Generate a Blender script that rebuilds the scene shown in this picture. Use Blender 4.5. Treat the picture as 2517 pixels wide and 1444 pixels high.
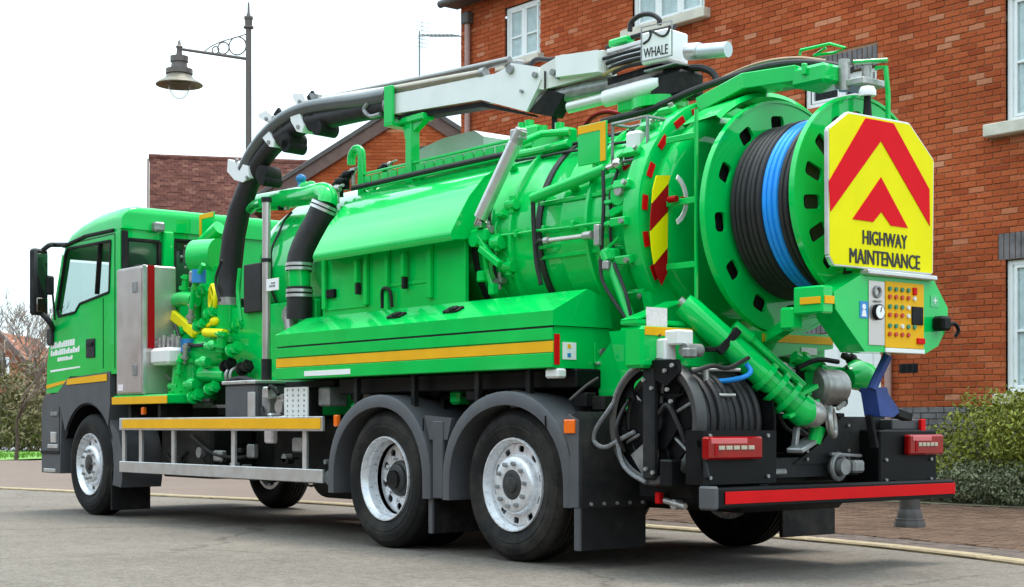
import bpy, bmesh, math, random
from mathutils import Vector, Matrix, geometry
random.seed(11)
PI = math.pi
scene = bpy.context.scene
for o in list(bpy.data.objects):
    bpy.data.objects.remove(o)
COL = scene.collection

# ------------------------------------------------------------------ camera
CAMPOS = Vector((14.3, -6.27, 0.90))
FPX, CXP, HYP = 3750.0, 1258.5, 1046.0          # focal length in photo pixels, centre column, horizon row
_d = Vector((-3028.0, 3750.0)).normalized()
CR = Vector((-_d.x, _d.y)); CF = Vector((-_d.y, -_d.x))
cd = bpy.data.cameras.new('camera'); cam = bpy.data.objects.new('camera', cd); COL.objects.link(cam)
cam.location = CAMPOS
cam.rotation_euler = (PI / 2, 0, math.atan2(-CF.x, CF.y))
cd.sensor_width = 36.0
cd.lens = FPX / 2517.0 * 36.0
cd.shift_y = (HYP - 722.0) / 2517.0
cd.clip_start = 0.05; cd.clip_end = 3000.0
scene.camera = cam

# ------------------------------------------------------------------ sky, sun, exposure
SUN_EL, SUN_AZ = 79.0, 350.0      # overcast: a soft, nearly overhead light, a little from beyond the truck
world = bpy.data.worlds.new("World"); scene.world = world; world.use_nodes = True
wn = world.node_tree; wn.nodes.clear()
wo = wn.nodes.new('ShaderNodeOutputWorld'); bg = wn.nodes.new('ShaderNodeBackground')
sky = wn.nodes.new('ShaderNodeTexSky'); sky.sky_type = 'NISHITA'; sky.sun_disc = False
sky.sun_elevation = math.radians(SUN_EL); sky.sun_rotation = math.radians(SUN_AZ)
tcw = wn.nodes.new('ShaderNodeTexCoord'); nz = wn.nodes.new('ShaderNodeTexNoise')
nz.inputs['Scale'].default_value = 3.4; nz.inputs['Detail'].default_value = 5
cr = wn.nodes.new('ShaderNodeValToRGB')
cr.color_ramp.elements[0].position = .40; cr.color_ramp.elements[0].color = (.42, .42, .42, 1)
cr.color_ramp.elements[1].position = .60; cr.color_ramp.elements[1].color = (.96, .96, .96, 1)
mx = wn.nodes.new('ShaderNodeMix'); mx.data_type = 'RGBA'
mx.inputs[7].default_value = (9.3, 11.3, 12.0, 1)     # bright overcast cloud sheet
wn.links.new(tcw.outputs['Generated'], nz.inputs['Vector'])
wn.links.new(nz.outputs['Fac'], cr.inputs['Fac'])
wn.links.new(cr.outputs['Color'], mx.inputs[0])
wn.links.new(sky.outputs['Color'], mx.inputs[6])
wn.links.new(mx.outputs[2], bg.inputs['Color'])
# an overcast sky is brighter overhead than at the horizon
sx = wn.nodes.new('ShaderNodeSeparateXYZ'); wn.links.new(tcw.outputs['Generated'], sx.inputs[0])
mr_ = wn.nodes.new('ShaderNodeMapRange'); mr_.inputs['From Min'].default_value = 0; mr_.inputs['From Max'].default_value = 1
mr_.inputs['To Min'].default_value = .050; mr_.inputs['To Max'].default_value = .15
wn.links.new(sx.outputs['Z'], mr_.inputs['Value']); wn.links.new(mr_.outputs['Result'], bg.inputs['Strength'])
wn.links.new(bg.outputs['Background'], wo.inputs['Surface'])
sl = bpy.data.lights.new('sun', 'SUN'); sl.energy = 1.5; sl.angle = math.radians(20); sl.color = (1, .93, .85)
so = bpy.data.objects.new('sun', sl); COL.objects.link(so)
_az = math.radians(SUN_AZ)
_sd = Vector((math.sin(_az) * math.cos(math.radians(SUN_EL)), math.cos(_az) * math.cos(math.radians(SUN_EL)), math.sin(math.radians(SUN_EL))))
so.rotation_euler = (-_sd).to_track_quat('-Z', 'Y').to_euler(); so.location = (0, 0, 30)
scene.view_settings.view_transform = 'Standard'; scene.view_settings.look = 'None'
scene.view_settings.exposure = 1.28; scene.view_settings.gamma = 1.0
try: scene.view_settings.use_curve_mapping = False
except Exception: pass
scene.cycles.max_bounces = 8; scene.cycles.transparent_max_bounces = 12

# ------------------------------------------------------------------ measuring: a photo point on a known real plane -> metres
def at(px, py, x=None, y=None, z=None):
    a = (px - CXP) / FPX; b = -(py - HYP) / FPX
    r = Vector((CF.x + a * CR.x, CF.y + a * CR.y, b))
    if x is not None: t = (x - CAMPOS.x) / r.x
    elif y is not None: t = (y - CAMPOS.y) / r.y
    else: t = (z - CAMPOS.z) / r.z
    return CAMPOS + t * r

# ------------------------------------------------------------------ materials
def new_mat(name):
    m = bpy.data.materials.new(name); m.use_nodes = True
    nt = m.node_tree; b = nt.nodes['Principled BSDF']
    return m, nt, b
def mat(name, col, rough=.5, metal=0., coat=0., var=.06, scale=6., bump=0., bscale=40., spec=.5, tint=None, trans=0., rvar=.0, dirt=0.):
    m, nt, b = new_mat(name)
    b.inputs['Base Color'].default_value = (*col, 1); b.inputs['Roughness'].default_value = rough
    b.inputs['Metallic'].default_value = metal; b.inputs['Coat Weight'].default_value = coat
    b.inputs['Coat Roughness'].default_value = .05
    b.inputs['Specular IOR Level'].default_value = spec
    b.inputs['Transmission Weight'].default_value = trans
    if tint: b.inputs['Specular Tint'].default_value = (*tint, 1)
    tc = nt.nodes.new('ShaderNodeNewGeometry')
    if var:
        n = nt.nodes.new('ShaderNodeTexNoise'); n.inputs['Scale'].default_value = scale; n.inputs['Detail'].default_value = 6
        nt.links.new(tc.outputs['Position'], n.inputs['Vector'])
        r = nt.nodes.new('ShaderNodeMapRange')
        r.inputs['From Min'].default_value = .3; r.inputs['From Max'].default_value = .7
        r.inputs['To Min'].default_value = 1 - var; r.inputs['To Max'].default_value = 1 + var
        nt.links.new(n.outputs['Fac'], r.inputs['Value'])
        mul = nt.nodes.new('ShaderNodeVectorMath'); mul.operation = 'SCALE'
        mul.inputs[0].default_value = col
        nt.links.new(r.outputs['Result'], mul.inputs['Scale'])
        nt.links.new(mul.outputs['Vector'], b.inputs['Base Color'])
        if dirt:
            nd = nt.nodes.new('ShaderNodeTexNoise'); nd.inputs['Scale'].default_value = 2.7; nd.inputs['Detail'].default_value = 9; nd.inputs['Roughness'].default_value = .72
            nt.links.new(tc.outputs['Position'], nd.inputs['Vector'])
            rd = nt.nodes.new('ShaderNodeMapRange'); rd.inputs['From Min'].default_value = .48; rd.inputs['From Max'].default_value = .72; rd.inputs['To Max'].default_value = dirt
            nt.links.new(nd.outputs['Fac'], rd.inputs['Value'])
            md = nt.nodes.new('ShaderNodeMix'); md.data_type = 'RGBA'; md.inputs[7].default_value = (.13, .11, .085, 1)
            nt.links.new(rd.outputs['Result'], md.inputs[0]); nt.links.new(mul.outputs['Vector'], md.inputs[6]); nt.links.new(md.outputs[2], b.inputs['Base Color'])
        if rvar:
            r2 = nt.nodes.new('ShaderNodeMapRange')
            r2.inputs['From Min'].default_value = .3; r2.inputs['From Max'].default_value = .7
            r2.inputs['To Min'].default_value = max(.02, rough - rvar); r2.inputs['To Max'].default_value = rough + rvar
            nt.links.new(n.outputs['Fac'], r2.inputs['Value']); nt.links.new(r2.outputs['Result'], b.inputs['Roughness'])
    if bump:
        n2 = nt.nodes.new('ShaderNodeTexNoise'); n2.inputs['Scale'].default_value = bscale; n2.inputs['Detail'].default_value = 4
        nt.links.new(tc.outputs['Position'], n2.inputs['Vector'])
        bp = nt.nodes.new('ShaderNodeBump'); bp.inputs['Strength'].default_value = bump; bp.inputs['Distance'].default_value = .01
        nt.links.new(n2.outputs['Fac'], bp.inputs['Height']); nt.links.new(bp.outputs['Normal'], b.inputs['Normal'])
    return m
GREEN = mat('green_paint', (.0, .51, .083), .3, coat=.85, spec=.05, tint=(.0, 1., .35), var=.07, scale=3, rvar=.07, bump=.03, bscale=7)
BLACK = mat('black_paint', (.005, .005, .0055), .45, spec=.15, var=.2, rvar=.1)
RUBBER = mat('rubber', (.010, .0095, .0095), .7, spec=.2, dirt=.30, var=.22, scale=9, bump=.12, bscale=60)
HOSE = mat('hose_rubber', (.017, .0145, .015), .55, spec=.4, var=.25, scale=14, bump=.1, bscale=90)
PLAST = mat('grey_plastic', (.080, .081, .087), .5, spec=.25, dirt=.25, var=.12, scale=5, bump=.06, bscale=200)
DPLAST = mat('dark_plastic', (.015, .0155, .0165), .5, spec=.2, dirt=.22, var=.2, scale=5, bump=.06, bscale=120)
ALU = mat('aluminium', (.62, .62, .61), .36, metal=.75, var=.08, scale=9, rvar=.08)
STEEL = mat('stainless_steel', (.58, .53, .50), .34, metal=.72, var=.06, scale=4, rvar=.07)
CHROME = mat('polished_steel', (.52, .50, .46), .2, metal=1., var=.06)
WHEELM = mat('wheel_silver', (.72, .73, .75), .30, metal=.4, var=.12, scale=22, rvar=.08)
GREYM = mat('grey_metal', (.27, .27, .265), .42, metal=.5, var=.25, scale=16)
CASTM = mat('cast_metal', (.40, .385, .365), .4, metal=.6, var=.2, scale=20)
DARKM = mat('dark_metal', (.010, .010, .010), .55, metal=.1, spec=.15, dirt=.25, var=.3, scale=14)
WHITE = mat('white_paint', (.76, .76, .74), .32, coat=.3, var=.04)
WHITEM = mat('white_marking', (.82, .82, .80), .5, var=.03)
RED = mat('red_reflective', (.60, .002, .004), .55, spec=.15, var=.06)
REDD = mat('red_tape', (.32, .002, .004), .55, spec=.15, var=.06)
AMBER = mat('amber_tape', (.80, .40, .004), .55, spec=.2, var=.06)
YEL = mat('signal_yellow', (.82, .74, .001), .6, spec=.12, var=.03)
YELP = mat('yellow_paint', (.82, .74, .004), .5, spec=.2, var=.08)
PANY = mat('panel_yellow', (.80, .42, .004), .55, spec=.2, var=.03)
BLUEH = mat('blue_hose_rubber', (.012, .28, .80), .4, spec=.4, var=.1)
BLUE = mat('blue_plastic', (.02, .05, .22), .5, var=.2)
BLUEV = mat('blue_valve_paint', (.02, .22, .52), .4, var=.15)
REDL = mat('red_lens', (.28, .0015, .003), .15, coat=.5, spec=.3, var=.12)
ORL = mat('orange_lens', (.90, .16, .01), .15, coat=.7, var=.05)
INTER = mat('cab_interior', (.022, .019, .018), .8, spec=.2, var=.2)
SIGNBK = mat('ink_black', (.02, .02, .018), .6, var=0)
GRNB = mat('green_button', (.03, .22, .12), .5, var=0)
LABEL = mat('paper_label', (.78, .72, .72), .5, var=.12, scale=60)
LAMPM = mat('lamp_column_paint', (.115, .092, .082), .5, var=.1)
UPVC = mat('white_window_frame', (.80, .80, .79), .35, var=.03)
STONE = mat('cream_stone', (.60, .55, .46), .75, var=.14, scale=5, bump=.2)
PIPE = mat('pink_brown_drainpipe', (.36, .22, .19), .5, var=.08)
SOFFIT = mat('dark_eaves', (.07, .06, .055), .6, var=.15)
BARGE = mat('brown_bargeboard', (.13, .075, .06), .6, var=.2)
MORTAR = mat('mortar', (.33, .155, .08), .95, var=.2, scale=14)
BLUEBR = mat('blue_brick', (.13, .115, .12), .7, var=.35, scale=7)
SLATE = mat('roof_slate', (.10, .09, .085), .8, var=.2)
KERB = mat('pale_kerb_stone', (.29, .225, .135), .85, var=.18, scale=9, bump=.3)
CURT = mat('net_curtain', (.82, .86, .87), .9, var=.12, scale=9)
BARK = mat('bark', (.10, .075, .055), .9, var=.3, scale=9)
TWIG = mat('bare_twigs', (.20, .155, .125), .9, var=.3, scale=2)
DARKGLASS = mat('dark_window_glass', (.02, .02, .022), .08, coat=.4, var=0)
def glass_mat(name, tint, fac):
    m, nt, b = new_mat(name)
    b.inputs['Base Color'].default_value = (.03, .035, .035, 1); b.inputs['Roughness'].default_value = .03
    t = nt.nodes.new('ShaderNodeBsdfTransparent'); t.inputs['Color'].default_value = (*tint, 1)
    mxs = nt.nodes.new('ShaderNodeMixShader'); mxs.inputs[0].default_value = fac
    nt.links.new(t.outputs[0], mxs.inputs[1]); nt.links.new(b.outputs[0], mxs.inputs[2])
    nt.links.new(mxs.outputs[0], nt.nodes['Material Output'].inputs['Surface'])
    return m
LGLASS = glass_mat('lamp_bowl_glass', (.88, .88, .86), .10)
_nt = LGLASS.node_tree; _lw = _nt.nodes.new('ShaderNodeLayerWeight'); _lw.inputs['Blend'].default_value = .45     # thick moulded glass: denser towards its rim
_pw = _nt.nodes.new('ShaderNodeMath'); _pw.operation = 'POWER'; _pw.inputs[1].default_value = 2.0; _nt.links.new(_lw.outputs['Facing'], _pw.inputs[0])
_mxn = [n for n in _nt.nodes if n.type == 'MIX_SHADER'][0]; _nt.links.new(_pw.outputs[0], _mxn.inputs[0])
_nt.nodes['Principled BSDF'].inputs['Base Color'].default_value = (.35, .35, .34, 1)
CABGLASS = glass_mat('clear_cab_glass', (.90, .95, .94), .14)
HOUSEGLASS = glass_mat('house_glass', (.95, .98, .98), .10)

def brick_mat(name, ramp, axis='x', bl=.225, bh=.075, z0=0., light=None, local=False):
    """colour picked per brick from where the brick stands (running bond)"""
    m, nt, b = new_mat(name)
    g = nt.nodes.new('ShaderNodeNewGeometry'); s = nt.nodes.new('ShaderNodeSeparateXYZ')
    if local:
        tco = nt.nodes.new('ShaderNodeTexCoord'); nt.links.new(tco.outputs['Object'], s.inputs[0])
    else: nt.links.new(g.outputs['Position'], s.inputs[0])
    def math_(op, a, b_=None, c=None):
        n = nt.nodes.new('ShaderNodeMath'); n.operation = op
        for i, v in enumerate((a, b_, c)):
            if v is None: continue
            if isinstance(v, (int, float)): n.inputs[i].default_value = v
            else: nt.links.new(v, n.inputs[i])
        return n.outputs[0]
    row = math_('FLOOR', math_('DIVIDE', math_('SUBTRACT', s.outputs['Z'], z0), bh))
    odd = math_('FLOORED_MODULO', row, 2.0)
    col = math_('FLOOR', math_('ADD', math_('DIVIDE', s.outputs['X' if axis == 'x' else 'Y'], bl), math_('MULTIPLY', odd, .5)))
    c = nt.nodes.new('ShaderNodeCombineXYZ'); nt.links.new(row, c.inputs[0]); nt.links.new(col, c.inputs[1])
    w = nt.nodes.new('ShaderNodeTexWhiteNoise'); w.noise_dimensions = '2D'; nt.links.new(c.outputs[0], w.inputs['Vector'])
    r = nt.nodes.new('ShaderNodeValToRGB'); r.color_ramp.elements.remove(r.color_ramp.elements[1])
    for i, (p, cc) in enumerate(ramp):
        e = r.color_ramp.elements[0] if i == 0 else r.color_ramp.elements.new(p)
        e.position = p; e.color = (*cc, 1)
    nt.links.new(w.outputs['Value'], r.inputs['Fac'])
    n = nt.nodes.new('ShaderNodeTexNoise'); n.inputs['Scale'].default_value = 26; n.inputs['Detail'].default_value = 5
    nt.links.new(g.outputs['Position'], n.inputs['Vector'])
    nl = nt.nodes.new('ShaderNodeTexNoise'); nl.inputs['Scale'].default_value = .55; nl.inputs['Detail'].default_value = 3
    nt.links.new(g.outputs['Position'], nl.inputs['Vector'])
    f = math_('MULTIPLY', math_('ADD', math_('MULTIPLY', n.outputs['Fac'], .7), .65), math_('ADD', math_('MULTIPLY', nl.outputs['Fac'], .9), .55))
    v = nt.nodes.new('ShaderNodeVectorMath'); v.operation = 'SCALE'
    nt.links.new(r.outputs['Color'], v.inputs[0]); nt.links.new(f, v.inputs['Scale'])
    nt.links.new(v.outputs['Vector'], b.inputs['Base Color']); b.inputs['Roughness'].default_value = .9; b.inputs['Specular IOR Level'].default_value = .1
    bp = nt.nodes.new('ShaderNodeBump'); bp.inputs['Strength'].default_value = .3; bp.inputs['Distance'].default_value = .008
    nt.links.new(n.outputs['Fac'], bp.inputs['Height']); nt.links.new(bp.outputs['Normal'], b.inputs['Normal'])
    return m
RAMP = [(0, (.29, .056, .021)), (.12, (.34, .070, .025)), (.45, (.38, .082, .029)), (.8, (.41, .096, .036)), (.95, (.43, .115, .048)), (.98, (.46, .17, .09)), (1, (.50, .22, .13))]
BRICK = brick_mat('orange_red_brick', RAMP)
BRICKG = brick_mat('gable_brick', [(p, (c[0] * 1.1, c[1] * 1.15, c[2] * 1.05)) for p, c in RAMP], local=True)
TILE = brick_mat('brown_roof_tile', [(0, (.085, .034, .028)), (.5, (.115, .046, .036)), (.9, (.14, .06, .045)), (1, (.17, .08, .06))], bl=.17, bh=.07, local=True)
def paver_mat():
    m, nt, b = new_mat('paver_brown'); g = nt.nodes.new('ShaderNodeNewGeometry'); oi = nt.nodes.new('ShaderNodeObjectInfo')
    a = nt.nodes.new('ShaderNodeMath'); nt.links.new(g.outputs['Random Per Island'], a.inputs[0]); nt.links.new(oi.outputs['Random'], a.inputs[1])
    f = nt.nodes.new('ShaderNodeMath'); f.operation = 'FRACT'; nt.links.new(a.outputs[0], f.inputs[0])
    n = nt.nodes.new('ShaderNodeTexNoise'); n.inputs['Scale'].default_value = 1.1; n.inputs['Detail'].default_value = 8; nt.links.new(g.outputs['Position'], n.inputs['Vector'])
    x = nt.nodes.new('ShaderNodeMath'); x.operation = 'MULTIPLY_ADD'; x.inputs[1].default_value = .45; nt.links.new(f.outputs[0], x.inputs[0])
    y = nt.nodes.new('ShaderNodeMath'); y.operation = 'MULTIPLY'; y.inputs[1].default_value = .55; nt.links.new(n.outputs['Fac'], y.inputs[0]); nt.links.new(y.outputs[0], x.inputs[2])
    r = nt.nodes.new('ShaderNodeValToRGB'); e = r.color_ramp.elements
    e[0].position = .15; e[0].color = (.062, .037, .025, 1); e[1].position = .85; e[1].color = (.125, .078, .053, 1)
    nt.links.new(x.outputs[0], r.inputs['Fac']); nt.links.new(r.outputs['Color'], b.inputs['Base Color']); b.inputs['Roughness'].default_value = .92; b.inputs['Specular IOR Level'].default_value = .15
    return m
PAVER = paver_mat()

def ground_mat(name, c1, c2, sc, fine, rough=.9, bump=.3):
    m, nt, b = new_mat(name)
    g = nt.nodes.new('ShaderNodeNewGeometry')
    n1 = nt.nodes.new('ShaderNodeTexNoise'); n1.inputs['Scale'].default_value = sc; n1.inputs['Detail'].default_value = 8; n1.inputs['Roughness'].default_value = .65
    n2 = nt.nodes.new('ShaderNodeTexNoise'); n2.inputs['Scale'].default_value = fine; n2.inputs['Detail'].default_value = 2
    for n in (n1, n2): nt.links.new(g.outputs['Position'], n.inputs['Vector'])
    a = nt.nodes.new('ShaderNodeMath'); a.operation = 'MULTIPLY_ADD'; a.inputs[1].default_value = .55
    nt.links.new(n2.outputs['Fac'], a.inputs[0])
    m2 = nt.nodes.new('ShaderNodeMath'); m2.operation = 'MULTIPLY'; m2.inputs[1].default_value = .5
    nt.links.new(n1.outputs['Fac'], m2.inputs[0]); nt.links.new(m2.outputs[0], a.inputs[2])
    r = nt.nodes.new('ShaderNodeValToRGB'); r.color_ramp.elements[0].position = .32; r.color_ramp.elements[1].position = .72
    r.color_ramp.elements[0].color = (*c1, 1); r.color_ramp.elements[1].color = (*c2, 1)
    nt.links.new(a.outputs[0], r.inputs['Fac']); nt.links.new(r.outputs['Color'], b.inputs['Base Color'])
    b.inputs['Roughness'].default_value = rough
    bp = nt.nodes.new('ShaderNodeBump'); bp.inputs['Strength'].default_value = bump; bp.inputs['Distance'].default_value = .006
    nt.links.new(n2.outputs['Fac'], bp.inputs['Height']); nt.links.new(bp.outputs['Normal'], b.inputs['Normal'])
    return m
def asphalt_mat():
    m, nt, b = new_mat('asphalt'); g = nt.nodes.new('ShaderNodeNewGeometry'); acc = None
    for sc, w, det in ((.35, .5, 4), (2.2, .38, 5), (13, .75, 3), (48, 1.1, 2), (150, .6, 1)):
        n = nt.nodes.new('ShaderNodeTexNoise'); n.inputs['Scale'].default_value = sc; n.inputs['Detail'].default_value = det; n.inputs['Roughness'].default_value = .6
        nt.links.new(g.outputs['Position'], n.inputs['Vector'])
        a = nt.nodes.new('ShaderNodeMath'); a.operation = 'MULTIPLY_ADD'; a.inputs[1].default_value = w
        nt.links.new(n.outputs['Fac'], a.inputs[0])
        if acc is None: a.inputs[2].default_value = -w * .5 + .5
        else:
            o = nt.nodes.new('ShaderNodeMath'); o.operation = 'SUBTRACT'; nt.links.new(acc, o.inputs[0]); o.inputs[1].default_value = w * .5; nt.links.new(o.outputs[0], a.inputs[2])
        acc = a.outputs[0]; last = n
    r = nt.nodes.new('ShaderNodeValToRGB'); e = r.color_ramp.elements
    e[0].position = .12; e[0].color = (.078, .063, .051, 1); e[1].position = .92; e[1].color = (.235, .203, .170, 1)
    k = e.new(.5); k.color = (.142, .122, .102, 1)
    nt.links.new(acc, r.inputs['Fac'])
    # thin sealed cracks
    v = nt.nodes.new('ShaderNodeTexVoronoi'); v.feature = 'DISTANCE_TO_EDGE'; v.inputs['Scale'].default_value = .33
    wv = nt.nodes.new('ShaderNodeTexNoise'); wv.inputs['Scale'].default_value = 1.6; wv.inputs['Detail'].default_value = 5
    nt.links.new(g.outputs['Position'], wv.inputs['Vector'])
    ad = nt.nodes.new('ShaderNodeVectorMath'); ad.operation = 'MULTIPLY_ADD'; ad.inputs[1].default_value = (1.1, 1.1, 0)
    nt.links.new(wv.outputs['Color'], ad.inputs[0]); nt.links.new(g.outputs['Position'], ad.inputs[2]); nt.links.new(ad.outputs[0], v.inputs['Vector'])
    mr = nt.nodes.new('ShaderNodeMapRange'); mr.inputs['From Min'].default_value = .0; mr.inputs['From Max'].default_value = .012; mr.inputs['To Min'].default_value = .62; mr.inputs['To Max'].default_value = 1.
    nt.links.new(v.outputs['Distance'], mr.inputs['Value'])
    sc_ = nt.nodes.new('ShaderNodeVectorMath'); sc_.operation = 'SCALE'; nt.links.new(r.outputs['Color'], sc_.inputs[0]); nt.links.new(mr.outputs['Result'], sc_.inputs['Scale'])
    nt.links.new(sc_.outputs[0], b.inputs['Base Color']); b.inputs['Roughness'].default_value = .92; b.inputs['Specular IOR Level'].default_value = .25
    bp = nt.nodes.new('ShaderNodeBump'); bp.inputs['Strength'].default_value = .5; bp.inputs['Distance'].default_value = .006
    nt.links.new(last.outputs['Fac'], bp.inputs['Height']); nt.links.new(bp.outputs['Normal'], b.inputs['Normal'])
    return m
ASPH = asphalt_mat()
PAVE = ground_mat('block_paving', (.105, .072, .054), (.16, .115, .088), 1.5, 45)
PJOINT = ground_mat('paving_sand_joint', (.11, .085, .068), (.16, .125, .10), 1.5, 60)
EARTH = ground_mat('earth', (.10, .085, .05), (.16, .14, .085), .2, 4)
GRASSG = ground_mat('turf', (.07, .17, .018), (.13, .28, .03), .6, 30)
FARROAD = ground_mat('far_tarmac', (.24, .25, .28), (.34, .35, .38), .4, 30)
def leaf_mat(name, cols, rough=.55, big=1.2):
    m, nt, b = new_mat(name)
    g = nt.nodes.new('ShaderNodeNewGeometry')
    n = nt.nodes.new('ShaderNodeTexNoise'); n.inputs['Scale'].default_value = 9; n.inputs['Detail'].default_value = 4
    nt.links.new(g.outputs['Position'], n.inputs['Vector'])
    mixv = nt.nodes.new('ShaderNodeMath'); mixv.operation = 'MULTIPLY_ADD'; mixv.inputs[1].default_value = .45
    nt.links.new(g.outputs['Random Per Island'], mixv.inputs[0])
    m3 = nt.nodes.new('ShaderNodeMath'); m3.operation = 'MULTIPLY'; m3.inputs[1].default_value = .6
    nt.links.new(n.outputs['Fac'], m3.inputs[0]); nt.links.new(m3.outputs[0], mixv.inputs[2])
    r = nt.nodes.new('ShaderNodeValToRGB'); r.color_ramp.elements.remove(r.color_ramp.elements[1])
    for i, (p, c) in enumerate(cols):
        e = r.color_ramp.elements[0] if i == 0 else r.color_ramp.elements.new(p)
        e.position = p; e.color = (*c, 1)
    nt.links.new(mixv.outputs[0], r.inputs['Fac']); nt.links.new(r.outputs['Color'], b.inputs['Base Color'])
    b.inputs['Roughness'].default_value = rough
    b.inputs['Specular IOR Level'].default_value = .25
    return m
LEAFY = leaf_mat('yellow_green_leaf', [(.15, (.06, .07, .009)), (.45, (.17, .19, .022)), (.7, (.29, .29, .045)), (1, (.38, .36, .09))])
LEAFG = leaf_mat('grey_green_leaf', [(.15, (.055, .06, .03)), (.5, (.12, .13, .065)), (.85, (.22, .22, .13)), (1, (.30, .27, .17))])
LEAFB = leaf_mat('olive_hedge_leaf', [(.15, (.07, .065, .025)), (.5, (.14, .12, .05)), (.85, (.22, .17, .09)), (1, (.27, .19, .12))])

# ------------------------------------------------------------------ object helpers
WL = {}
def props(o, label=None, cat=None, group=None, kind=None):
    if label: o['label'] = label
    if cat: o['category'] = cat
    if group: o['group'] = group
    if kind: o['kind'] = kind
    return o
def thing(name, label, cat, loc=(0, 0, 0), group=None):
    o = bpy.data.objects.new(name, None); COL.objects.link(o); o.empty_display_size = .2
    o.location = loc; WL[o.name] = Vector(loc)
    return props(o, label, cat, group)
def place(o, wloc, parent):
    WL[o.name] = Vector(wloc)
    if parent is not None:
        o.parent = parent; o.location = Vector(wloc) - WL[parent.name]
    else: o.location = wloc

class B:
    """collects shapes in metres and links them as ONE mesh object"""
    def __init__(s): s.v = []; s.f = []
    def add(s, vs, fs):
        k = len(s.v); s.v.extend(tuple(v) for v in vs); s.f.extend(tuple(i + k for i in f) for f in fs); return s
    def obox(s, c, ax, bev=.008):
        c = Vector(c); ax = [Vector(a) for a in ax]; h = [a.length for a in ax]; u = [a.normalized() for a in ax]
        b = min(bev, min(h) * .45)
        if b <= 0.0005:
            vs = [c + ax[0] * i + ax[1] * j + ax[2] * k for i in (-1, 1) for j in (-1, 1) for k in (-1, 1)]
            return s.add(vs, [(0, 1, 3, 2), (4, 6, 7, 5), (0, 4, 5, 1), (2, 3, 7, 6), (0, 2, 6, 4), (1, 5, 7, 3)])
        idx = {}; vs = []
        for i in (-1, 1):
            for j in (-1, 1):
                for k in (-1, 1):
                    for a in range(3):
                        q = [h[0] - b, h[1] - b, h[2] - b]; q[a] = h[a]
                        idx[(i, j, k, a)] = len(vs); vs.append(c + u[0] * (i * q[0]) + u[1] * (j * q[1]) + u[2] * (k * q[2]))
        fs = []
        def key(a, sa, b1, sb, c1, sc, w):
            t = [0, 0, 0]; t[a] = sa; t[b1] = sb; t[c1] = sc; return idx[(t[0], t[1], t[2], w)]
        for a in range(3):
            b1, c1 = (a + 1) % 3, (a + 2) % 3
            for sa in (-1, 1):
                fs.append([key(a, sa, b1, x, c1, y, a) for x, y in ((-1, -1), (1, -1), (1, 1), (-1, 1))])
            for sb in (-1, 1):
                for sc in (-1, 1):
                    fs.append([key(a, -1, b1, sb, c1, sc, b1), key(a, 1, b1, sb, c1, sc, b1), key(a, 1, b1, sb, c1, sc, c1), key(a, -1, b1, sb, c1, sc, c1)])
        for i in (-1, 1):
            for j in (-1, 1):
                for k in (-1, 1): fs.append([idx[(i, j, k, a)] for a in range(3)])
        return s.add(vs, fs)
    def box(s, a, b, bev=.008):
        a = Vector(a); b = Vector(b); c = (a + b) / 2; h = (b - a) / 2
        return s.obox(c, [(abs(h.x), 0, 0), (0, abs(h.y), 0), (0, 0, abs(h.z))], bev)
    def bar(s, p, q, w, t=None, up=(0, 0, 1), bev=.005):
        """a rectangular bar from p to q; w across, t along up"""
        p = Vector(p); q = Vector(q); t = w if t is None else t; d = q - p; e = d.normalized()
        up = Vector(up)
        if abs(e.dot(up)) > .98: up = Vector((1, 0, 0))
        sd = e.cross(up).normalized(); u = sd.cross(e)
        return s.obox((p + q) / 2, [d / 2, sd * w / 2, u * t / 2], bev)
    def tube(s, pts, r, seg=14, spline=0, cap=True, closed=False):
        pts = [Vector(p) for p in pts]
        if spline:
            n = len(pts); out = []
            for i in range(n if closed else n - 1):
                p0 = pts[(i - 1) % n] if (i > 0 or closed) else pts[0] * 2 - pts[1]
                p1 = pts[i]; p2 = pts[(i + 1) % n]
                p3 = pts[(i + 2) % n] if (i + 2 < n or closed) else pts[-1] * 2 - pts[-2]
                for k in range(spline):
                    t = k / spline
                    out.append(.5 * ((2 * p1) + (p2 - p0) * t + (2 * p0 - 5 * p1 + 4 * p2 - p3) * t * t + (3 * p1 - p0 - 3 * p2 + p3) * t ** 3))
            if not closed: out.append(pts[-1])
            pts = out
        n = len(pts); rr = r if isinstance(r, (list, tuple)) else [r] * n
        if len(rr) != n: rr = [rr[0] + (rr[-1] - rr[0]) * i / (n - 1) for i in range(n)]
        vs = []; fs = []; prev = None
        for i, p in enumerate(pts):
            if closed: d = pts[(i + 1) % n] - pts[i - 1]
            else: d = pts[min(i + 1, n - 1)] - pts[max(i - 1, 0)]
            d.normalize()
            if prev is None:
                a = d.orthogonal().normalized()
            else:
                a = prev - d * prev.dot(d)
                a = a.normalized() if a.length > 1e-6 else d.orthogonal().normalized()
            prev = a; b = d.cross(a)
            for k in range(seg):
                w = 2 * PI * k / seg; vs.append(p + (a * math.cos(w) + b * math.sin(w)) * rr[i])
        m = n if closed else n - 1
        for i in range(m):
            for k in range(seg):
                j = (i + 1) % n; l = (k + 1) % seg
                fs.append((i * seg + k, i * seg + l, j * seg + l, j * seg + k))
        if cap and not closed:
            fs.append(tuple(range(seg))[::-1]); fs.append(tuple((n - 1) * seg + k for k in range(seg)))
        return s.add(vs, fs)
    def cyl(s, p, q, r, r2=None, seg=20):
        return s.tube([p, q], [r, r if r2 is None else r2], seg)
    def torus(s, c, axis, R, r, seg=48, ss=8):
        ax = Vector(axis).normalized(); a = ax.orthogonal().normalized(); b = ax.cross(a); c = Vector(c)
        return s.tube([c + (a * math.cos(2 * PI * i / seg) + b * math.sin(2 * PI * i / seg)) * R for i in range(seg)], r, ss, closed=True)
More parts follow.
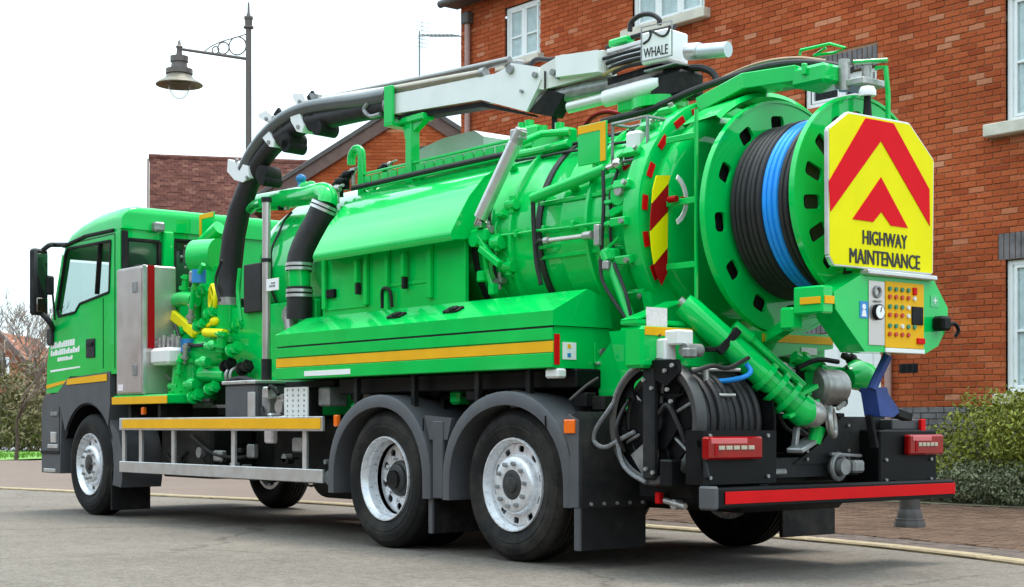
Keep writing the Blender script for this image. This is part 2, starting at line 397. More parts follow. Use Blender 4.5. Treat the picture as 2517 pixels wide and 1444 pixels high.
    def lathe(s, o, axis, prof, seg=40, a0=0., a1=2 * PI, closed_prof=False):
        """prof: (along axis, radius)"""
        o = Vector(o); ax = Vector(axis).normalized(); a = ax.orthogonal().normalized()
        if abs(ax.x) > .9: a = Vector((0, -1, 0))
        if abs(ax.y) > .9: a = Vector((1, 0, 0))
        b = ax.cross(a); full = abs(a1 - a0 - 2 * PI) < 1e-6; n = seg if full else seg + 1
        vs = []; fs = []; m = len(prof)
        for i in range(n):
            w = a0 + (a1 - a0) * i / seg; d = a * math.cos(w) + b * math.sin(w)
            for h, r in prof: vs.append(o + ax * h + d * r)
        for i in range(seg):
            j = (i + 1) % n
            for k in range(m if closed_prof else m - 1):
                l = (k + 1) % m
                fs.append((i * m + k, j * m + k, j * m + l, i * m + l))
        return s.add(vs, fs)
    def prism(s, poly, vec):
        poly = [Vector(p) for p in poly]; vec = Vector(vec); n = len(poly)
        vs = poly + [p + vec for p in poly]
        fs = [tuple(range(n))[::-1], tuple(range(n, 2 * n))] + [(i, (i + 1) % n, (i + 1) % n + n, i + n) for i in range(n)]
        return s.add(vs, fs)
    def holed(s, outer, holes, vec):
        """flat plate with openings, given thickness vec"""
        loops = [[Vector(p) for p in outer]] + [[Vector(p) for p in h] for h in holes]
        vec = Vector(vec); flat = [p for l in loops for p in l]; n = len(flat)
        tris = geometry.tessellate_polygon(loops)
        fs = [tuple(t) for t in tris] + [tuple(i + n for i in t)[::-1] for t in tris]
        k = 0
        for l in loops:
            m = len(l)
            for i in range(m):
                a = k + i; b = k + (i + 1) % m; fs.append((a, b, b + n, a + n))
            k += m
        return s.add(flat + [p + vec for p in flat], fs)
    def sphere(s, c, r, sc=(1, 1, 1), seg=16, rings=10):
        c = Vector(c); vs = []; fs = []
        for i in range(rings + 1):
            t = PI * i / rings
            for k in range(seg):
                w = 2 * PI * k / seg
                vs.append(c + Vector((math.sin(t) * math.cos(w) * r * sc[0], math.sin(t) * math.sin(w) * r * sc[1], math.cos(t) * r * sc[2])))
        for i in range(rings):
            for k in range(seg):
                l = (k + 1) % seg; fs.append((i * seg + k, (i + 1) * seg + k, (i + 1) * seg + l, i * seg + l))
        return s.add(vs, fs)
    def mesh(s, name, m, org, clean=True, smooth=35.):
        me = bpy.data.meshes.new(name)
        me.from_pydata([(v[0] - org[0], v[1] - org[1], v[2] - org[2]) for v in s.v], [], s.f)
        if clean:
            bm = bmesh.new(); bm.from_mesh(me)
            bmesh.ops.remove_doubles(bm, verts=bm.verts, dist=1e-5)
            bmesh.ops.recalc_face_normals(bm, faces=bm.faces); bm.to_mesh(me); bm.free()
        if smooth:
            me.polygons.foreach_set('use_smooth', [True] * len(me.polygons)); me.set_sharp_from_angle(angle=math.radians(smooth))
        me.materials.append(m); me.update()
        return me
    def build(s, name, m, parent=None, label=None, kind=None, clean=True, smooth=35.):
        xs = [v[0] for v in s.v]; ys = [v[1] for v in s.v]; zs = [v[2] for v in s.v]
        org = ((min(xs) + max(xs)) / 2, (min(ys) + max(ys)) / 2, min(zs))
        o = bpy.data.objects.new(name, s.mesh(name, m, org, clean, smooth)); COL.objects.link(o)
        place(o, org, parent)
        return props(o, label, None, None, kind)
def build_local(b, name, m, parent, kind=None, clean=True, smooth=35.):
    o = bpy.data.objects.new(name, b.mesh(name, m, (0, 0, 0), clean, smooth)); COL.objects.link(o); o.parent = parent
    WL[o.name] = WL[parent.name]
    return props(o, kind=kind)
def share(name, me, loc, parent, rot=None):
    o = bpy.data.objects.new(name, me); COL.objects.link(o); place(o, loc, parent)
    if rot: o.rotation_euler = rot
    return o
def circle(c, axis, r, n=32, r2=None, ph=0.):
    """points of a circle (or ellipse) in the plane across axis 'x' or 'y'"""
    out = []
    for i in range(n):
        w = ph + 2 * PI * i / n; a, b = r * math.cos(w), (r2 or r) * math.sin(w)
        out.append(Vector((c[0], c[1] + a, c[2] + b)) if axis == 'x' else Vector((c[0] + a, c[1], c[2] + b)))
    return out
def slot(c, axis, R, ang, dr, dt, n=4):
    """rounded-corner slot centred at radius R and angle ang, dr radially, dt along the rim"""
    pts = []
    ca, sa = math.cos(ang), math.sin(ang)
    q = min(dr, dt) * .28
    for sx, sy, w0 in ((1, 1, 0), (-1, 1, PI / 2), (-1, -1, PI), (1, -1, 3 * PI / 2)):
        for i in range(n):
            w = w0 + (PI / 2) * i / (n - 1)
            u = sx * (dr / 2 - q) + q * math.cos(w); v = sy * (dt / 2 - q) + q * math.sin(w)
            a = (R + u) * ca - v * sa; b = (R + u) * sa + v * ca
            pts.append(Vector((c[0], c[1] + a, c[2] + b)) if axis == 'x' else Vector((c[0] + a, c[1], c[2] + b)))
    return pts
def text(s, size, origin, right, up, m, parent, name='lettering', sx=1., bold=0., depth=.002, align='LEFT'):
    cu = bpy.data.curves.new(name, 'FONT'); cu.body = s; cu.size = size; cu.offset = bold; cu.extrude = depth; cu.align_x = align
    cu.resolution_u = 3
    o = bpy.data.objects.new(name, cu); COL.objects.link(o)
    dg = bpy.context.evaluated_depsgraph_get(); me = bpy.data.meshes.new_from_object(o.evaluated_get(dg))
    bpy.data.objects.remove(o); bpy.data.curves.remove(cu)
    r = Vector(right).normalized(); u = Vector(up).normalized(); n = r.cross(u)
    b = B(); org = Vector(origin)
    b.v = [tuple(org + r * (v.co.x * sx) + u * v.co.y + n * v.co.z) for v in me.vertices]
    b.f = [tuple(p.vertices) for p in me.polygons]
    bpy.data.meshes.remove(me)
    return b.build(name, m, parent, clean=False, smooth=0)
def bolts(pts, axis, r, h, m, parent, name='bolt', seg=6):
    """alike bolts that share one mesh"""
    me = None
    for p in pts:
        if me is None:
            b = B(); ax = Vector(axis).normalized(); b.cyl((0, 0, 0), ax * h, r, seg=seg); me = b.mesh(name, m, (0, 0, 0))
        share(name, me, p, parent)

# ================================================================== SETTING
def sheet(name, pts, m, z=0., kind='structure'):
    b = B(); b.add([(p[0], p[1], z) for p in pts], [tuple(range(len(pts)))])
    return b.build(name, m, None, kind=kind, clean=False, smooth=0)
sheet('ground', [(-900, -900), (900, -900), (900, 900), (-900, 900)], EARTH, -.02)
# kerb edge: runs beside the truck and bends away past its front
KP = [(-30, -3.2), (-16, -.55), (-10, .85), (-6.9, 1.62), (-4.9, 2.02), (-3.2, 2.42), (-1.3, 2.80), (0.5, 2.93), (3, 2.96), (5, 2.97), (6.2, 2.95), (7.4, 2.80), (8.8, 2.40), (10.5, 1.7), (13, .4), (17, -2.6)]
def smooth_path(P, n):
    out = []
    P = [Vector((p[0], p[1])) for p in P]
    for i in range(len(P) - 1):
        p0 = P[i - 1] if i else P[0] * 2 - P[1]; p1 = P[i]; p2 = P[i + 1]; p3 = P[i + 2] if i + 2 < len(P) else P[-1] * 2 - P[-2]
        for k in range(n):
            t = k / n
            out.append(.5 * ((2 * p1) + (p2 - p0) * t + (2 * p0 - 5 * p1 + 4 * p2 - p3) * t * t + (3 * p1 - p0 - 3 * p2 + p3) * t ** 3))
    out.append(P[-1]); return out
KS = smooth_path(KP, 8)
road = [(p.x, p.y) for p in KS] + [(30, -8), (30, -60), (-30, -60), (-60, -20)]
sheet('road', road, ASPH, 0.)
pv = [(p.x, p.y) for p in KS][::-1] + [(-44, -4.5), (-24.0, 8.0), (-14, 14), (20, 14), (24, -2)]
sheet('pavement', pv, PAVE, .012)
# kerb stones, one by one
kerb = thing('kerb', None, None, (3, 2.95, 0)); kerb['kind'] = 'structure'
cum = [0]
for a, b_ in zip(KS, KS[1:]): cum.append(cum[-1] + (b_ - a).length)
def kpt(s):
    for i in range(len(KS) - 1):
        if cum[i + 1] >= s:
            t = (s - cum[i]) / (cum[i + 1] - cum[i]); return KS[i].lerp(KS[i + 1], t), (KS[i + 1] - KS[i]).normalized()
    return KS[-1], (KS[-1] - KS[-2]).normalized()
kb = B(); kb.box((-.448, 0, -.1), (.448, .16, .028), .012); kme = kb.mesh('kerb_stone', KERB, (0, 0, 0))
s_ = .5
while s_ < cum[-1] - .5:
    p, d = kpt(s_)
    o = share('kerb_stone', kme, (p.x, p.y, random.uniform(-.003, .003)), kerb, (0, 0, math.atan2(d.y, d.x))); s_ += .905
# herringbone block paving on the near pavement: single blocks where they show, the rest joined
pvm = []
for rep in range(1):
    b = B()
    for W_, L_ in ((.1, .2),):
        pass
def kerb_y(x):
    for a, b_ in zip(KS, KS[1:]):
        if a.x <= x <= b_.x: return a.y + (b_.y - a.y) * (x - a.x) / max(1e-6, b_.x - a.x)
    return 0
blocks = []
for i in range(-40, 190):
    for j in range(-60, 90):
        # herringbone lattice (blocks 2x1): origin cells
        k = (i + j) % 4
        if k == 0: blocks.append((i + 1, j + .5, 0))
        if k == 2 and True: blocks.append((i + .5, j + 1 - 0, 1))
bl2 = []
seen = set()
R45 = math.radians(20)
for (u, v, o_) in blocks:
    X, Y = u * .1, v * .1
    x = 1.6 + X * math.cos(R45) - Y * math.sin(R45); y = 4.8 + X * math.sin(R45) + Y * math.cos(R45)
    if not (1.2 < x < 11.5 and y < 8.0): continue
    ky = kerb_y(x)
    if y < ky + .62: continue
    bl2.append((x, y, o_))
def cdepth(x, y): return (Vector((x, y)) - Vector(CAMPOS[:2])).dot(CF)
def cpx(x, y, z=0.):
    q = Vector((x, y)) - Vector(CAMPOS[:2]); f = q.dot(CF); return CXP + FPX * q.dot(CR) / f, HYP - FPX * (z - CAMPOS.z) / f
vis = [q for q in bl2 if 1920 < cpx(q[0], q[1])[0] < 2560]
vis.sort(key=lambda q: cdepth(q[0], q[1]))
near = set(vis[:290])
pave_o = bpy.data.objects['pavement']
pb = B(); pb.box((-.096, -.046, -.03), (.096, .046, .0), .004); pmes = [pb.mesh('paver', PAVER, (0, 0, 0), smooth=0)]
rest = B()
for q in bl2:
    a = R45 + (PI / 2 if q[2] else 0); z = .026 + random.uniform(-.002, .002)
    if q in near:
        share('paver', pmes[0], (q[0], q[1], z), pave_o, (random.uniform(-.006, .006), random.uniform(-.006, .006), a))
    else:
        ca, sa = math.cos(a), math.sin(a)
        rest.obox((q[0], q[1], z - .012), [(.096 * ca, .096 * sa, 0), (-.046 * sa, .046 * ca, 0), (0, 0, .012)], 0)
rest.build('paver_field', PAVER, pave_o, kind='stuff', clean=False, smooth=0)
# a course of darker setts behind the kerb
sb = B(); sb.box((-.098, -.048, -.03), (.098, .048, 0), .004)
SETT = mat('grey_brown_sett', (.085, .060, .048), .9, var=.3, scale=6, bump=.25)
sme = sb.mesh('sett', SETT, (0, 0, 0), smooth=0)
for row in range(4):
    s_ = 30 + .1 * (row % 2)
    while s_ < cum[-1] - 4:
        p, d = kpt(s_); n = Vector((-d.y, d.x))
        if 4.0 < p.x < 11:
            c = p + n * (.215 + row * .103)
            share('sett', sme, (c.x, c.y, .024 + random.uniform(-.002, .002)), pave_o, (0, 0, math.atan2(d.y, d.x)))
        s_ += .204
# far strips at the left: verge, far road
sheet('grass_verge', [(-46, -3.0), (-26.5, 6.6), (-24.0, 8.0), (-30, 17), (-60, 4)], GRASSG, .02)
gb = B()
for i in range(7000):
    t, w = random.random(), random.random()
    p = Vector((-42, -1.2)).lerp(Vector((-25.0, 7.6)), t) + Vector((-.55, .83)) * (w * 7.0)
    h = random.uniform(.05, .14); a = random.uniform(0, PI); dx, dy = math.cos(a) * .02, math.sin(a) * .02
    gb.add([(p.x - dx, p.y - dy, .02), (p.x + dx, p.y + dy, .02), (p.x + random.uniform(-.05, .05), p.y + random.uniform(-.05, .05), h)], [(0, 1, 2)])
GR = leaf_mat('grass_blade', [(.2, (.07, .17, .015)), (.6, (.13, .28, .03)), (1, (.20, .36, .05))])
gb.build('grass', GR, None, label='strip of short bright grass beyond the far pavement', kind='stuff', clean=False, smooth=0)
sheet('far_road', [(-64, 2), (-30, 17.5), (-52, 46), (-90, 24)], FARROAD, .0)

# ------------------------------------------------------------------ brick fields
def brick_field(o, ax, up_n, x0, x1, z0, z1, holes, keep=None, bl=.225, bh=.075, depth=.05, clip=None):
    """yields (u centre, z centre, length) of every brick of a running-bond wall outside the holes"""
    out = []
    r0 = int(math.floor(z0 / bh)); r1 = int(math.ceil(z1 / bh))
    for r in range(r0, r1):
        zc = (r + .5) * bh; off = .5 * (r % 2)
        c0 = int(math.floor(x0 / bl + off)) - 1; c1 = int(math.ceil(x1 / bl + off)) + 1
        for c in range(c0, c1):
            a, b_ = (c - off) * bl, (c + 1 - off) * bl
            segs = [(max(a, x0), min(b_, x1))]
            for (hx0, hx1, hz0, hz1) in holes:
                if hz0 - .001 < zc < hz1 + .001:
                    ns = []
                    for (p, q) in segs:
                        if q <= hx0 or p >= hx1: ns.append((p, q)); continue
                        if p < hx0: ns.append((p, hx0))
                        if q > hx1: ns.append((hx1, q))
                    segs = ns
            for p, q in segs:
                if q - p > .03 and (clip is None or clip((p + q) / 2, zc)): out.append(((p + q) / 2, zc, q - p))
    return out

# ------------------------------------------------------------------ the brick house behind the truck
FY = 9.5
HX0, HX1 = -6.63, 8.2
house = thing('brick_house', 'three storey orange red brick house with white windows behind the truck', 'house', (0, FY, 0))
WINS = [(-5.43, -4.52, 6.87, 7.80, 2, 2, True), (-2.37, -.88, 6.82, 7.80, 3, 1, True), (.95, 2.13, 5.09, 5.47, 2, 1, False), (3.99, 5.25, 4.45, 5.95, 2, 2, True), (3.99, 5.25, 1.27, 2.84, 2, 2, True), (6.0, 7.2, 4.45, 5.95, 2, 2, True)]
DOOR = (.95, 2.2, 0, 2.1)
holes = [(w[0], w[1], w[2], w[3]) for w in WINS] + [DOOR]
lint = [(.88, 2.15, 5.47, 5.745), (3.90, 5.35, 2.84, 3.16), (3.90, 5.35, 5.95, 6.2), (5.9, 7.3, 5.95, 6.2), (.86, 2.29, 2.1, 2.37)]
sills = [(3.77, 5.47, 4.30, 4.45), (3.9, 5.35, 1.14, 1.27), (-2.5, -.76, 6.68, 6.82), (-5.53, -4.42, 6.75, 6.87), (5.8, 7.4, 4.3, 4.45)]
vent_box = (2.49, 2.76, 1.55, 1.67)
b = B()
xs = sorted(set([HX0, HX1] + [v for h in holes for v in h[:2]])); zs = sorted(set([0, 8.05] + [v for h in holes for v in h[2:]]))
for i in range(len(xs) - 1):
    for j in range(len(zs) - 1):
        cx, cz = (xs[i] + xs[i + 1]) / 2, (zs[j] + zs[j + 1]) / 2
        if any(h[0] < cx < h[1] and h[2] < cz < h[3] for h in holes): continue
        b.add([(xs[i], FY + .012, zs[j]), (xs[i + 1], FY + .012, zs[j]), (xs[i + 1], FY + .012, zs[j + 1]), (xs[i], FY + .012, zs[j + 1])], [(0, 1, 2, 3)])
b.add([(HX0, FY + .012, 0), (HX0, FY + 8, 0), (HX0, FY + 8, 8.05), (HX0, FY + .012, 8.05)], [(0, 1, 2, 3)])
b.add([(HX1, FY + .012, 0), (HX1, FY + 8, 0), (HX1, FY + 8, 8.05), (HX1, FY + .012, 8.05)], [(0, 3, 2, 1)])
b.add([(HX0, FY + 8, 0), (HX1, FY + 8, 0), (HX1, FY + 8, 8.05), (HX0, FY + 8, 8.05)], [(0, 3, 2, 1)])
wall = b.build('wall', MORTAR, house, clean=False, smooth=0)
bf = brick_field(None, None, None, HX0, HX1, 1.05, 8.05, holes + lint + sills + [vent_box])
plinth = brick_field(None, None, None, HX0, HX1, 0, 1.05, holes)
def brick_vis(q):
    px, py = cpx(q[0], FY, q[1]); return 2295 < px < 2517 and 0 < py < 1000
cand = sorted([q for q in bf if brick_vis(q) and q[2] > .2], key=lambda q: -q[0])[:285]
cset = set(cand)
bb = B(); bb.box((-.1075, 0, -.0325), (.1075, .05, .0325), .005); bme = bb.mesh('brick', BRICK, (0, 0, 0), smooth=0)
rest = B()
for q in bf:
    dy = random.uniform(-.004, .003)
    if q in cset: share('brick', bme, (q[0], FY + dy, q[1]), wall, (0, 0, random.uniform(-.008, .008)))
    else:
        hl = q[2] / 2 - .005; x, z, y = q[0], q[1], FY + dy
        rest.add([(x - hl, y, z - .0325), (x + hl, y, z - .0325), (x + hl, y, z + .0325), (x - hl, y, z + .0325), (x - hl, y + .03, z - .0325), (x + hl, y + .03, z - .0325), (x + hl, y + .03, z + .0325), (x - hl, y + .03, z + .0325)],
                 [(0, 1, 2, 3), (0, 4, 5, 1), (1, 5, 6, 2), (2, 6, 7, 3), (3, 7, 4, 0)])
rest.build('brickwork', BRICK, wall, kind='stuff', clean=False, smooth=0)
rest = B()
for q in plinth:
    hl = q[2] / 2 - .005; x, z, y = q[0], q[1], FY - .012 + random.uniform(-.003, .003)
    rest.box((x - hl, y, z - .0325), (x + hl, y + .04, z + .0325), .004)
rest.build('plinth_brickwork', BLUEBR, wall, kind='stuff', clean=False, smooth=0)
# soldier-course lintels of grey bricks, brick by brick
lm = B(); lm.box((-.0325, 0, 0), (.0325, .05, 1), .004); 
for (x0, x1, z0, z1) in lint:
    lb = B(); h = z1 - z0 - .01
    lb.box((-.0325, 0, 0), (.0325, .05, h), .004); lme = lb.mesh('soldier_brick', BLUEBR, (0, 0, 0), smooth=0)
    n = int((x1 - x0) / .075)
    for i in range(n): share('soldier_brick', lme, (x0 + (i + .5) * (x1 - x0) / n, FY - .004 + random.uniform(-.003, .002), z0 + .005), wall)
for (x0, x1, z0, z1) in sills:
    b = B(); b.box((x0, FY - .13, z0), (x1, FY + .1, z1), .012); b.build('window_sill', STONE, house)
def window(x0, x1, z0, z1, nx, nz_, curtain, parent, Y, fr=UPVC):
    fw = .065; y = Y + .05
    b = B()
    b.box((x0, y, z0), (x0 + fw, y + .07, z1)); b.box((x1 - fw, y, z0), (x1, y + .07, z1))
    b.box((x0 + fw, y, z0), (x1 - fw, y + .07, z0 + fw)); b.box((x0 + fw, y, z1 - fw), (x1 - fw, y + .07, z1))
    w = b.build('window', fr, parent)
    iw = (x1 - x0 - 2 * fw) / nx
    for i in range(nx):
        a = x0 + fw + i * iw
        if i:
            b = B(); b.box((a - .03, y - .006, z0 + fw), (a + .03, y + .06, z1 - fw)); b.build('mullion', fr, w)
        b = B(); b.box((a + .03, y + .012, z0 + fw), (a + iw - .03, y + .02, z1 - fw), 0); b.build('pane', HOUSEGLASS, w)
        b = B(); s2 = .035
        b.box((a + .03, y - .003, z0 + fw), (a + .03 + s2, y + .05, z1 - fw), .004); b.box((a + iw - .03 - s2, y - .003, z0 + fw), (a + iw - .03, y + .05, z1 - fw), .004)
        b.box((a + .03 + s2, y - .003, z0 + fw), (a + iw - .03 - s2, y + .05, z0 + fw + s2), .004); b.box((a + .03 + s2, y - .003, z1 - fw - s2), (a + iw - .03 - s2, y + .05, z1 - fw), .004)
        for k in range(1, nz_):
            zz = z0 + (z1 - z0) * (k / nz_) - .05
            b.box((a + .03 + s2, y - .001, zz - .014), (a + iw - .03 - s2, y + .045, zz + .014), .003)
        b.build('sash', fr, w)
    b = B(); n = 40; yy = y + .032
    pts = [(x0 + (x1 - x0) * i / n, yy + .012 * math.sin(i * 2.1)) for i in range(n + 1)]
    b.add([(p[0], p[1], z0) for p in pts] + [(p[0], p[1], z1) for p in pts], [(i, i + 1, n + 2 + i, n + 1 + i) for i in range(n)])
    b.build('curtain', CURT if curtain else INTER, w, clean=False)
for w in WINS: window(*w[:7], house, FY)
# white panelled door
b = B(); b.box((DOOR[0], FY + .02, 0), (DOOR[0] + .07, FY + .1, DOOR[3])); b.box((DOOR[1] - .07, FY + .02, 0), (DOOR[1], FY + .1, DOOR[3])); b.box((DOOR[0] + .07, FY + .02, DOOR[3] - .07), (DOOR[1] - .07, FY + .1, DOOR[3]))
b.build('door_frame', UPVC, house)
b = B(); b.box((DOOR[0] + .07, FY + .05, 0), (DOOR[1] - .07, FY + .1, DOOR[3] - .07)); dr = b.build('door', UPVC, house)
for (x0, x1, z0, z1) in ((1.1, 1.5, .15, .85), (1.62, 2.05, .15, .85), (1.1, 1.5, .98, 1.9), (1.62, 2.05, .98, 1.9)):
    b = B(); b.box((x0, FY + .035, z0), (x1, FY + .055, z1), .012); b.build('door_panel', UPVC, dr)
b = B(); b.box((2.49, FY - .006, 1.55), (2.76, FY + .03, 1.67), .003); vb = b.build('air_vent', DPLAST, house)
for i in range(3):
    b = B(); x = 2.53 + i * .085; b.box((x, FY - .014, 1.565), (x + .055, FY - .004, 1.655), .004); b.build('vent_grille', BLACK, vb)
def drainpipe(x, z1, parent, Y, r=.035):
    b = B(); b.cyl((x, Y - .06, 0), (x, Y - .06, z1), r, seg=14); p = b.build('drainpipe', PIPE, parent)
    z = .9
    while z < z1:
        b = B(); b.cyl((x, Y - .06, z - .03), (x, Y - .06, z + .03), r * 1.25, seg=14); b.box((x - .07, Y - .035, z - .02), (x + .07, Y - .005, z + .02), .003); b.build('pipe_clip', PIPE, p); z += 1.8
    return p
drainpipe(2.36, 2.25, house, FY, .045)
drainpipe(-6.36, 7.85, house, FY, .05)
b = B(); b.box((-6.46, FY - .14, 7.72), (-6.26, FY - .01, 7.92), .02); b.build('rainwater_hopper', SOFFIT, house)
b = B(); b.box((HX0 - .12, FY - .28, 8.06), (HX1 + .1, FY + .02, 8.12), .004); b.build('soffit', SOFFIT, house)
b = B(); b.tube([(HX0 - .15, FY - .33, 8.1), (HX1 + .1, FY - .33, 8.1)], .065, 12); b.build('gutter', SOFFIT, house)
b = B(); b.prism([(HX0 - .12, FY - .3, 8.13), (HX0 - .12, FY + 4.1, 11.2), (HX0 - .12, FY + 8.3, 8.13)], (HX1 - HX0 + .22, 0, 0)); b.build('roof', SLATE, house)

# ------------------------------------------------------------------ gabled house behind, its end wall towards the road
YAW = math.atan2(CR.y, CR.x)
def far(px, depth, z=0):
    v = Vector(CAMPOS[:2]) + CF * depth + CR * ((px - CXP) / FPX * depth); return (v.x, v.y, z)
GD = 34.0; gs = GD / FPX
gh = thing('gabled_house', 'orange brick gabled house end with dark bargeboards, beyond the three storey house', 'house', far(1011, GD)); gh.rotation_euler = (0, 0, YAW)
az = CAMPOS.z + (HYP - 262) * gs; sl2 = .636; hw = 3.3; ez = az - sl2 * hw
b = B(); b.prism([(-hw, .012, 0), (hw, .012, 0), (hw, .012, ez), (0, .012, az), (-hw, .012, ez)], (0, 8, 0)); gw = build_local(b, 'wall', MORTAR, gh, smooth=0)
rest = B()
for q in brick_field(None, None, None, -hw, hw, 2.5, az, [], clip=lambda u, z: z < az - sl2 * abs(u) - .06):
    hl = q[2] / 2 - .005; x, z, y = q[0], q[1], random.uniform(-.004, .003)
    rest.add([(x - hl, y, z - .0325), (x + hl, y, z - .0325), (x + hl, y, z + .0325), (x - hl, y, z + .0325), (x - hl, y + .03, z - .0325), (x + hl, y + .03, z - .0325), (x + hl, y + .03, z + .0325), (x - hl, y + .03, z + .0325)],
             [(0, 1, 2, 3), (0, 4, 5, 1), (1, 5, 6, 2), (2, 6, 7, 3), (3, 7, 4, 0)])
build_local(rest, 'brickwork', BRICKG, gw, kind='stuff', clean=False, smooth=0)
for sg_ in (-1, 1):
    nrm = Vector((sg_ * sl2, 0, 1)).normalized(); e = Vector((sg_ * (hw + .35), 0, az - sl2 * (hw + .35))); t = Vector((0, 0, az))
    b = B(); b.bar(e + nrm * -.02 + Vector((0, -.05, 0)), t + nrm * -.02 + Vector((0, -.05, 0)), .05, .26, up=nrm); build_local(b, 'bargeboard', BARGE, gh)
    b = B(); b.obox((e + t) / 2 + nrm * .15 + Vector((0, 3.9, 0)), [(t - e) / 2, (0, 4.02, 0), nrm * .05], .01); build_local(b, 'roof_slope', SLATE, gh)

# ------------------------------------------------------------------ building with a brown tiled roof, left of it
TD = 36.0; ts = TD / FPX
tb = thing('tiled_roof_building', 'building with a long plain brown tiled roof behind the truck cab', 'building', far(366, TD)); tb.rotation_euler = (0, 0, YAW + .225)
L_ = (800 - 366) * ts; zr = CAMPOS.z + (HYP - 388) * (TD + 1.2) / FPX; run_ = .2; zb = zr - 2.3
b = B(); b.box((.2, run_ * .25, 0), (L_ - .1, 5.2, zb + .35), .01); tw = build_local(b, 'wall', BRICKG, tb, smooth=0)
b = B(); b.prism([(.02, 0, zb), (.02, 1.2 + run_ * .6, zr - .03), (.02, 4.6 + run_, zb)], (L_ - .04, 0, 0)); rf = build_local(b, 'roof', SLATE, tb, smooth=0)
p0 = Vector((0, -.03, zb + .03)); p1 = Vector((0, 1.2 + run_ * .6, zr)); nrows = 30; up_ = (p1 - p0) / nrows; nrm = up_.cross(Vector((-1, 0, 0))).normalized()
if nrm.z < 0: nrm = -nrm
rest = B()
for r in range(nrows):
    for c in range(int(L_ / .17) + 1):
        x = (c + .5 * (r % 2)) * .17 + .085; hx = .082
        if x > L_: continue
        rest.obox(p0 + up_ * (r + .6) + nrm * (.016 + random.uniform(0, .012)) + Vector((x, 0, 0)), [up_ * .62, (hx, 0, 0), nrm * .008], 0)
        if c == 0 and r % 2: rest.obox(p0 + up_ * (r + .6) + nrm * .02 + Vector((.043, 0, 0)), [up_ * .62, (.04, 0, 0), nrm * .008], 0)
build_local(rest, 'roof_tiles', TILE, rf, kind='stuff', clean=False, smooth=0)
b = B(); b.tube([(-.02, p1.y + .05, zr + .02), (L_, p1.y + .05, zr + .02)], .10, 10); build_local(b, 'ridge_tiles', TILE, rf)
b = B(); b.bar(p0 + Vector((-.03, 0, -.05)), p1 + Vector((-.03, 0, -.05)), .05, .13, up=nrm); build_local(b, 'bargeboard', BARGE, rf)

# ------------------------------------------------------------------ unseen houses added across the street, dark fronts for the glossy paint to reflect
def unseen_street_house(x0, x1, y, ze, zr_, lab, m):
    h = thing('unseen_street_house', lab, 'house', ((x0 + x1) / 2, y, 0), 'unseen houses added for reflections')
    b = B(); b.box((x0, y - 7, 0), (x1, y, ze), .01); build_ = b.build('wall', m, h, smooth=0)
    b = B(); b.prism([(x0 - .2, y + .4, ze - .1), (x0 - .2, y - 3.5, zr_), (x0 - .2, y - 7.4, ze - .1)], (x1 - x0 + .4, 0, 0)); b.build('roof', SLATE, h, smooth=0)
    n = int((x1 - x0) / 2.6)
    for k in range(n):
        for z in (1.0, 3.6):
            xa = x0 + (k + .5) * (x1 - x0) / n - .6
            b = B(); b.box((xa, y - .02, z), (xa + 1.2, y + .05, z + 1.3), .01); w = b.build('window', UPVC, h)
            b = B(); b.box((xa + .08, y + .04, z + .08), (xa + 1.12, y + .06, z + 1.22), 0); b.build('pane', DARKGLASS, w)
BRICKS = mat('street_brick', (.24, .085, .045), .9, var=.25, scale=3, spec=.1)
unseen_street_house(-16, -5, -17, 5.4, 8.6, 'added unseen red brick house across the street ahead of the truck', BRICKS)
unseen_street_house(-3, 9, -18, 5.2, 8.2, 'added unseen red brick house across the street opposite the tank', BRICKS)
unseen_street_house(11, 25, -19, 5.4, 8.6, 'added unseen red brick house across the street behind the camera', BRICKS)
unseen_street_house(27, 40, -14, 5.4, 8.6, 'added unseen red brick house across the street beyond the rear bumper', BRICKS)
unseen_street_house(-37, -19, -15, 5.4, 8.6, 'added unseen long red brick house across the street, first one ahead of the cab', BRICKS)
unseen_street_house(-66, -40, -17, 5.4, 8.8, 'added unseen long red brick house across the street, farthest ahead of the cab', BRICKS)

# ------------------------------------------------------------------ TV aerial
ab = at(1033, 184, y=14.0); atp = at(1036, 72, y=14.0); atw = at(1031, 88, y=14.0); ae = at(1128, 90, y=14.0)
aer = thing('tv_aerial', 'thin television aerial on a grey mast above the gabled house', 'aerial', (atw.x, 14.0, 7.0))
b = B(); b.cyl((atw.x, 14, 7.0), (atw.x, 14, atw.z + .1), .022, seg=8); b.build('mast', GREYM, aer)
b = B(); b.cyl((atw.x - .05, 14, atw.z), (ae.x, 14, ae.z + .02), .014, seg=6); b.build('boom', GREYM, aer)
L = ae.x - atw.x
for i in range(9):
    x = atw.x + .25 + (L - .3) * i / 8; z = atw.z + (ae.z + .02 - atw.z) * (x - atw.x) / L
    b = B(); b.cyl((x, 13.8, z), (x, 14.2, z), .009, seg=5); b.build('element', GREYM, aer)
b = B()
for k in (-1, 1):
    for q in (-1, 0, 1): b.bar((atw.x + .1, 13.8, atw.z + k * (.1 + .09 * (q + 1))), (atw.x + .1, 14.2, atw.z + k * (.1 + .09 * (q + 1))), .012)
    b.bar((atw.x + .1, 14, atw.z), (atw.x + .1, 14, atw.z + k * .3), .015)
b.build('reflector', GREYM, aer)

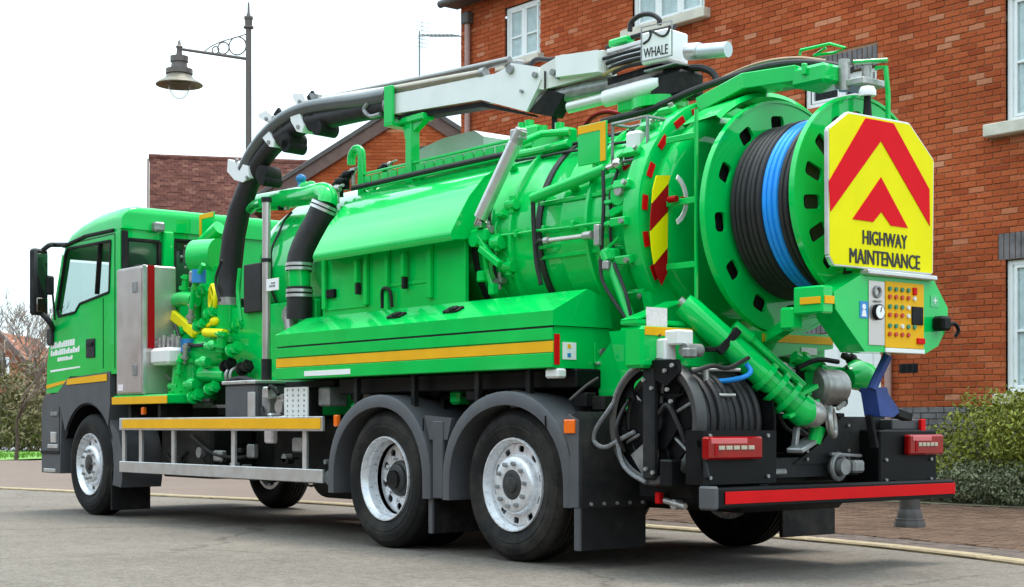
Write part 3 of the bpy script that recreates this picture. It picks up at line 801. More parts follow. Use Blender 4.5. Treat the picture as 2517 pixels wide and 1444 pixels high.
# ------------------------------------------------------------------ street lamp
lb_ = Vector((at(611, 1000, y=6.2).x, 6.2, 0)); LX, LY = lb_.x, 6.2
sc = (Vector((LX, LY)) - Vector(CAMPOS[:2])).dot(CF) / FPX       # metres per photo pixel at the column
def lz(py): return CAMPOS.z + (HYP - py) * sc
lamp = thing('street_lamp', 'brown heritage street lamp with a shaded lantern on a scrolled arm', 'street lamp', (LX, LY, 0))
b = B(); b.tube([(LX, LY, .9), (LX, LY, lz(66))], [.055, .048], 16); b.lathe((LX, LY, 0), (0, 0, 1), [(0, .16), (.06, .16), (.08, .11), (.85, .10), (.9, .06)], 20); post = b.build('post', LAMPM, lamp)
b = B(); b.lathe((LX, LY, lz(70)), (0, 0, 1), [(0, .05), (0, .085), (.03, .085), (.04, .06), (.14, .065), (.15, .075), (.19, .075), (.2, .04), (.26, .022), (.40, .018), (.47, .0)], 16); b.build('finial', LAMPM, lamp)
ad = Vector((-CR.x, -CR.y, 0)); ad = (ad * .985 + Vector((CF.x, CF.y, 0)) * .17).normalized()   # the arm reaches out over the road
La = (611 - 434) * sc
def lp(px, py): return Vector((LX, LY, 0)) + ad * ((611 - px) * sc / ad.dot(Vector((-CR.x, -CR.y, 0)))) + Vector((0, 0, lz(py)))
b = B(); b.tube([lp(606, 145), lp(434, 113)], .026, 10); b.build('arm', LAMPM, lamp)
b = B()
for cx, cy, r in ((583, 112, 22), (547, 116, 14.5), (527, 120, 8.5)):
    c = lp(cx, cy); n = ad.cross(Vector((0, 0, 1)))
    b.torus(c, n, r * sc, .012, 28, 6)
b.tube([lp(606, 84), lp(575, 92), lp(545, 99), lp(515, 111), lp(497, 124)], .010, 6, spline=4)
b.build('scroll', LAMPM, lamp)
c = lp(434, 113); S = sc
b = B(); b.lathe((c.x, c.y, lz(178)), (0, 0, 1), [(h * S, r * S) for h, r in ((0, 23), (2, 33), (14, 33), (16, 21), (30, 19), (32, 22), (46, 22), (48, 8), (64, 6), (70, 9), (74, 5), (84, 3), (90, 0))], 24); lant = b.build('lantern', LAMPM, lamp)
SHADEM = mat('lamp_shade_paint', (.15, .13, .09), .45, var=.1)
b = B(); b.lathe((c.x, c.y, lz(204)), (0, 0, 1), [(h * S, r * S) for h, r in ((0, 57), (2, 58), (9, 50), (16, 36), (27, 30), (27, 24), (14, 30), (6, 45), (0, 54))], 32, closed_prof=True); b.build('lamp_shade', SHADEM, lamp)
b = B(); b.lathe((c.x, c.y, lz(238)), (0, 0, 1), [(h * S, r * S) for h, r in ((0, 0), (1, 7), (6, 15), (16, 22), (30, 27), (44, 29))], 24); b.build('lamp_bowl', LGLASS, lamp)

# ------------------------------------------------------------------ bollard on the pavement
bp_ = at(2236, 1303, z=0); 
bol = thing('bollard', 'dark grey stepped bollard on the block paving behind the truck bumper', 'bollard', (bp_.x, bp_.y, 0))
BOLM = mat('bollard_cast_iron', (.055, .045, .042), .55, var=.15)
b = B()
def octa(r, z): return [(bp_.x + r * math.cos(PI / 8 + k * PI / 4), bp_.y + r * math.sin(PI / 8 + k * PI / 4), z) for k in range(8)]
b.lathe((bp_.x, bp_.y, .012), (0, 0, 1), [(0, 0), (0, .135), (.05, .135), (.06, .128), (.085, .128), (.09, .112), (.13, .108), (.17, .092), (.175, .0)], 8, a0=PI / 8, a1=2 * PI + PI / 8); b.build('base', BOLM, bol)
b = B(); b.lathe((bp_.x, bp_.y, .18), (0, 0, 1), [(0, .089), (.62, .080), (.63, .085), (.67, .085), (.68, .07), (.76, .05), (.80, 0)], 16); b.build('shaft', BOLM, bol)

# ------------------------------------------------------------------ planting
def leaf_cloud(name, blobs, n, size, m, parent, seed, flat=.0, kind=None):
    rnd = random.Random(seed); vs = []; fs = []
    tot = sum(b_[3] * b_[4] * b_[5] for b_ in blobs)
    for (cx, cy, cz, rx, ry, rz) in blobs:
        k = int(n * rx * ry * rz / tot)
        for i in range(k):
            d = Vector((rnd.gauss(0, 1), rnd.gauss(0, 1), rnd.gauss(0, 1))).normalized(); rad = rnd.random() ** .28 * (1 + .16 * math.sin(d.x * 7 + cx * 9) * math.sin(d.z * 6 + cy * 5) + .1 * math.sin(d.y * 13 + cz * 3))
            p = Vector((cx + d.x * rx * rad, cy + d.y * ry * rad, cz + d.z * rz * rad))
            if p.z < .02: continue
            a = Vector((rnd.gauss(0, 1), rnd.gauss(0, 1), rnd.gauss(0, .7))).normalized() + d * .5; a.normalize(); c = a.orthogonal().normalized()
            c.rotate(Matrix.Rotation(rnd.uniform(0, 6.28), 3, a)); s = size * rnd.uniform(.6, 1.35); e = a.cross(c)
            k0 = len(vs); vs += [p - c * s, p + e * s * .42, p + c * s, p - e * s * .42]; fs.append((k0, k0 + 1, k0 + 2, k0 + 3))
    b = B(); b.add(vs, fs); return b.build(name, m, parent, clean=False, smooth=0, kind=kind)
def stems(parent, base, n, h, spread, seed, m=BARK, r=.012):
    rnd = random.Random(seed); b = B()
    for i in range(n):
        a = rnd.uniform(0, 6.28); t = Vector(base) + Vector((math.cos(a) * spread * rnd.random(), math.sin(a) * spread * rnd.random(), h * rnd.uniform(.5, .9)))
        q = Vector(base) + Vector((rnd.uniform(-.1, .1), rnd.uniform(-.1, .1), 0)); b.tube([q, q.lerp(t, .5) + Vector((0, 0, .08)), t], [r, r * .4], 6)
    return b.build('stem', m, parent)
def bush(name, label, base, blobs, n, size, m, seed, h):
    t = thing(name, label, 'bush', base); stems(t, base, 14, h, .6, seed)
    leaf_cloud('foliage', blobs, n, size, m, t, seed); return t
q = at(2470, 1150, y=8.9); X = q.x
bush('yellow_green_bush', 'tall yellow green bush at the foot of the brick wall', (X, 8.85, 0),
     [(X - .05, 8.8, .78, .62, .45, .52), (X + .45, 8.7, .80, .6, .5, .52), (X - .75, 8.72, .52, .5, .4, .36), (X - 1.0, 8.62, .30, .36, .34, .24), (X + 1.1, 8.8, .75, .7, .5, .5)], 14000, .029, LEAFY, 3, .9)
q = at(2400, 1215, y=8.5); X = q.x
bush('grey_green_bush', 'low grey green bush along the paving edge in front of the taller bush', (X, 8.45, 0),
     [(X - .45, 8.44, .20, .42, .3, .2), (X + .1, 8.40, .25, .5, .32, .26), (X + .7, 8.38, .24, .5, .34, .26), (X + 1.3, 8.4, .24, .5, .34, .26), (X - .95, 8.5, .14, .32, .26, .15)], 12000, .023, LEAFG, 7, .35)
sheet('planting_bed', [(2.0, 8.02), (9, 8.02), (9, 9.45), (2.0, 9.45)], EARTH, .03)

# trees and a house far to the left
def bare_tree(name, label, base, h, seed, group=None, m=TWIG, spread=.62, lv=5):
    rnd = random.Random(seed); t = thing(name, label, 'tree', base, group)
    b = B(); tw = []
    def grow(p, d, L, r, lev):
        e = p + d * L; mid = p.lerp(e, .5) + Vector((rnd.uniform(-1, 1), rnd.uniform(-1, 1), 0)) * L * .05
        (b if lev < 2 else cb).tube([p, mid, e], [r, r * .62], 7 if lev < 2 else 4, cap=False)
        if lev == lv: return
        for i in range(3 if lev < 2 else rnd.choice((2, 3, 3))):
            ax = d.orthogonal().normalized(); ax.rotate(Matrix.Rotation(rnd.uniform(0, 6.28), 3, d))
            nd = (d + ax * rnd.uniform(.3, spread + .25) + Vector((0, 0, .1))).normalized()
            grow(p.lerp(e, rnd.uniform(.6, 1)) if lev else e, nd, L * rnd.uniform(.6, .82), max(.009, r * .56), lev + 1)
    cb = B(); grow(Vector(base), Vector((0, 0, 1)), h * .28, h * .016, 0)
    b.build('trunk', BARK, t); cb.build('crown', m, t, clean=False)
    return t
bare_tree('bare_tree', 'tallest bare grey brown tree, in front of the far brick house', far(20, 62), 8.4, 5, lv=6)
bare_tree('bare_tree', 'broad bare tree between the brick house and the truck mirror', far(62, 74), 8.6, 33, lv=6)
bare_tree('bare_tree', 'slim bare tree with thin trunk on the grass verge', far(40, 39), 3.6, 8, lv=5, spread=.45)
bare_tree('bare_tree', 'wide bare tree standing just ahead of the truck bumper', far(100, 66), 8.0, 21, lv=6)
for (px, d, w, h, sd, lab) in ((75, 52, 1.3, 1.25, 31, 'olive brown hedge shrub below the bare trees'), (140, 55, 1.6, 1.5, 33, 'dark olive shrub mass hidden partly by the truck bumper'), (-10, 56, 1.3, 1.0, 35, 'low olive shrub beside the far brick house')):
    f = far(px, d); t = thing('shrub', lab, 'shrub', f, 'shrubs beyond the far road')
    stems(t, f, 10, h, .7, sd); leaf_cloud('foliage', [(f[0], f[1], h * .9, w, w * .8, h), (f[0] + .6, f[1] - .4, h * .6, w * .7, w * .7, h * .6), (f[0] - .5, f[1] - .6, h * 1.5, w * .6, w * .6, h * .8)], 4500, .085, LEAFB, t, sd)
fh = far(-15, 70); FHX, FHY = fh[0], fh[1]
fd = Vector((CF.x, CF.y, 0)); fr_ = Vector((CR.x, CR.y, 0))
fhouse = thing('far_house', 'distant orange brick house with a small white window behind bare trees', 'house', fh)
def fpt(a, dd, z): return Vector((FHX, FHY, 0)) + fr_ * a + fd * dd + Vector((0, 0, z))
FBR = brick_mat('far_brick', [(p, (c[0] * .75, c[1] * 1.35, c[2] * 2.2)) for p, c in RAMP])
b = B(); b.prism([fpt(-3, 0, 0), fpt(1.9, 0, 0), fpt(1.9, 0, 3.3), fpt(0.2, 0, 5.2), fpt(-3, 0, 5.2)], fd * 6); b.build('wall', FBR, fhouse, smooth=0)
b = B(); b.bar(fpt(2.1, -.2, 3.15), fpt(.1, -.2, 5.4), .3, .18); b.bar(fpt(.1, -.2, 5.35), fpt(-3, -.2, 5.35), .3, .18); b.build('roof', BARGE, fhouse)
wc = at(8, 898, y=0); 
b = B(); b.obox(fpt(.32, -.03, 3.6), [fr_ * .4, fd * .05, (0, 0, .42)], .01); fw_ = b.build('window', UPVC, fhouse)
b = B(); b.obox(fpt(.32, -.09, 3.6), [fr_ * .28, fd * .02, (0, 0, .30)], 0); b.build('pane', DARKGLASS, fw_)

# ================================================================== THE TRUCK
# x runs from the front axle to the rear, y from the near flank to the far flank, z up
T = thing('vacuum_tanker_truck', 'bright green three axle vacuum tanker truck with hose reel, boom and chevron sign', 'truck', (3.5, 1.2, 0))
YC, ZT = 1.2, 2.23                                # tank axis
def P_(a, b, c): return Vector((a, b, c))

# ---- chassis
for y in (.80, 1.60):
    b = B(); b.box((-.9, y - .04, .72), (7.95, y + .04, .98)); b.build('chassis_rail', BLACK, T)
for x in (1.2, 2.4, 3.6, 5.7, 7.2):
    b = B(); b.box((x - .05, .845, .76), (x + .05, 1.555, .94)); b.build('cross_member', BLACK, T)
for x in (-.27, 5.0, 6.48):
    b = B(); b.tube([(x, .1, .5), (x, .8, .5), (x, 1.0, .5), (x, 1.4, .5), (x, 1.6, .5), (x, 2.3, .5)], [.07, .08, .17 if x > 0 else .08, .17 if x > 0 else .08, .08, .07], 14); b.build('axle', DARKM, T)
b = B(); b.tube([(.8, 1.2, .75), (5.0, 1.2, .55)], .06, 10); b.build('prop_shaft', DARKM, T)
b = B(); b.box((-.2, .75, .55), (1.0, 1.65, 1.12), .05); b.build('engine_block', DARKM, T)
b = B(); b.tube([(3.35, .60, .46), (4.25, .60, .46)], .17, 20); b.build('air_tank', DPLAST, T)
b = B(); b.tube([(3.0, 1.75, .50), (4.3, 1.75, .50)], .22, 20); b.build('fuel_tank', DPLAST, T)
b = B(); b.box((1.05, .18, .42), (2.05, .62, .95), .03); b.build('exhaust_box', DARKM, T)
b = B(); b.box((2.9, .32, .42), (4.22, .7, .95), .02); b.build('rear_chassis_box', DARKM, T)
b = B(); b.tube([(1.7, .16, .80), (2.1, .15, .66), (2.5, .15, .62), (2.8, .16, .64)], .016, 8, spline=6); b.build('air_line', RUBBER, T)
for (x, z, w, h, m) in ((2.15, .58, .16, .1, GREYM), (2.75, .62, .12, .12, GREYM), (3.05, .75, .14, .14, LABEL), (1.35, .5, .16, .12, DARKM), (3.5, .68, .18, .12, GREYM), (2.45, .5, .1, .08, ALU), (1.9, .47, .12, .06, GREYM)):
    b = B(); b.box((x, .14, z), (x + w, .2, z + h), .015); b.build('chassis_fitting', m, T)

for nm, a, c in (('far_tank_occluder', (1.1, 1.75, .36), (3.0, 2.34, 1.0)), ('far_box_occluder', (3.1, 1.75, .36), (4.15, 2.34, 1.0)), ('gearbox_occluder', (1.0, .9, .42), (2.6, 1.5, .95)), ('front_tray_occluder', (.2, .5, .985), (2.1, 1.9, 1.0)), ('rear_tray_occluder', (4.2, .64, .70), (7.6, 1.76, .72)), ('beam_occluder', (5.2, .62, .42), (6.3, .78, .62)), ('beam_occluder', (5.2, 1.62, .42), (6.3, 1.78, .62)), ('rear_box_occluder', (6.95, .7, .36), (7.9, 1.7, .7)), ('near_skirt_occluder', (1.2, .64, .40), (4.2, .68, .98))):  # added dark blocks under the truck, placed to keep light out
    b = B(); b.box(a, c, .03); b.build(nm, DARKM, T)
# ---- wheels
HUBM = mat('hub_iron', (.045, .045, .044), .5, metal=.4, var=.3, scale=18)
def wheel(x, yo, s, w, dish, label=None):
    """yo outer face, s=+1 when the outer face looks to -y"""
    Z = .508; o = (x, yo, Z); ax = (0, s, 0)
    prof = [(.055, .303), (.03, .308), (.020, .320), (.012, .345), (.004, .372), (.0, .385), (.003, .392), (.0, .40), (.003, .43), (.014, .462), (.02, .465), (.03, .482), (.045, .497), (.058, .506)]
    tread = []
    n = 4; a = .07
    while len(tread) < 4 * n:
        step = (w - .14) / n
        for k in range(n):
            q = .07 + k * step
            tread += [(q + .008, .508), (q + step - .018, .508), (q + step - .014, .494), (q + step - .002, .494)]
    prof = prof + tread + [(w - h, r) for h, r in prof[::-1]]
    b = B(); b.lathe(o, ax, prof, 56); t = b.build('wheel', RUBBER, T, label)
    d = .165 if dish else .072
    rim = B()
    rim.lathe(o, ax, [(.06, .304), (.020, .312), (.010, .308), (.010, .300), (.03, .292), (.05, .282), (.06, .276), (.075, .276), (.10, .270), (d, .262), (d + .02, .260), (w - .03, .268), (w - .03, .304)], 56)
    c = Vector(o) + Vector((0, s * d, 0))
    if dish:
        hs = [circle(c + Vector((.212 * math.cos(k * PI / 5 + .2), 0, .212 * math.sin(k * PI / 5 + .2))), 'y', .034, 14, .030) for k in range(10)]
        rim.holed(circle(c, 'y', .264, 60), hs + [circle(c, 'y', .135, 40)], (0, s * .012, 0))
        rim.lathe(o, ax, [(d, .262), (d - .02, .266), (d - .035, .269)], 56)
    else:
        hs = [slot(c, 'y', .238, k * PI / 5 + .2, .042, .056, 4) for k in range(10)]
        rim.holed(circle(c, 'y', .272, 60), hs + [circle(c, 'y', .200, 40)], (0, s * .012, 0))
        rim.lathe(o, ax, [(d, .202), (d - .025, .197), (d - .052, .186), (d - .06, .174), (d - .06, .10), (d - .05, .098)], 56)
    rim.build('rim', WHEELM, t)
    hb = B()
    if dish: hb.lathe(o, ax, [(d + .01, .136), (d - .02, .13), (d - .03, .11), (d - .05, .105), (d - .06, .09), (d - .06, 0)], 32)
    else: hb.lathe(o, ax, [(d - .045, .100), (d - .058, .096), (d - .062, .080), (d - .062, .055), (d - .075, .05), (d - .078, .04), (d - .078, 0)], 32)
    hb.build('hub', HUBM, t)
    drm = B(); drm.cyl(Vector(o) + Vector((0, s * (d + .05), 0)), Vector(o) + Vector((0, s * (w - .02), 0)), .235, seg=32); drm.build('brake_drum', BLACK, t)
    R = .165 if dish else .143
    bolts([c + Vector((R * math.cos(k * PI / 5 + .1), -s * (.0 if dish else .058), R * math.sin(k * PI / 5 + .1))) for k in range(10)], (0, -s, 0), .015, .028, WHEELM if dish else GREYM, t, 'wheel_nut')
wheel(-.27, .03, 1, .30, False, 'front wheel with bulging silver rim'); wheel(-.27, 2.37, -1, .30, False)
wheel(5.0, .02, 1, .27, True, 'deep dished drive wheel'); wheel(5.0, .32, 1, .27, True)
wheel(5.0, 2.38, -1, .27, True); wheel(5.0, 2.08, -1, .27, True)
wheel(6.48, .03, 1, .30, False, 'rearmost wheel with bulging silver rim and dark hub'); wheel(6.48, 2.37, -1, .30, False)

# ---- cab
def cabp(*pts): return [Vector((x, 0.03, z)) for x, z in pts]
NOSE = [(.46, 1.40), (.46, 2.80), (-.62, 2.80), (-.80, 2.74), (-.90, 2.60), (-1.20, 1.92), (-1.31, 1.55), (-1.33, 1.24), (-.98, 1.24), (-.72, 1.40)]
WIN = [(.28, 2.70), (.24, 2.20), (-.46, 2.13), (-.58, 2.05), (-1.00, 2.03), (-1.05, 2.10), (-.82, 2.68), (-.76, 2.715)]
for y, s in ((.03, 1), (2.34, 1)):
    b = B(); b.holed([Vector((x, y, z)) for x, z in NOSE], [[Vector((x, y, z)) for x, z in WIN]], (0, .03, 0))
    side = b.build('cab_side', GREEN, T)
    if y < 1:
        NS = side
    b = B(); yy = y + .012; b.prism([Vector((x, yy, z)) for x, z in WIN], (0, .006, 0)); b.build('side_window', CABGLASS, side, smooth=0)
    b = B()
    for i in range(len(WIN)):
        p, q = WIN[i], WIN[(i + 1) % len(WIN)]; b.bar((p[0], y + .004 if y < 1 else y + .026, p[1]), (q[0], y + .004 if y < 1 else y + .026, q[1]), .024, .030, up=(0, 1, 0), bev=.003)
    b.build('window_seal', RUBBER, side)
b = B(); b.bar((.02, .035, 2.70), (-.06, .035, 2.20), .02, .05, up=(0, 1, 0)); b.build('window_divider', RUBBER, NS)
# door shut lines, as thin recessed-looking rubber beads standing 2 mm proud
b = B()
for p, q in (((.37, 2.76), (.37, 1.45)), ((.10, 2.15), (.10, 1.46)), ((.37, 2.76), (-.62, 2.76))):
    b.bar((p[0], .029, p[1]), (q[0], .029, q[1]), .006, .008, up=(0, 1, 0), bev=0)
b.build('door_seal', BLACK, NS)
b = B(); b.box((-.30, .018, 1.575), (-.09, .05, 1.765), .012); dh = b.build('door_handle', DPLAST, NS)
b = B(); b.box((-.27, .004, 1.69), (-.12, .03, 1.73), .008); b.build('grab_bar', BLACK, dh)
# white lettering stripes on the door
b = B()
rl = random.Random(4)
for x0, x1, z0, z1 in ((-1.22, -.62, 1.70, 1.765), (-1.22, -.52, 1.625, 1.685), (-1.04, -.66, 1.565, 1.605)):
    x = x0
    while x < x1:
        w = rl.uniform(.035, .06); h = (z1 - z0) * rl.choice((1, 1, .72))
        sl_ = .03 * (x - x0)
        b.prism([(x, .0285, z0 + sl_), (x + w, .0285, z0 + sl_), (x + w + .012, .0285, z0 + h + sl_), (x + .012, .0285, z0 + h + sl_)], (0, .004, 0)); x += w + .010
b.prism([(-1.22, .0285, 1.455), (-.46, .0285, 1.485), (-.46, .0285, 1.50), (-1.22, .0285, 1.478)], (0, .004, 0))
b.build('door_lettering', WHITEM, NS, kind='stuff', smooth=0)
b = B(); b.prism([(-1.325, .026, 1.325), (-.75, .026, 1.37), (-.72, .026, 1.375), (-.76, .026, 1.34), (-1.325, .026, 1.285)], (0, .005, 0)); b.build('reflective_tape', AMBER, NS, 'amber tape along the door foot', smooth=0)
# cab rear wall with two dark windows
b = B(); X = .46
rw1 = [(X, .10, 2.34), (X, .44, 2.34), (X, .44, 2.70), (X, .10, 2.70)]; rw2 = [(X, .60, 2.20), (X, 1.15, 2.20), (X, 1.15, 2.73), (X, .60, 2.73)]
b.holed([(X, .03, 1.20), (X, 2.37, 1.20), (X, 2.37, 2.8), (X, .03, 2.8)], [rw1, rw2], (.03, 0, 0)); cr_ = b.build('cab_rear_wall', GREEN, T)
for w in (rw1, rw2):
    b = B(); b.prism([Vector(p) + Vector((.008, 0, 0)) for p in w], (.006, 0, 0)); rwn = b.build('rear_window', DARKGLASS, cr_, smooth=0)
    b = B()
    for i in range(4): b.bar(Vector(w[i]) + Vector((.032, 0, 0)), Vector(w[(i + 1) % 4]) + Vector((.032, 0, 0)), .03, .02, up=(1, 0, 0), bev=.004)
    b.build('window_seal', RUBBER, rwn)
b = B(); b.box((.492, .035, 2.36), (.52, .10, 2.78), .008); b.build('rubber_strip', RUBBER, cr_)
b = B(); b.box((.492, .46, 2.05), (.55, .57, 2.80), .02); b.build('rear_pillar', GREEN, cr_)
b = B(); b.tube([(.53, .12, 2.30), (.53, .14, 2.42), (.53, .3, 2.45), (.53, .36, 2.38)], .018, 8, spline=4); b.build('cable', RUBBER, cr_)
b = B(); b.box((.50, .34, 2.79), (.60, .45, 2.88), .015); b.build('rear_work_lamp', GREYM, cr_)
# roof: lofted with rounded shoulders
b = B(); secs = [(-.90, 2.62, 2.62, .02), (-.84, 2.69, 2.78, .05), (-.70, 2.75, 2.90, .10), (-.45, 2.79, 2.985, .14), (-.1, 2.80, 3.03, .15), (.30, 2.80, 3.04, .15), (.49, 2.80, 3.02, .14), (.52, 2.80, 2.99, .12)]
nn = 0
for (x, z0, z1, r) in secs:
    h = z1 - z0; r = min(r, h * .9); ring = [(x, .028, z0)]
    for k in range(6):
        w = PI / 2 * k / 5; ring.append((x, .028 + r * 1.3 * (1 - math.cos(w)), z1 - r + r * math.sin(w)))
    for k in range(6):
        w = PI / 2 * k / 5; ring.append((x, 2.372 - r * 1.3 * (1 - math.sin(w)), z1 - r + r * math.cos(w)))
    ring.append((x, 2.372, z0)); nn = len(ring); b.v += ring
for i in range(len(secs) - 1):
    for k in range(nn): b.f.append((i * nn + k, i * nn + (k + 1) % nn, (i + 1) * nn + (k + 1) % nn, (i + 1) * nn + k))
b.f.append(tuple(range(nn))); b.f.append(tuple(range((len(secs) - 1) * nn, len(secs) * nn)))
roof = b.build('cab_roof', GREEN, T, smooth=50)
b = B(); b.bar((-.86, .02, 2.745), (-.30, .02, 2.80), .03, .03); b.bar((-.30, .02, 2.80), (.36, .02, 2.795), .025, .03); b.build('rain_channel', RUBBER, roof)
b = B(); b.prism([(-.94, .035, 2.60), (-.94, 2.365, 2.60), (-1.24, 2.30, 1.90), (-1.24, .10, 1.90)], (.008, 0, 0)); b.build('windscreen', CABGLASS, T, smooth=0)
for y in (.07, 2.29):
    b = B(); b.bar((-1.22, y, 1.86), (-.90, y, 2.66), .07, .07); b.build('windscreen_pillar', GREEN, T)
b = B(); b.box((-1.34, .062, 1.2), (-1.24, 2.338, 1.9), .03); fp = b.build('cab_front', GREEN, T)
b = B(); b.box((-1.355, .3, 1.3), (-1.33, 2.1, 1.75), .01); b.build('grille', BLACK, fp)
b = B(); b.box((-1.23, .07, 1.22), (.45, 2.33, 1.35), .02); b.box((-1.2, .1, 1.35), (-.85, 2.3, 1.95), .05); fl = b.build('cab_floor', INTER, T)
for y in (.45, 1.55):
    b = B(); b.box((-.25, y, 1.36), (.2, y + .5, 1.62), .06); b.box((.12, y + .03, 1.6), (.26, y + .47, 2.28), .06); b.box((.14, y + .13, 2.28), (.24, y + .37, 2.48), .05); b.build('seat', INTER, fl)
b = B(); b.torus((-.62, .7, 1.98), (-.7, 0, .7), .22, .016, 28, 8); b.bar((-.62, .7, 1.98), (-.85, .7, 1.8), .05); b.build('steering_wheel', BLACK, fl)
# grey wheel-arch panel, arch lining, bumper
b = B(); arch = [(-.27 + .64 * math.cos(w), .508 + .62 * math.sin(w)) for w in [PI * (.93 - .055 * k) for k in range(15)]]
poly = [(-1.02, 1.235), (-.74, 1.385), (.28, 1.425), (.28, 1.12)] + [p for p in arch[::-1] if p[0] < .26 and p[1] > .8]
b.prism([(x, .018, z) for x, z in poly], (0, .5, 0)); wa = b.build('wheel_arch_panel', PLAST, T)
b = B(); b.prism([(-.74, .011, 1.375), (.22, .011, 1.405), (.22, .011, 1.335), (-.77, .011, 1.315)], (0, .004, 0)); b.build('reflective_tape', AMBER, wa, smooth=0)
b = B(); b.lathe((-.27, .03, .508), (0, 1, 0), [(0, .60), (.0, .63), (.5, .63), (.5, .60)], 24, a0=PI * .14, a1=PI * .86, closed_prof=True)
b.v = [(v[0], v[1], v[2]) for v in b.v]; 
# keep the upper half: the lathe runs in the x-z plane
if sum(v[2] for v in b.v) / len(b.v) < .508: b.v = [(v[0], v[1], 1.016 - v[2]) for v in b.v]
b.build('arch_lining', BLACK, T)
b = B(); b.prism([(-1.46, .03, .40), (-1.46, .03, 1.12), (-1.38, .03, 1.22), (-1.02, .03, 1.235), (-.93, .03, .98), (-.97, .03, .40)], (0, 2.34, 0)); bump = b.build('front_bumper', PLAST, T)
for z0, z1, x0, x1 in ((1.00, 1.04, -1.2, -1.02), (.72, .83, -1.2, -1.06), (.66, .70, -1.28, -1.02), (.41, .445, -1.38, -1.08)):
    b = B(); b.box((x0, .018, z0), (x1, .034, z1), .004); b.build('bumper_trim', ALU if z0 < .9 else GREYM, bump)
b = B(); b.box((-1.47, .02, .60), (-.985, .028, .635), .002); b.build('bumper_seam', BLACK, bump)
b = B(); b.box((-1.0, .026, .6), (-.97, .5, 1.1), .01); b.build('bumper_return', DPLAST, bump)
# rear half of front mudguard and its flap
b = B(); ar = [(-.27 + .60 * math.cos(w), .508 + .60 * math.sin(w)) for w in (1.25, 1.0, .75, .5, .25, 0.0, -.2, -.32)]
ar2 = [(-.27 + .80 * math.cos(w) if w < .7 else -.27 + .70 * math.cos(w), .508 + (.66 * math.sin(w))) for w in (1.25, 1.0, .75, .5, .25, 0.0, -.2, -.32)]
b.prism([(x, .035, z) for x, z in ar + ar2[::-1]], (0, .42, 0)); mg = b.build('front_mudguard', PLAST, T, smooth=50)
b = B(); b.box((.22, .05, .07), (.25, .46, .46), .006); b.build('front_mud_flap', RUBBER, T)

# mirror
mc = at(95, 694, y=-.14); mz = mc.z
b = B(); b.obox(mc, [(.05, .02, 0), (-.03, .085, 0), (0, 0, .345)], .045); mr = b.build('mirror_housing', DPLAST, T)
b = B(); b.obox(mc + Vector((.05, .018, .07)), [(.004, .0016, 0), (-.022, .066, 0), (0, 0, .22)], .002); b.build('mirror_glass', DARKGLASS, mr)
b = B(); b.obox(mc + Vector((.05, .018, -.24)), [(.004, .0016, 0), (-.022, .066, 0), (0, 0, .07)], .002); b.build('wide_angle_mirror', CHROME, mr)
b = B(); b.tube([mc + Vector((0, .02, .31)), mc + Vector((.08, .08, .38)), (-1.05, .02, 2.78), (-.82, .04, 2.76)], .026, 10, spline=4); b.build('mirror_arm', DPLAST, mr)
b = B(); b.tube([mc + Vector((.0, .02, -.31)), mc + Vector((.10, .08, -.42)), (-1.16, .03, 1.90)], .03, 10, spline=4); b.box((-1.26, .0, 1.74), (-1.12, .06, 1.92), .02); b.build('mirror_arm', DPLAST, mr)
b = B(); b.obox((-1.10, -.03, 2.36), [(.04, 0, 0), (0, .04, 0), (0, 0, .10)], .03); b.bar((-1.10, .0, 2.3), (-1.10, .03, 2.0), .02); b.build('kerb_mirror', DPLAST, mr)

# ---- stainless cabinet behind the cab
b = B(); b.box((.47, .0, 1.19), (1.05, .34, 2.40), .012); cabn = b.build('tool_cabinet', STEEL, T)
b = B(); b.box((.50, -.012, 1.21), (1.03, .004, 2.38), .006); cdo = b.build('cabinet_door', STEEL, cabn)
for z in (1.42, 2.20):
    b = B(); b.box((.86, -.022, z - .05), (.95, -.008, z + .05), .006); b.build('door_latch', GREYM, cdo)
b = B(); b.box((.53, -.015, 1.23), (.64, -.011, 1.29), 0); b.build('door_label', LABEL, cdo)
b = B(); b.box((1.048, .045, 1.62), (1.056, .115, 2.40), .001); b.build('reflective_tape', REDD, cabn)
b = B(); b.box((1.048, -.004, 1.19), (1.058, .03, 2.40), .002); b.build('corner_trim', ALU, cabn)
b = B(); b.box((.42, -.01, 1.10), (1.55, .40, 1.185), .01); st = b.build('cabinet_step', GREEN, T)
b = B(); b.box((.40, -.018, 1.10), (1.57, -.009, 1.17), .002); b.build('reflective_tape', AMBER, st)
for x in (.62, 1.25):
    b = B(); b.box((x, .05, .92), (x + .06, .38, 1.10), .005); b.build('step_bracket', DARKM, st)
b = B(); b.box((1.06, .06, 1.46), (1.42, .36, 1.62), .03); b.build('washer_tank', WHITE, T, 'white plastic water bottle beside the cabinet')
b = B()
for i in range(5): b.cyl((1.1 + .09 * i, .15, 1.62), (1.1 + .09 * i, .15, 1.72 + .02 * (i % 2)), .022, seg=10)
b.build('hydraulic_coupling', CASTM, T)
for x in (1.02, 4.37):
    b = B(); b.box((x, -.01, .89 if x > 2 else 1.0), (x + .05, .03, .98 if x > 2 else 1.07), .008); b.build('side_marker_lamp', ORL, T)

# ---- aluminium side guard
b = B(); b.bar((.56, .0, .912), (4.22, .0, .912), .03, .115); gr = b.build('guard_rail', ALU, T, 'upper rail with amber tape')
b = B(); b.box((.64, -.022, .872), (4.20, -.014, .955), .001); b.build('reflective_tape', AMBER, gr)
b = B(); b.bar((.56, .0, .505), (4.22, .0, .505), .03, .105); b.build('guard_rail', ALU, T)
for x in (.58, .95, 1.62, 2.74, 3.90):
    b = B(); b.box((x - .03, .018, .46), (x + .03, .045, .9), .004); b.build('guard_post', ALU, T)

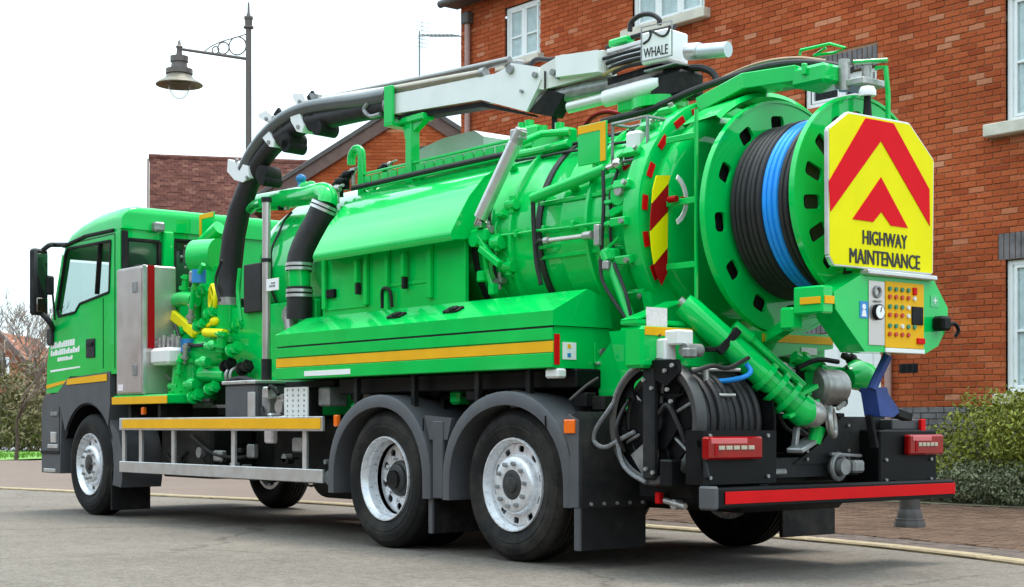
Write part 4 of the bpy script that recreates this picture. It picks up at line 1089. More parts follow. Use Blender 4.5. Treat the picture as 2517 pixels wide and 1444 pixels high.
# ---- hydraulic cluster above the guard
b = B(); b.box((2.48, .08, .93), (3.02, .42, 1.25), .02); vb_ = b.build('battery_box', PLAST, T)
b = B(); b.box((2.46, .06, 1.25), (3.04, .44, 1.28), .01); b.build('box_lid', ALU, vb_)
b = B(); b.box((2.90, .07, .97), (3.02, .085, 1.18), .004); b.build('box_vent', ALU, vb_)
b = B(); hs = []
for i in range(4):
    for j in range(6): hs.append(circle((3.59 + .085 * i, .05, .97 + .042 * j), 'y', .013, 8))
b.holed([(3.54, .05, .93), (3.90, .05, .93), (3.90, .05, 1.205), (3.54, .05, 1.205)], hs, (0, .012, 0)); b.build('perforated_guard', WHITE, T, smooth=0)
b = B(); b.box((3.55, .08, .94), (3.89, .2, 1.19), .01); b.build('guarded_box', DARKM, T)
b = B(); b.cyl((3.36, .14, 1.05), (3.36, .36, 1.05), .11, seg=24); b.cyl((3.36, .10, 1.05), (3.36, .14, 1.05), .06, seg=16); mo = b.build('hydraulic_motor', CASTM, T)
bolts([(3.36 + .09 * math.cos(k * PI / 3), .14, 1.05 + .09 * math.sin(k * PI / 3)) for k in range(6)], (0, -1, 0), .014, .02, CHROME, mo)
for (a, c, m) in (((3.08, .10, .95), (3.20, .2, 1.2), GREYM), ((3.16, .06, 1.12), (3.24, .16, 1.22), ALU), ((3.22, .07, .94), (3.28, .2, 1.0), ALU), ((3.40, .07, .92), (3.50, .18, .98), ALU), ((3.94, .12, 1.05), (4.10, .3, 1.2), GREYM)):
    b = B(); b.box(a, c, .012); b.build('valve_block', m, T)
b = B(); b.tube([(3.1, .1, 1.05), (3.2, .06, .98), (3.35, .08, .95), (3.5, .1, 1.0)], .016, 8, spline=5); b.tube([(3.2, .1, 1.2), (3.35, .04, 1.22), (3.45, .05, 1.15)], .016, 8, spline=5); b.build('hydraulic_line', RUBBER, T)
b = B(); b.box((3.3, .2, 1.2), (4.05, .5, 1.26), .006); b.build('support_shelf', DARKM, T)

# ---- rear mudguards
def mudguard(x, a, legl, legr, y0=-.02, y1=.62, nm='mudguard'):
    n = 22; out = []; inn = []
    for k in range(n + 1):
        w = PI - PI * k / n
        ra = legl if math.cos(w) < 0 else legr
        out.append((x + ra * math.cos(w), .50 + .625 * math.sin(w) ** .9 if 0 < k < n else .50))
        inn.append((x + (ra - .085) * math.cos(w), .50 + .535 * math.sin(w) ** .9 if 0 < k < n else .50))
    out = [(x - legl, .385)] + out + [(x + legr, .385)]; inn = [(x - legl + .085, .385)] + inn + [(x + legr - .085, .385)]
    b = B(); m = len(out)
    vs = [(p[0], y0 + .012, p[1]) for p in out] + [(p[0], y0, p[1] - .0) for p in [((o_[0] * .8 + i_[0] * .2), (o_[1] * .8 + i_[1] * .2)) for o_, i_ in zip(out, inn)]] + [(p[0], y0 + .004, p[1]) for p in inn] + [(p[0], y0 + .05, p[1]) for p in inn] + [(p[0], y1, p[1]) for p in [((o_[0] * .7 + i_[0] * .3), (o_[1] * .7 + i_[1] * .3)) for o_, i_ in zip(out, inn)]] + [(p[0], y1, p[1]) for p in out]
    fs = []
    for c in range(6):
        d = (c + 1) % 6
        for i in range(m - 1): fs.append((c * m + i, c * m + i + 1, d * m + i + 1, d * m + i))
    fs.append(tuple(c * m for c in range(6))); fs.append(tuple(c * m + m - 1 for c in range(6)))
    b.add(vs, fs); return b.build(nm, PLAST, T, smooth=50)
for far_side in (0, 1):
    Y0, Y1 = (-.02, .62) if not far_side else (2.42, 1.78)
    g1 = mudguard(5.0, 0, .70, .635, Y0, Y1); g2 = mudguard(6.48, 0, .70, .67, Y0, Y1)
    if far_side: continue
    b = B(); b.box((5.648, .0, .39), (5.768, .03, .93), .006); b.prism([(5.60, .01, .80), (5.81, .01, .80), (5.86, .01, .95), (5.54, .01, .97)], (0, .03, 0)); b.build('mudguard_infill', PLAST, T)
    b = B(); b.box((5.60, .03, .14), (5.63, .6, .42), .004); b.build('mud_flap', RUBBER, T)
    b = B(); b.box((5.585, .01, .14), (5.63, .03, .39), .003); b.build('flap_edge', PLAST, T)
    for (zz, p) in (((5.6, .92), (5.57, .9)), ((6.94, .93), (6.9, .9))):
        b = B(); b.box((p[0] - .004, -.026, zz[1] - .06), (p[0] + .004, -.018, zz[1] + .03), 0); b.build('guard_joint', BLACK, g1)
# big flap behind the last wheel
b = B(); b.prism([(7.155, -.012, .385), (7.155, -.012, .80), (7.10, -.012, .95), (7.2, -.012, .985), (7.235, -.012, .93), (7.235, -.012, .385)], (0, .56, 0)); fl_ = b.build('rear_mudguard_panel', DPLAST, T)
b = B(); b.prism([(7.14, -.022, .39), (7.14, -.022, .72), (7.06, -.022, .93), (7.12, -.022, .97), (7.215, -.022, .93), (7.215, -.022, .39)], (0, .012, 0)); b.build('edge_trim', PLAST, fl_)
b = B(); b.box((7.20, -.005, .12), (7.23, .545, .39), .005); b.build('mud_flap', RUBBER, T)
b = B(); b.box((7.17, -.02, .12), (7.225, .0, .385), .004); b.build('flap_edge', PLAST, T)
bolts([(7.237, .06 + .11 * k, .41) for k in range(5)], (1, 0, 0), .012, .012, GREYM, fl_)
b = B(); b.box((7.09, -.035, .85), (7.19, -.02, .935), .012); b.build('side_marker_lamp', ORL, T)
b = B(); b.box((7.2, 1.85, .12), (7.235, 2.42, .95), .006); b.build('mud_flap', RUBBER, T)
for x in (5.35, 5.95, 6.35, 6.85):
    b = B(); b.box((x - .02, .3, .98), (x + .02, .34, 1.28), .003); b.build('mudguard_stay', DARKM, T)

# ---- subframe under the tank
for y in (.80, 1.60):
    b = B(); b.box((2.2, y - .09, .985), (7.7, y + .09, 1.22)); b.build('subframe_rail', GREEN, T)
for x in (2.7, 4.0, 5.4, 6.8, 7.25):
    b = B(); w = [(x, .62, 1.2), (x, 1.78, 1.2), (x, 1.92, 1.75), (x, 1.6, 1.62), (x, 1.2, 1.53), (x, .8, 1.62), (x, .48, 1.75)]
    b.prism(w, (.08, 0, 0)); b.build('tank_saddle', GREEN, T)
b = B(); b.box((4.2, .15, 1.14), (7.0, .75, 1.262), .01); b.build('locker_tray', BLACK, T)

# ---- tank
b = B(); b.lathe((0, YC, ZT), (1, 0, 0), [(2.02, 0), (2.03, .25), (2.09, .46), (2.19, .61), (2.32, .70), (2.5, .74), (3.7, .742), (3.705, .748), (3.725, .748), (3.73, .742), (5.62, .742), (5.63, .75), (5.66, .75), (5.67, .742), (6.48, .742), (6.49, .748), (6.51, .748), (6.52, .742), (7.05, .742), (7.12, .76), (7.18, .80)], 72); tank = b.build('tank', GREEN, T, smooth=45)
b = B(); b.lathe((0, YC, ZT), (1, 0, 0), [(7.18, .70), (7.18, .815), (7.30, .825), (7.325, .82), (7.335, .78), (7.335, .70)], 72, closed_prof=True); ringo = b.build('rear_ring', GREEN, T)
for x, r in ((5.52, .757), (6.24, .757)):
    b = B(); b.lathe((0, YC, ZT), (1, 0, 0), [(x, r - .02), (x, r), (x + .055, r), (x + .055, r - .02)], 60, a0=PI * -.45, a1=PI * .38, closed_prof=True); b.build('tank_strap', HOSE, tank)
for x in (5.95, 6.75):
    b = B(); b.lathe((0, YC, ZT), (1, 0, 0), [(x, .74), (x + .012, .775), (x + .04, .775), (x + .05, .74)], 72); b.build('stiffening_ring', GREEN, tank)
for zz, yy in ((2.42, .480), (2.05, .482)):
    b = B(); b.bar((6.26, yy - .005, zz), (7.1, yy - .005, zz), .03, .022, up=(0, 1, 0)); b.build('tank_rail', GREEN, tank)
# red reflectors round the ring
for w in (-.48, -.20, .10, .38, .66, .93, 1.17):
    # angle measured from the near side (-y), positive upwards
    b = B(); pts = []
    for k in range(5):
        a = w - .062 + .124 * k / 4; pts.append((-math.cos(a), math.sin(a)))
    po = [(7.337, YC + p[0] * .797, ZT + p[1] * .797) for p in pts]; pi = [(7.337, YC + p[0] * .752, ZT + p[1] * .752) for p in pts]
    b.prism(po + pi[::-1], (.006, 0, 0)); b.build('red_reflector', RED, ringo, smooth=0)

# ---- rear door dish with hose reel
b = B(); b.lathe((0, YC, ZT), (1, 0, 0), [(7.33, .705), (7.36, .70), (7.39, .67), (7.41, .62), (7.43, .32), (7.45, .30), (7.775, .30), (7.78, .28), (7.78, 0)], 64); door = b.build('rear_door', GREEN, T)
b = B(); b.cyl((7.66, .56, 1.66), (7.66, .56, 2.86), .013, seg=8); b.build('door_hydraulic_pipe', GREEN, door)
for z in (1.9, 2.3, 2.7):
    b = B(); b.box((7.40, .55, z - .02), (7.66, .57, z + .02), .004); b.build('pipe_bracket', GREEN, door)
cx = 7.40
vis_ = [(1612, 432), (1645, 432), (1640, 560), (1638, 690), (1626, 700), (1610, 640), (1600, 590), (1597, 540), (1600, 480)]
def ch(px, py): return at(px, py, x=cx)
for col, poly in ((YEL, [(1612, 432), (1646, 432), (1641, 452), (1601, 500), (1603, 468)]), (REDD, [(1641, 454), (1640, 520), (1597, 568), (1598, 530), (1601, 502)]), (YEL, [(1640, 522), (1639, 610), (1606, 650), (1600, 610), (1597, 570)]), (REDD, [(1639, 612), (1638, 672), (1625, 702), (1614, 678), (1606, 652)])):
    b = B(); b.prism([ch(*p) for p in poly], (.008, 0, 0)); b.build('chevron_panel', col, door, 'red chevron' if col is REDD else 'yellow chevron', smooth=0)
b = B(); q = at(1655, 490, x=7.5); pts = []
for k in range(9):
    w = -1.15 + 2.3 * k / 8; pts.append((math.cos(w), math.sin(w)))
b.prism([(7.5, q.y - .03 + p[0] * .155, q.z + p[1] * .17) for p in pts] + [(7.5, q.y - .03 + p[0] * .125, q.z + p[1] * .14) for p in pts[::-1]], (.01, 0, 0)); b.build('level_gauge_scale', WHITEM, door, smooth=0)
b = B(); b.box((7.5, q.y + .06, q.z - .015), (7.52, q.y + .13, q.z + .02), .004); b.cyl((7.46, q.y, q.z), (7.53, q.y, q.z), .02); b.build('gauge_pointer', REDD, door)

b = B(); b.cyl((7.735, YC, 2.22), (7.76, YC, 2.22), .69, seg=48); b.build('reel_shade_disc', DARKM, door)  # added dark disc, stands for the shade behind the flange slots
RX1, RX2 = 7.80, 8.41
b = B(); c = (RX1, YC, 2.22)
b.holed(circle(c, 'x', .735, 80), [slot(c, 'x', .60, k * PI / 6 + .12, .095, .12) for k in range(12)], (.022, 0, 0))
b.lathe((RX1, YC, 2.22), (1, 0, 0), [(-.012, .728), (-.012, .745), (.03, .745), (.03, .728)], 80, closed_prof=True)
reel = b.build('hose_reel', GREEN, T, 'reel flange next to the tank door')
b = B(); c = (RX2, YC, 2.262)
b.holed(circle(c, 'x', .625, 80), [slot(c, 'x', .465, k * PI / 8 + .1, .15, .085) for k in range(16)] + [circle(c, 'x', .16, 24)], (.02, 0, 0))
b.lathe(c, (1, 0, 0), [(-.01, .618), (-.01, .636), (.03, .636), (.03, .618)], 80, closed_prof=True); b.lathe(c, (1, 0, 0), [(.0, .16), (.0, .19), (.06, .185), (.06, .0)], 32)
b.build('reel_flange', GREEN, reel, 'outer reel flange with slots')
b = B(); b.cyl((RX1 + .022, YC, 2.24), (RX2, YC, 2.255), .505, seg=64); b.build('reel_drum', HOSE, reel)
n = 13; step = (RX2 - RX1 - .045) / n; rm = None
for i in range(n):
    bl = i in (6, 7, 8)
    key = BLUEH if bl else HOSE
    b = B(); b.torus((RX1 + .045 + step * (i + .5), YC + random.uniform(-.003, .003), 2.245 + random.uniform(-.004, .004)), (1, random.uniform(-.012, .012), random.uniform(-.012, .012)), .532 + random.uniform(-.004, .005), .0225, 72, 8)
    b.build('hose_coil', key, reel, 'blue hose coil' if bl else None)
# reel carrier arm over the top, ring hood
b = B(); b.bar((7.34, 1.0, 2.98), (7.74, 1.0, 3.07), .22, .10); b.bar((7.70, 1.0, 3.07), (8.10, 1.06, 3.06), .22, .10); carr = b.build('reel_carrier_arm', GREEN, T)
b = B(); b.box((8.08, .95, 2.97), (8.34, 1.22, 3.09), .02); b.bar((8.2, .94, 3.03), (8.2, .94, 3.1), .03); b.build('carrier_head', GREEN, carr)
b = B(); b.lathe((7.34, YC, 2.2), (1, 0, 0), [(.10, .78), (.10, .81), (.40, .83), (.42, .80)], 30, a0=-PI * .66, a1=-PI * .27); hood = b.build('door_hood', GREEN, T, smooth=50)
b = B(); b.cyl((8.36, 1.12, 2.93), (8.36, 1.12, 3.12), .035); b.cyl((8.45, 1.22, 2.98), (8.45, 1.22, 3.08), .03); b.box((8.3, 1.1, 2.95), (8.52, 1.32, 2.99), .005); b.build('swivel_joint', CASTM, carr)
b = B(); b.tube([(8.50, 1.24, 3.06), (8.56, 1.26, 3.06), (8.57, 1.27, 2.9), (8.57, 1.27, 2.55)], .016, 8); b.bar((8.40, 1.15, 3.10), (8.57, 1.27, 3.10), .05, .02); b.build('sign_pole', GREEN, T)
b = B(); b.tube([at(1480, 300, y=1.0), at(1600, 268, y=1.05), at(1700, 225, y=1.1), at(1800, 190, y=1.12), at(1880, 165, y=1.12), at(1960, 155, y=1.12), at(2040, 160, y=1.15), at(2095, 172, y=1.18)], .024, 10, spline=6); b.build('overhead_jetting_hose', HOSE, T)
b = B(); b.tube([at(1640, 262, y=1.1), at(1700, 232, y=1.13), at(1800, 180, y=1.15), at(1880, 152, y=1.15), at(1960, 143, y=1.15), at(2030, 150, y=1.15)], .010, 8, spline=5); b.build('hose_support_rod', mat('tan_steel', (.38, .27, .17), .45, metal=.4), T)
b = B(); b.tube([at(1966, 137, y=1.2), at(1968, 124, y=1.2), at(2040, 108, y=1.2), at(2078, 118, y=1.2), at(2050, 130, y=1.2), at(2000, 137, y=1.2), at(2030, 118, y=1.2)], .010, 6); b.build('lifting_handle', GREEN, T)
# small beacon and bracket beside the sign
q = at(2132, 262, x=8.55)
b = B(); b.cyl((8.55, q.y, q.z - .1), (8.55, q.y, q.z + .06), .03, .02, seg=12); b.box((8.53, q.y - .05, q.z - .12), (8.57, q.y + .05, q.z - .06), .006); bk = b.build('beacon_stem', DARKM, T)
b = B(); b.lathe((8.55, q.y, q.z + .06), (0, 0, 1), [(0, .0), (0, .05), (.03, .052), (.055, .04), (.065, 0)], 20); b.build('beacon_lens', WHITE, bk)

# ---- chevron sign board
SX = 8.60
spoly = [(.70, 1.83), (1.635, 1.835), (1.645, 2.53), (1.405, 2.722), (.83, 2.715), (.655, 2.60), (.66, 1.88)]
def sy(y, z, o=0.): return Vector((SX + o, y, z))
b = B(); b.prism([sy(*p) for p in spoly], (.025, 0, 0)); sign = b.build('chevron_sign', YEL, T, smooth=0)
b = B(); n = len(spoly)
for i in range(n): b.bar(sy(*spoly[i], .008), sy(*spoly[(i + 1) % n], .008), .022, .03, up=(1, 0, 0), bev=.004)
b.build('sign_edge', ALU, sign)
def clip_poly(poly, a, b_, c):
    out = []
    for i in range(len(poly)):
        p, q = poly[i], poly[(i + 1) % len(poly)]; fp_, fq = a * p[0] + b_ * p[1] - c, a * q[0] + b_ * q[1] - c
        if fp_ <= 0: out.append(p)
        if fp_ * fq < 0:
            t = fp_ / (fp_ - fq); out.append((p[0] + (q[0] - p[0]) * t, p[1] + (q[1] - p[1]) * t))
    return out
inner = [(1.15 + (p[0] - 1.15) * .975, 2.27 + (p[1] - 2.27) * .975) for p in spoly]
yc_ = 1.165; sl_ = .545                       # chevron half-slope dy/dz
def inv_v(ztop, zbot, nm):
    """inverted V band: |y-yc| between sl*(zbot - z) and sl*(ztop - z)"""
    for s in (-1, 1):
        p = clip_poly(inner, s, 0, s * yc_)                               # one half
        p = clip_poly(p, -s, sl_, sl_ * ztop - s * yc_ * 1.0) if p else p   # below the outer edge
        p = clip_poly(p, s, -sl_, -(sl_ * zbot) + s * yc_) if p else p
        yield p
RED2 = mat('red_sign_sheeting', (.70, .004, .012), .6, spec=.1, var=.03)
def band(polys, name='red_chevron'):
    b = B()
    for p in polys:
        if len(p) > 2: b.prism([sy(q[0], q[1], .026) for q in p], (.003, 0, 0))
    return b.build(name, RED2, sign, smooth=0)
def half(s, ztop, zbot, zcut=None):
    # points with s*(y-yc) >= 0 ; s*(y-yc) <= sl*(ztop-z) ; s*(y-yc) >= sl*(zbot-z)
    p = clip_poly(inner, -s, 0, -s * yc_)
    p = clip_poly(p, s, sl_, sl_ * ztop + s * yc_)
    if zbot is not None: p = clip_poly(p, -s, -sl_, -sl_ * zbot - s * yc_)
    if zcut: p = clip_poly(p, 0, -1, -zcut)
    return p
def sp(*pts): return [(lambda q: (q.y, q.z))(at(px, py, x=SX + .026)) for px, py in pts]
band([sp((2127, 291), (2161, 297), (2165, 347), (2041, 521), (2037, 446))])
band([sp((2161, 297), (2196, 304), (2284, 466), (2285, 556), (2165, 347))])
band([sp((2165, 436), (2231, 561), (2189, 555), (2166, 521), (2146, 546), (2095, 539))])
def bold_text(t, size, o, sx):
    """heavy condensed lettering: the strokes widened by printing the letters three times, a few mm apart"""
    b = B(); first = None
    for k, dy in enumerate((-.003, 0, .003)):
        q = text(t, size, (o[0] - .0004 * k, o[1] + dy, o[2]), (0, 1, 0), (0, 0, 1), SIGNBK, sign, sx=sx, align='CENTER')
        b.add([tuple(Vector(v.co) + WL[q.name]) for v in q.data.vertices], [tuple(p.vertices) for p in q.data.polygons]); bpy.data.objects.remove(q)
    return b.build('lettering', SIGNBK, sign, clean=False, smooth=0)
bold_text('HIGHWAY', .118, (SX + .0275, yc_, 1.966), .76)
bold_text('MAINTENANCE', .124, (SX + .0275, yc_ + .005, 1.848), .78)
b = B(); b.bar((8.5, 1.0, 1.82), (8.5, 1.0, 2.6), .04); b.bar((8.5, 1.4, 1.82), (8.5, 1.4, 2.6), .04); b.bar((8.44, .9, 2.2), (8.56, .9, 2.2), .04); b.build('sign_bracket', GREEN, sign)

# ---- control panel below the sign
cp = [(.985, 1.335), (1.56, 1.335), (1.70, 1.39), (1.80, 1.52), (1.80, 1.63), (1.65, 1.80), (.98, 1.80), (.70, 1.67), (.72, 1.57)]
PXF = 8.62
b = B(); b.prism([(8.44, y, z) for y, z in cp], (PXF - 8.44, 0, 0)); pan = b.build('control_box', GREEN, T)
b = B(); b.box((8.40, .60, 1.545), (8.62, .70, 1.705), .01); b.build('box_ear', GREEN, pan)
b = B(); b.box((8.622, .615, 1.60), (8.627, .70, 1.645), .001); b.build('reflective_tape', AMBER, pan)
b = B(); b.box((8.46, .592, 1.60), (8.61, .598, 1.64), .001); b.build('reflective_tape', AMBER, pan)
b = B(); b.box((PXF, 1.015, 1.375), (PXF + .006, 1.165, 1.755), .001); gp = b.build('gauge_plate', STEEL, pan)
b = B(); b.box((PXF, 1.17, 1.365), (PXF + .008, 1.545, 1.76), .001); yp = b.build('button_panel', PANY, pan)
b = B(); b.cyl((PXF + .006, 1.09, 1.57), (PXF + .03, 1.09, 1.57), .047, seg=24); gg = b.build('pressure_gauge', BLACK, gp)
b = B(); b.cyl((PXF + .03, 1.09, 1.57), (PXF + .033, 1.09, 1.57), .039, seg=24); b.build('gauge_face', WHITEM, gg)
b = B(); b.bar((PXF + .034, 1.09, 1.57), (PXF + .034, 1.10, 1.60), .006, .002, up=(1, 0, 0), bev=0); b.build('gauge_needle', BLACK, gg)
b = B(); b.torus((PXF + .012, 1.09, 1.69), (1, 0, 0), .03, .008, 20, 6); b.box((PXF + .006, 1.06, 1.63), (PXF + .02, 1.12, 1.64), .002); b.build('selector_knob', GREYM, gp)
b = B(); b.box((PXF - .02, .96, 1.785), (PXF + .05, 1.63, 1.815), .008); b.build('panel_canopy', ALU, pan)
b = B(); b.box((PXF - .002, 1.17, 1.335), (PXF + .012, 1.55, 1.362), .004); b.build('panel_lip', WHITE, pan)
b = B(); b.box((PXF, .935, 1.53), (PXF + .004, 1.01, 1.63), 0); bs = b.build('blue_sticker', BLUEV, pan, smooth=0)
b = B(); b.cyl((PXF + .004, .972, 1.597), (PXF + .006, .972, 1.597), .017, seg=12); b.prism([(PXF + .004, .95, 1.54), (PXF + .004, .994, 1.54), (PXF + .004, .985, 1.578), (PXF + .004, .959, 1.578)], (.002, 0, 0)); b.build('sticker_symbol', WHITEM, bs, smooth=0)
REDB = mat('red_button', (.5, .05, .02), .45, var=0); WHB = mat('white_button', (.7, .7, .66), .45, var=0)
for j, z in enumerate((1.715, 1.668, 1.61, 1.56, 1.495, 1.445)):
    for i, y in enumerate((1.205, 1.265, 1.325, 1.385, 1.445)):
        if i == 4 and j in (0, 2, 3, 5): continue
        m = (GRNB, REDB, GRNB, REDB, GRNB, REDB)[j]
        if (i, j) in ((2, 4), (4, 1), (3, 2), (3, 3)): m = WHB
        b = B(); b.cyl((PXF + .008, y, z), (PXF + .02, y, z), .0135, seg=8); b.build('push_button', m, yp)
b = B(); b.box((PXF + .008, 1.43, 1.69), (PXF + .02, 1.465, 1.735), .004); b.build('emergency_button', RED, yp)
b = B(); b.box((PXF + .008, 1.42, 1.51), (PXF + .016, 1.53, 1.62), .003); b.build('display', BLACK, yp)
b = B(); b.box((PXF + .008, 1.47, 1.395), (PXF + .02, 1.545, 1.43), .004); b.build('red_key_switch', RED, yp)
b = B(); b.box((PXF, 1.63, 1.48), (PXF + .09, 1.72, 1.57), .015); b.tube([(PXF + .05, 1.72, 1.52), (PXF + .05, 1.80, 1.53), (PXF + .05, 1.84, 1.49), (PXF + .04, 1.82, 1.45)], .012, 8, spline=4); b.build('joystick_socket', BLACK, pan)
b = B(); b.box((PXF, 1.62, 1.63), (PXF + .004, 1.70, 1.70), 0); b.build('pale_sticker', mat('pale_green', (.10, .50, .20), .5, var=0), pan)
text('+', .08, (PXF + .0045, 1.64, 1.64), (0, 1, 0), (0, 0, 1), WHITEM, pan, 'sticker_mark')
qa = at(1945, 782, x=8.36); qb = at(2022, 762, x=8.46)
b = B(); b.bar(qa, qb + Vector((0, .03, 0)), .05, .06); arm = b.build('panel_arm', GREEN, T)
b = B(); b.box(qa + Vector((-.05, -.05, -.07)), qa + Vector((.05, .05, .06)), .012); b.bar(qa + Vector((-.02, 0, -.04)), (7.80, 1.05, 1.44), .07, .07); b.build('arm_block', GREEN, arm)

# ---- rear cross beam with amber tape
b = B(); b.box((7.62, -.02, 1.24), (7.78, 1.66, 1.49), .02); beam = b.build('rear_cross_beam', GREEN, T)
b = B(); b.prism([(7.79, .70, 1.29), (7.79, 1.64, 1.40), (7.79, 1.64, 1.49), (7.79, .70, 1.49)], (.06, 0, 0)); b.build('beam_plate', GREEN, beam)
b = B(); b.box((7.782, .0, 1.435), (7.788, .40, 1.485), .001); b.build('reflective_tape', AMBER, beam)
b = B(); b.box((7.852, .95, 1.425), (7.858, 1.63, 1.475), .001); b.build('reflective_tape', AMBER, beam)
b = B(); b.box((7.852, 1.32, 1.355), (7.857, 1.47, 1.40), 0); b.build('warning_label', LABEL, beam)
b = B(); b.box((7.60, -.03, 1.50), (7.75, .40, 1.53), .006); b.prism([(7.6, -.03, 1.53), (7.75, -.03, 1.53), (7.75, .35, 1.66), (7.6, .35, 1.66)], (0, .03, 0)); b.build('lock_bracket', GREEN, beam)
q = at(1604, 786, x=7.72); b = B(); b.box((7.752, q.y - .085, q.z - .07), (7.758, q.y + .085, q.z + .07), 0); b.build('warning_label', LABEL, beam)
b = B(); b.prism([(7.0, .36, 1.0), (7.6, .36, 1.0), (7.62, .36, 1.5), (7.2, .36, 1.52), (6.95, .36, 1.30)], (0, .05, 0)); b.build('subframe_gusset', GREEN, T)
b = B(); b.prism([(7.22, .34, 1.15), (7.10, .34, 1.50), (7.62, .34, 1.50), (7.62, .34, 1.0), (7.40, .34, 1.0)], (0, .03, 0)); b.build('locker_support', GREEN, T)
for y in (.80, 1.60):
    b = B(); b.box((7.5, y - .06, .98), (7.74, y + .06, 1.26), .01); b.build('beam_foot', GREEN, T)

# ---- outlet pipe running down across the rear
p0 = Vector((7.74, .36, 1.64)); p1 = Vector((8.16, .92, 1.02)); dv = (p1 - p0).normalized()
b = B(); b.tube([p0, p0 + dv * .05, p1], [.07, .082, .082], 24); op = b.build('outlet_pipe', GREEN, T)
b = B(); b.cyl(p0 - dv * .03, p0 + dv * .02, .03); b.build('pipe_pivot', CASTM, op)
for k, r in ((.60, .105), (.70, .115), (.80, .12)):
    b = B(); c = p0.lerp(p1, k + .1); b.cyl(c, c + dv * .035, r, seg=20); b.build('clamp_ring', GREEN, op)
sdv = dv.cross(Vector((1, 0, 0))).normalized()
off = Vector((.02, .14, .06))
b = B(); b.tube([p0.lerp(p1, .38) + off, p0.lerp(p1, .9) + off], .026, 12); b.tube([p0.lerp(p1, .30) + off * .9, p0.lerp(p1, .44) + off], .04, 12); b.build('lift_cylinder', GREEN, op)
b = B(); b.bar(p0.lerp(p1, .42) + Vector((.0, -.11, -.04)), p0.lerp(p1, .42) + Vector((.06, .0, .10)), .05, .05); b.bar(p0.lerp(p1, .36) + Vector((0, -.16, -.06)), p0.lerp(p1, .42) + Vector((0, -.08, -.02)), .03); b.build('pipe_clamp_handle', DARKM, op)
b = B(); b.bar(p1 + Vector((-.02, -.12, .02)), p1 + Vector((.03, .12, .12)), .10, .03); b.bar(p1 + Vector((0, -.1, -.07)), p1 + Vector((.05, .12, .03)), .08, .025); b.build('flange_bracket', GREEN, op)
cpl = at(1985, 1015, x=8.2)
b = B(); b.tube([p1, p1 + dv * .05, cpl + Vector((0, .02, .01))], [.10, .10, .09], 20); vlv = b.build('outlet_valve', GREEN, T)
b = B(); b.tube([cpl + Vector((-.03, -.05, .0)), cpl + Vector((.0, .02, .0)), cpl + Vector((.01, .06, -.01)), cpl + Vector((.02, .10, -.01))], [.075, .085, .085, .06], 20); b.build('coupling_body', CASTM, vlv)
c = at(2046, 1038, x=8.24)
ax_ = Vector((.75, .45, .1)).normalized()
b = B(); b.torus(c, ax_, .085, .018, 28, 8); b.cyl(c - ax_ * .03, c - ax_ * .005, .08, seg=24); b.bar(c + Vector((0, -.16, .03)), c + Vector((0, -.03, .07)), .03); b.bar(c + Vector((.02, .02, .08)), c + Vector((.02, .10, .12)), .025); b.build('coupling_cap', CASTM, vlv)
b = B(); b.cyl(c + Vector((-.06, -.06, -.03)), c + Vector((-.07, -.09, -.13)), .05, .04, 16); b.build('drain_elbow', GREEN, vlv)
b = B(); b.obox((8.17, .97, .78), [(.05, .02, 0), (-.03, .12, .035), (0, -.004, .015)], .008); b.obox((8.15, .92, .83), [(.02, 0, 0), (0, .015, .0), (0, .01, .06)], .005); b.build('valve_handle', GREYM, vlv)
# second outlet, pointing sideways
c2 = at(2040, 952, x=8.05)
b = B(); b.tube([at(1950, 925, x=7.8), at(2000, 945, x=7.95), c2 + Vector((-.03, -.12, 0))], [.14, .13, .11], 20, spline=4); o2 = b.build('second_outlet', GREEN, T)
b = B(); b.tube([c2 + Vector((-.02, -.13, 0)), c2 + Vector((-.015, -.10, 0)), c2 + Vector((-.005, -.06, 0)), c2 + Vector((0, .08, .0)), c2 + Vector((0, .10, 0))], [.10, .125, .11, .11, .09], 24); b.build('outlet_cap', CASTM, o2)
c3 = at(2115, 930, x=8.05)
b = B(); b.tube([c3 + Vector((0, -.14, 0)), c3 + Vector((0, -.04, .02)), c3 + Vector((0, .06, .01)), c3 + Vector((0, .12, .0))], [.07, .10, .09, .04], 18); b.build('sight_valve', GREEN, o2)
b = B(); b.bar(at(1985, 900, x=8.0), at(2090, 912, x=8.0), .05, .03); b.build('outlet_strut', GREEN, o2)
b = B(); b.box((7.60, .75, 1.02), (7.98, 1.65, 1.26), .02); b.build('sump_box', DARKM, T)

# ---- small black hose reel on the near rear corner
REELM = mat('worn_black_rim', (.035, .034, .033), .45, var=.3, scale=12, dirt=.35)
RC = Vector((7.76, .12, .92))
b = B()
ring_h = [slot(RC, 'y', .235, k, .15, .20, 5) for k in (.25, 1.15, 2.05, 2.95, 3.85, 4.75, 5.6)]
b.holed(circle(RC, 'y', .375, 64), ring_h, (0, .02, 0)); sr = b.build('small_hose_reel', BLACK, T, 'black reel flange at the near rear corner')
b = B(); b.lathe(RC, (0, 1, 0), [(-.03, .325), (-.04, .345), (-.04, .372), (-.015, .385), (.03, .385), (.03, .362), (-.01, .355)], 56); b.build('reel_rim', REELM, sr)
b = B(); b.box((7.70, .055, .58), (7.80, .10, 1.24), .012); b.build('reel_side_plate', DPLAST, sr)
b = B(); b.prism([(7.74, .06, 1.20), (7.90, .06, 1.13), (8.0, .06, 1.20), (7.99, .06, 1.285), (7.76, .06, 1.285)], (0, .03, 0)); b.build('reel_head_plate', BLACK, sr)
bolts([RC + Vector((x, -.065, z)) for x, z in ((-.04, .25), (.03, .2), (.14, .30), (.2, .33), (.19, .12), (.16, .19), (-.02, -.28), (.04, -.3))], (0, -1, 0), .013, .015, CASTM, sr)
b = B()
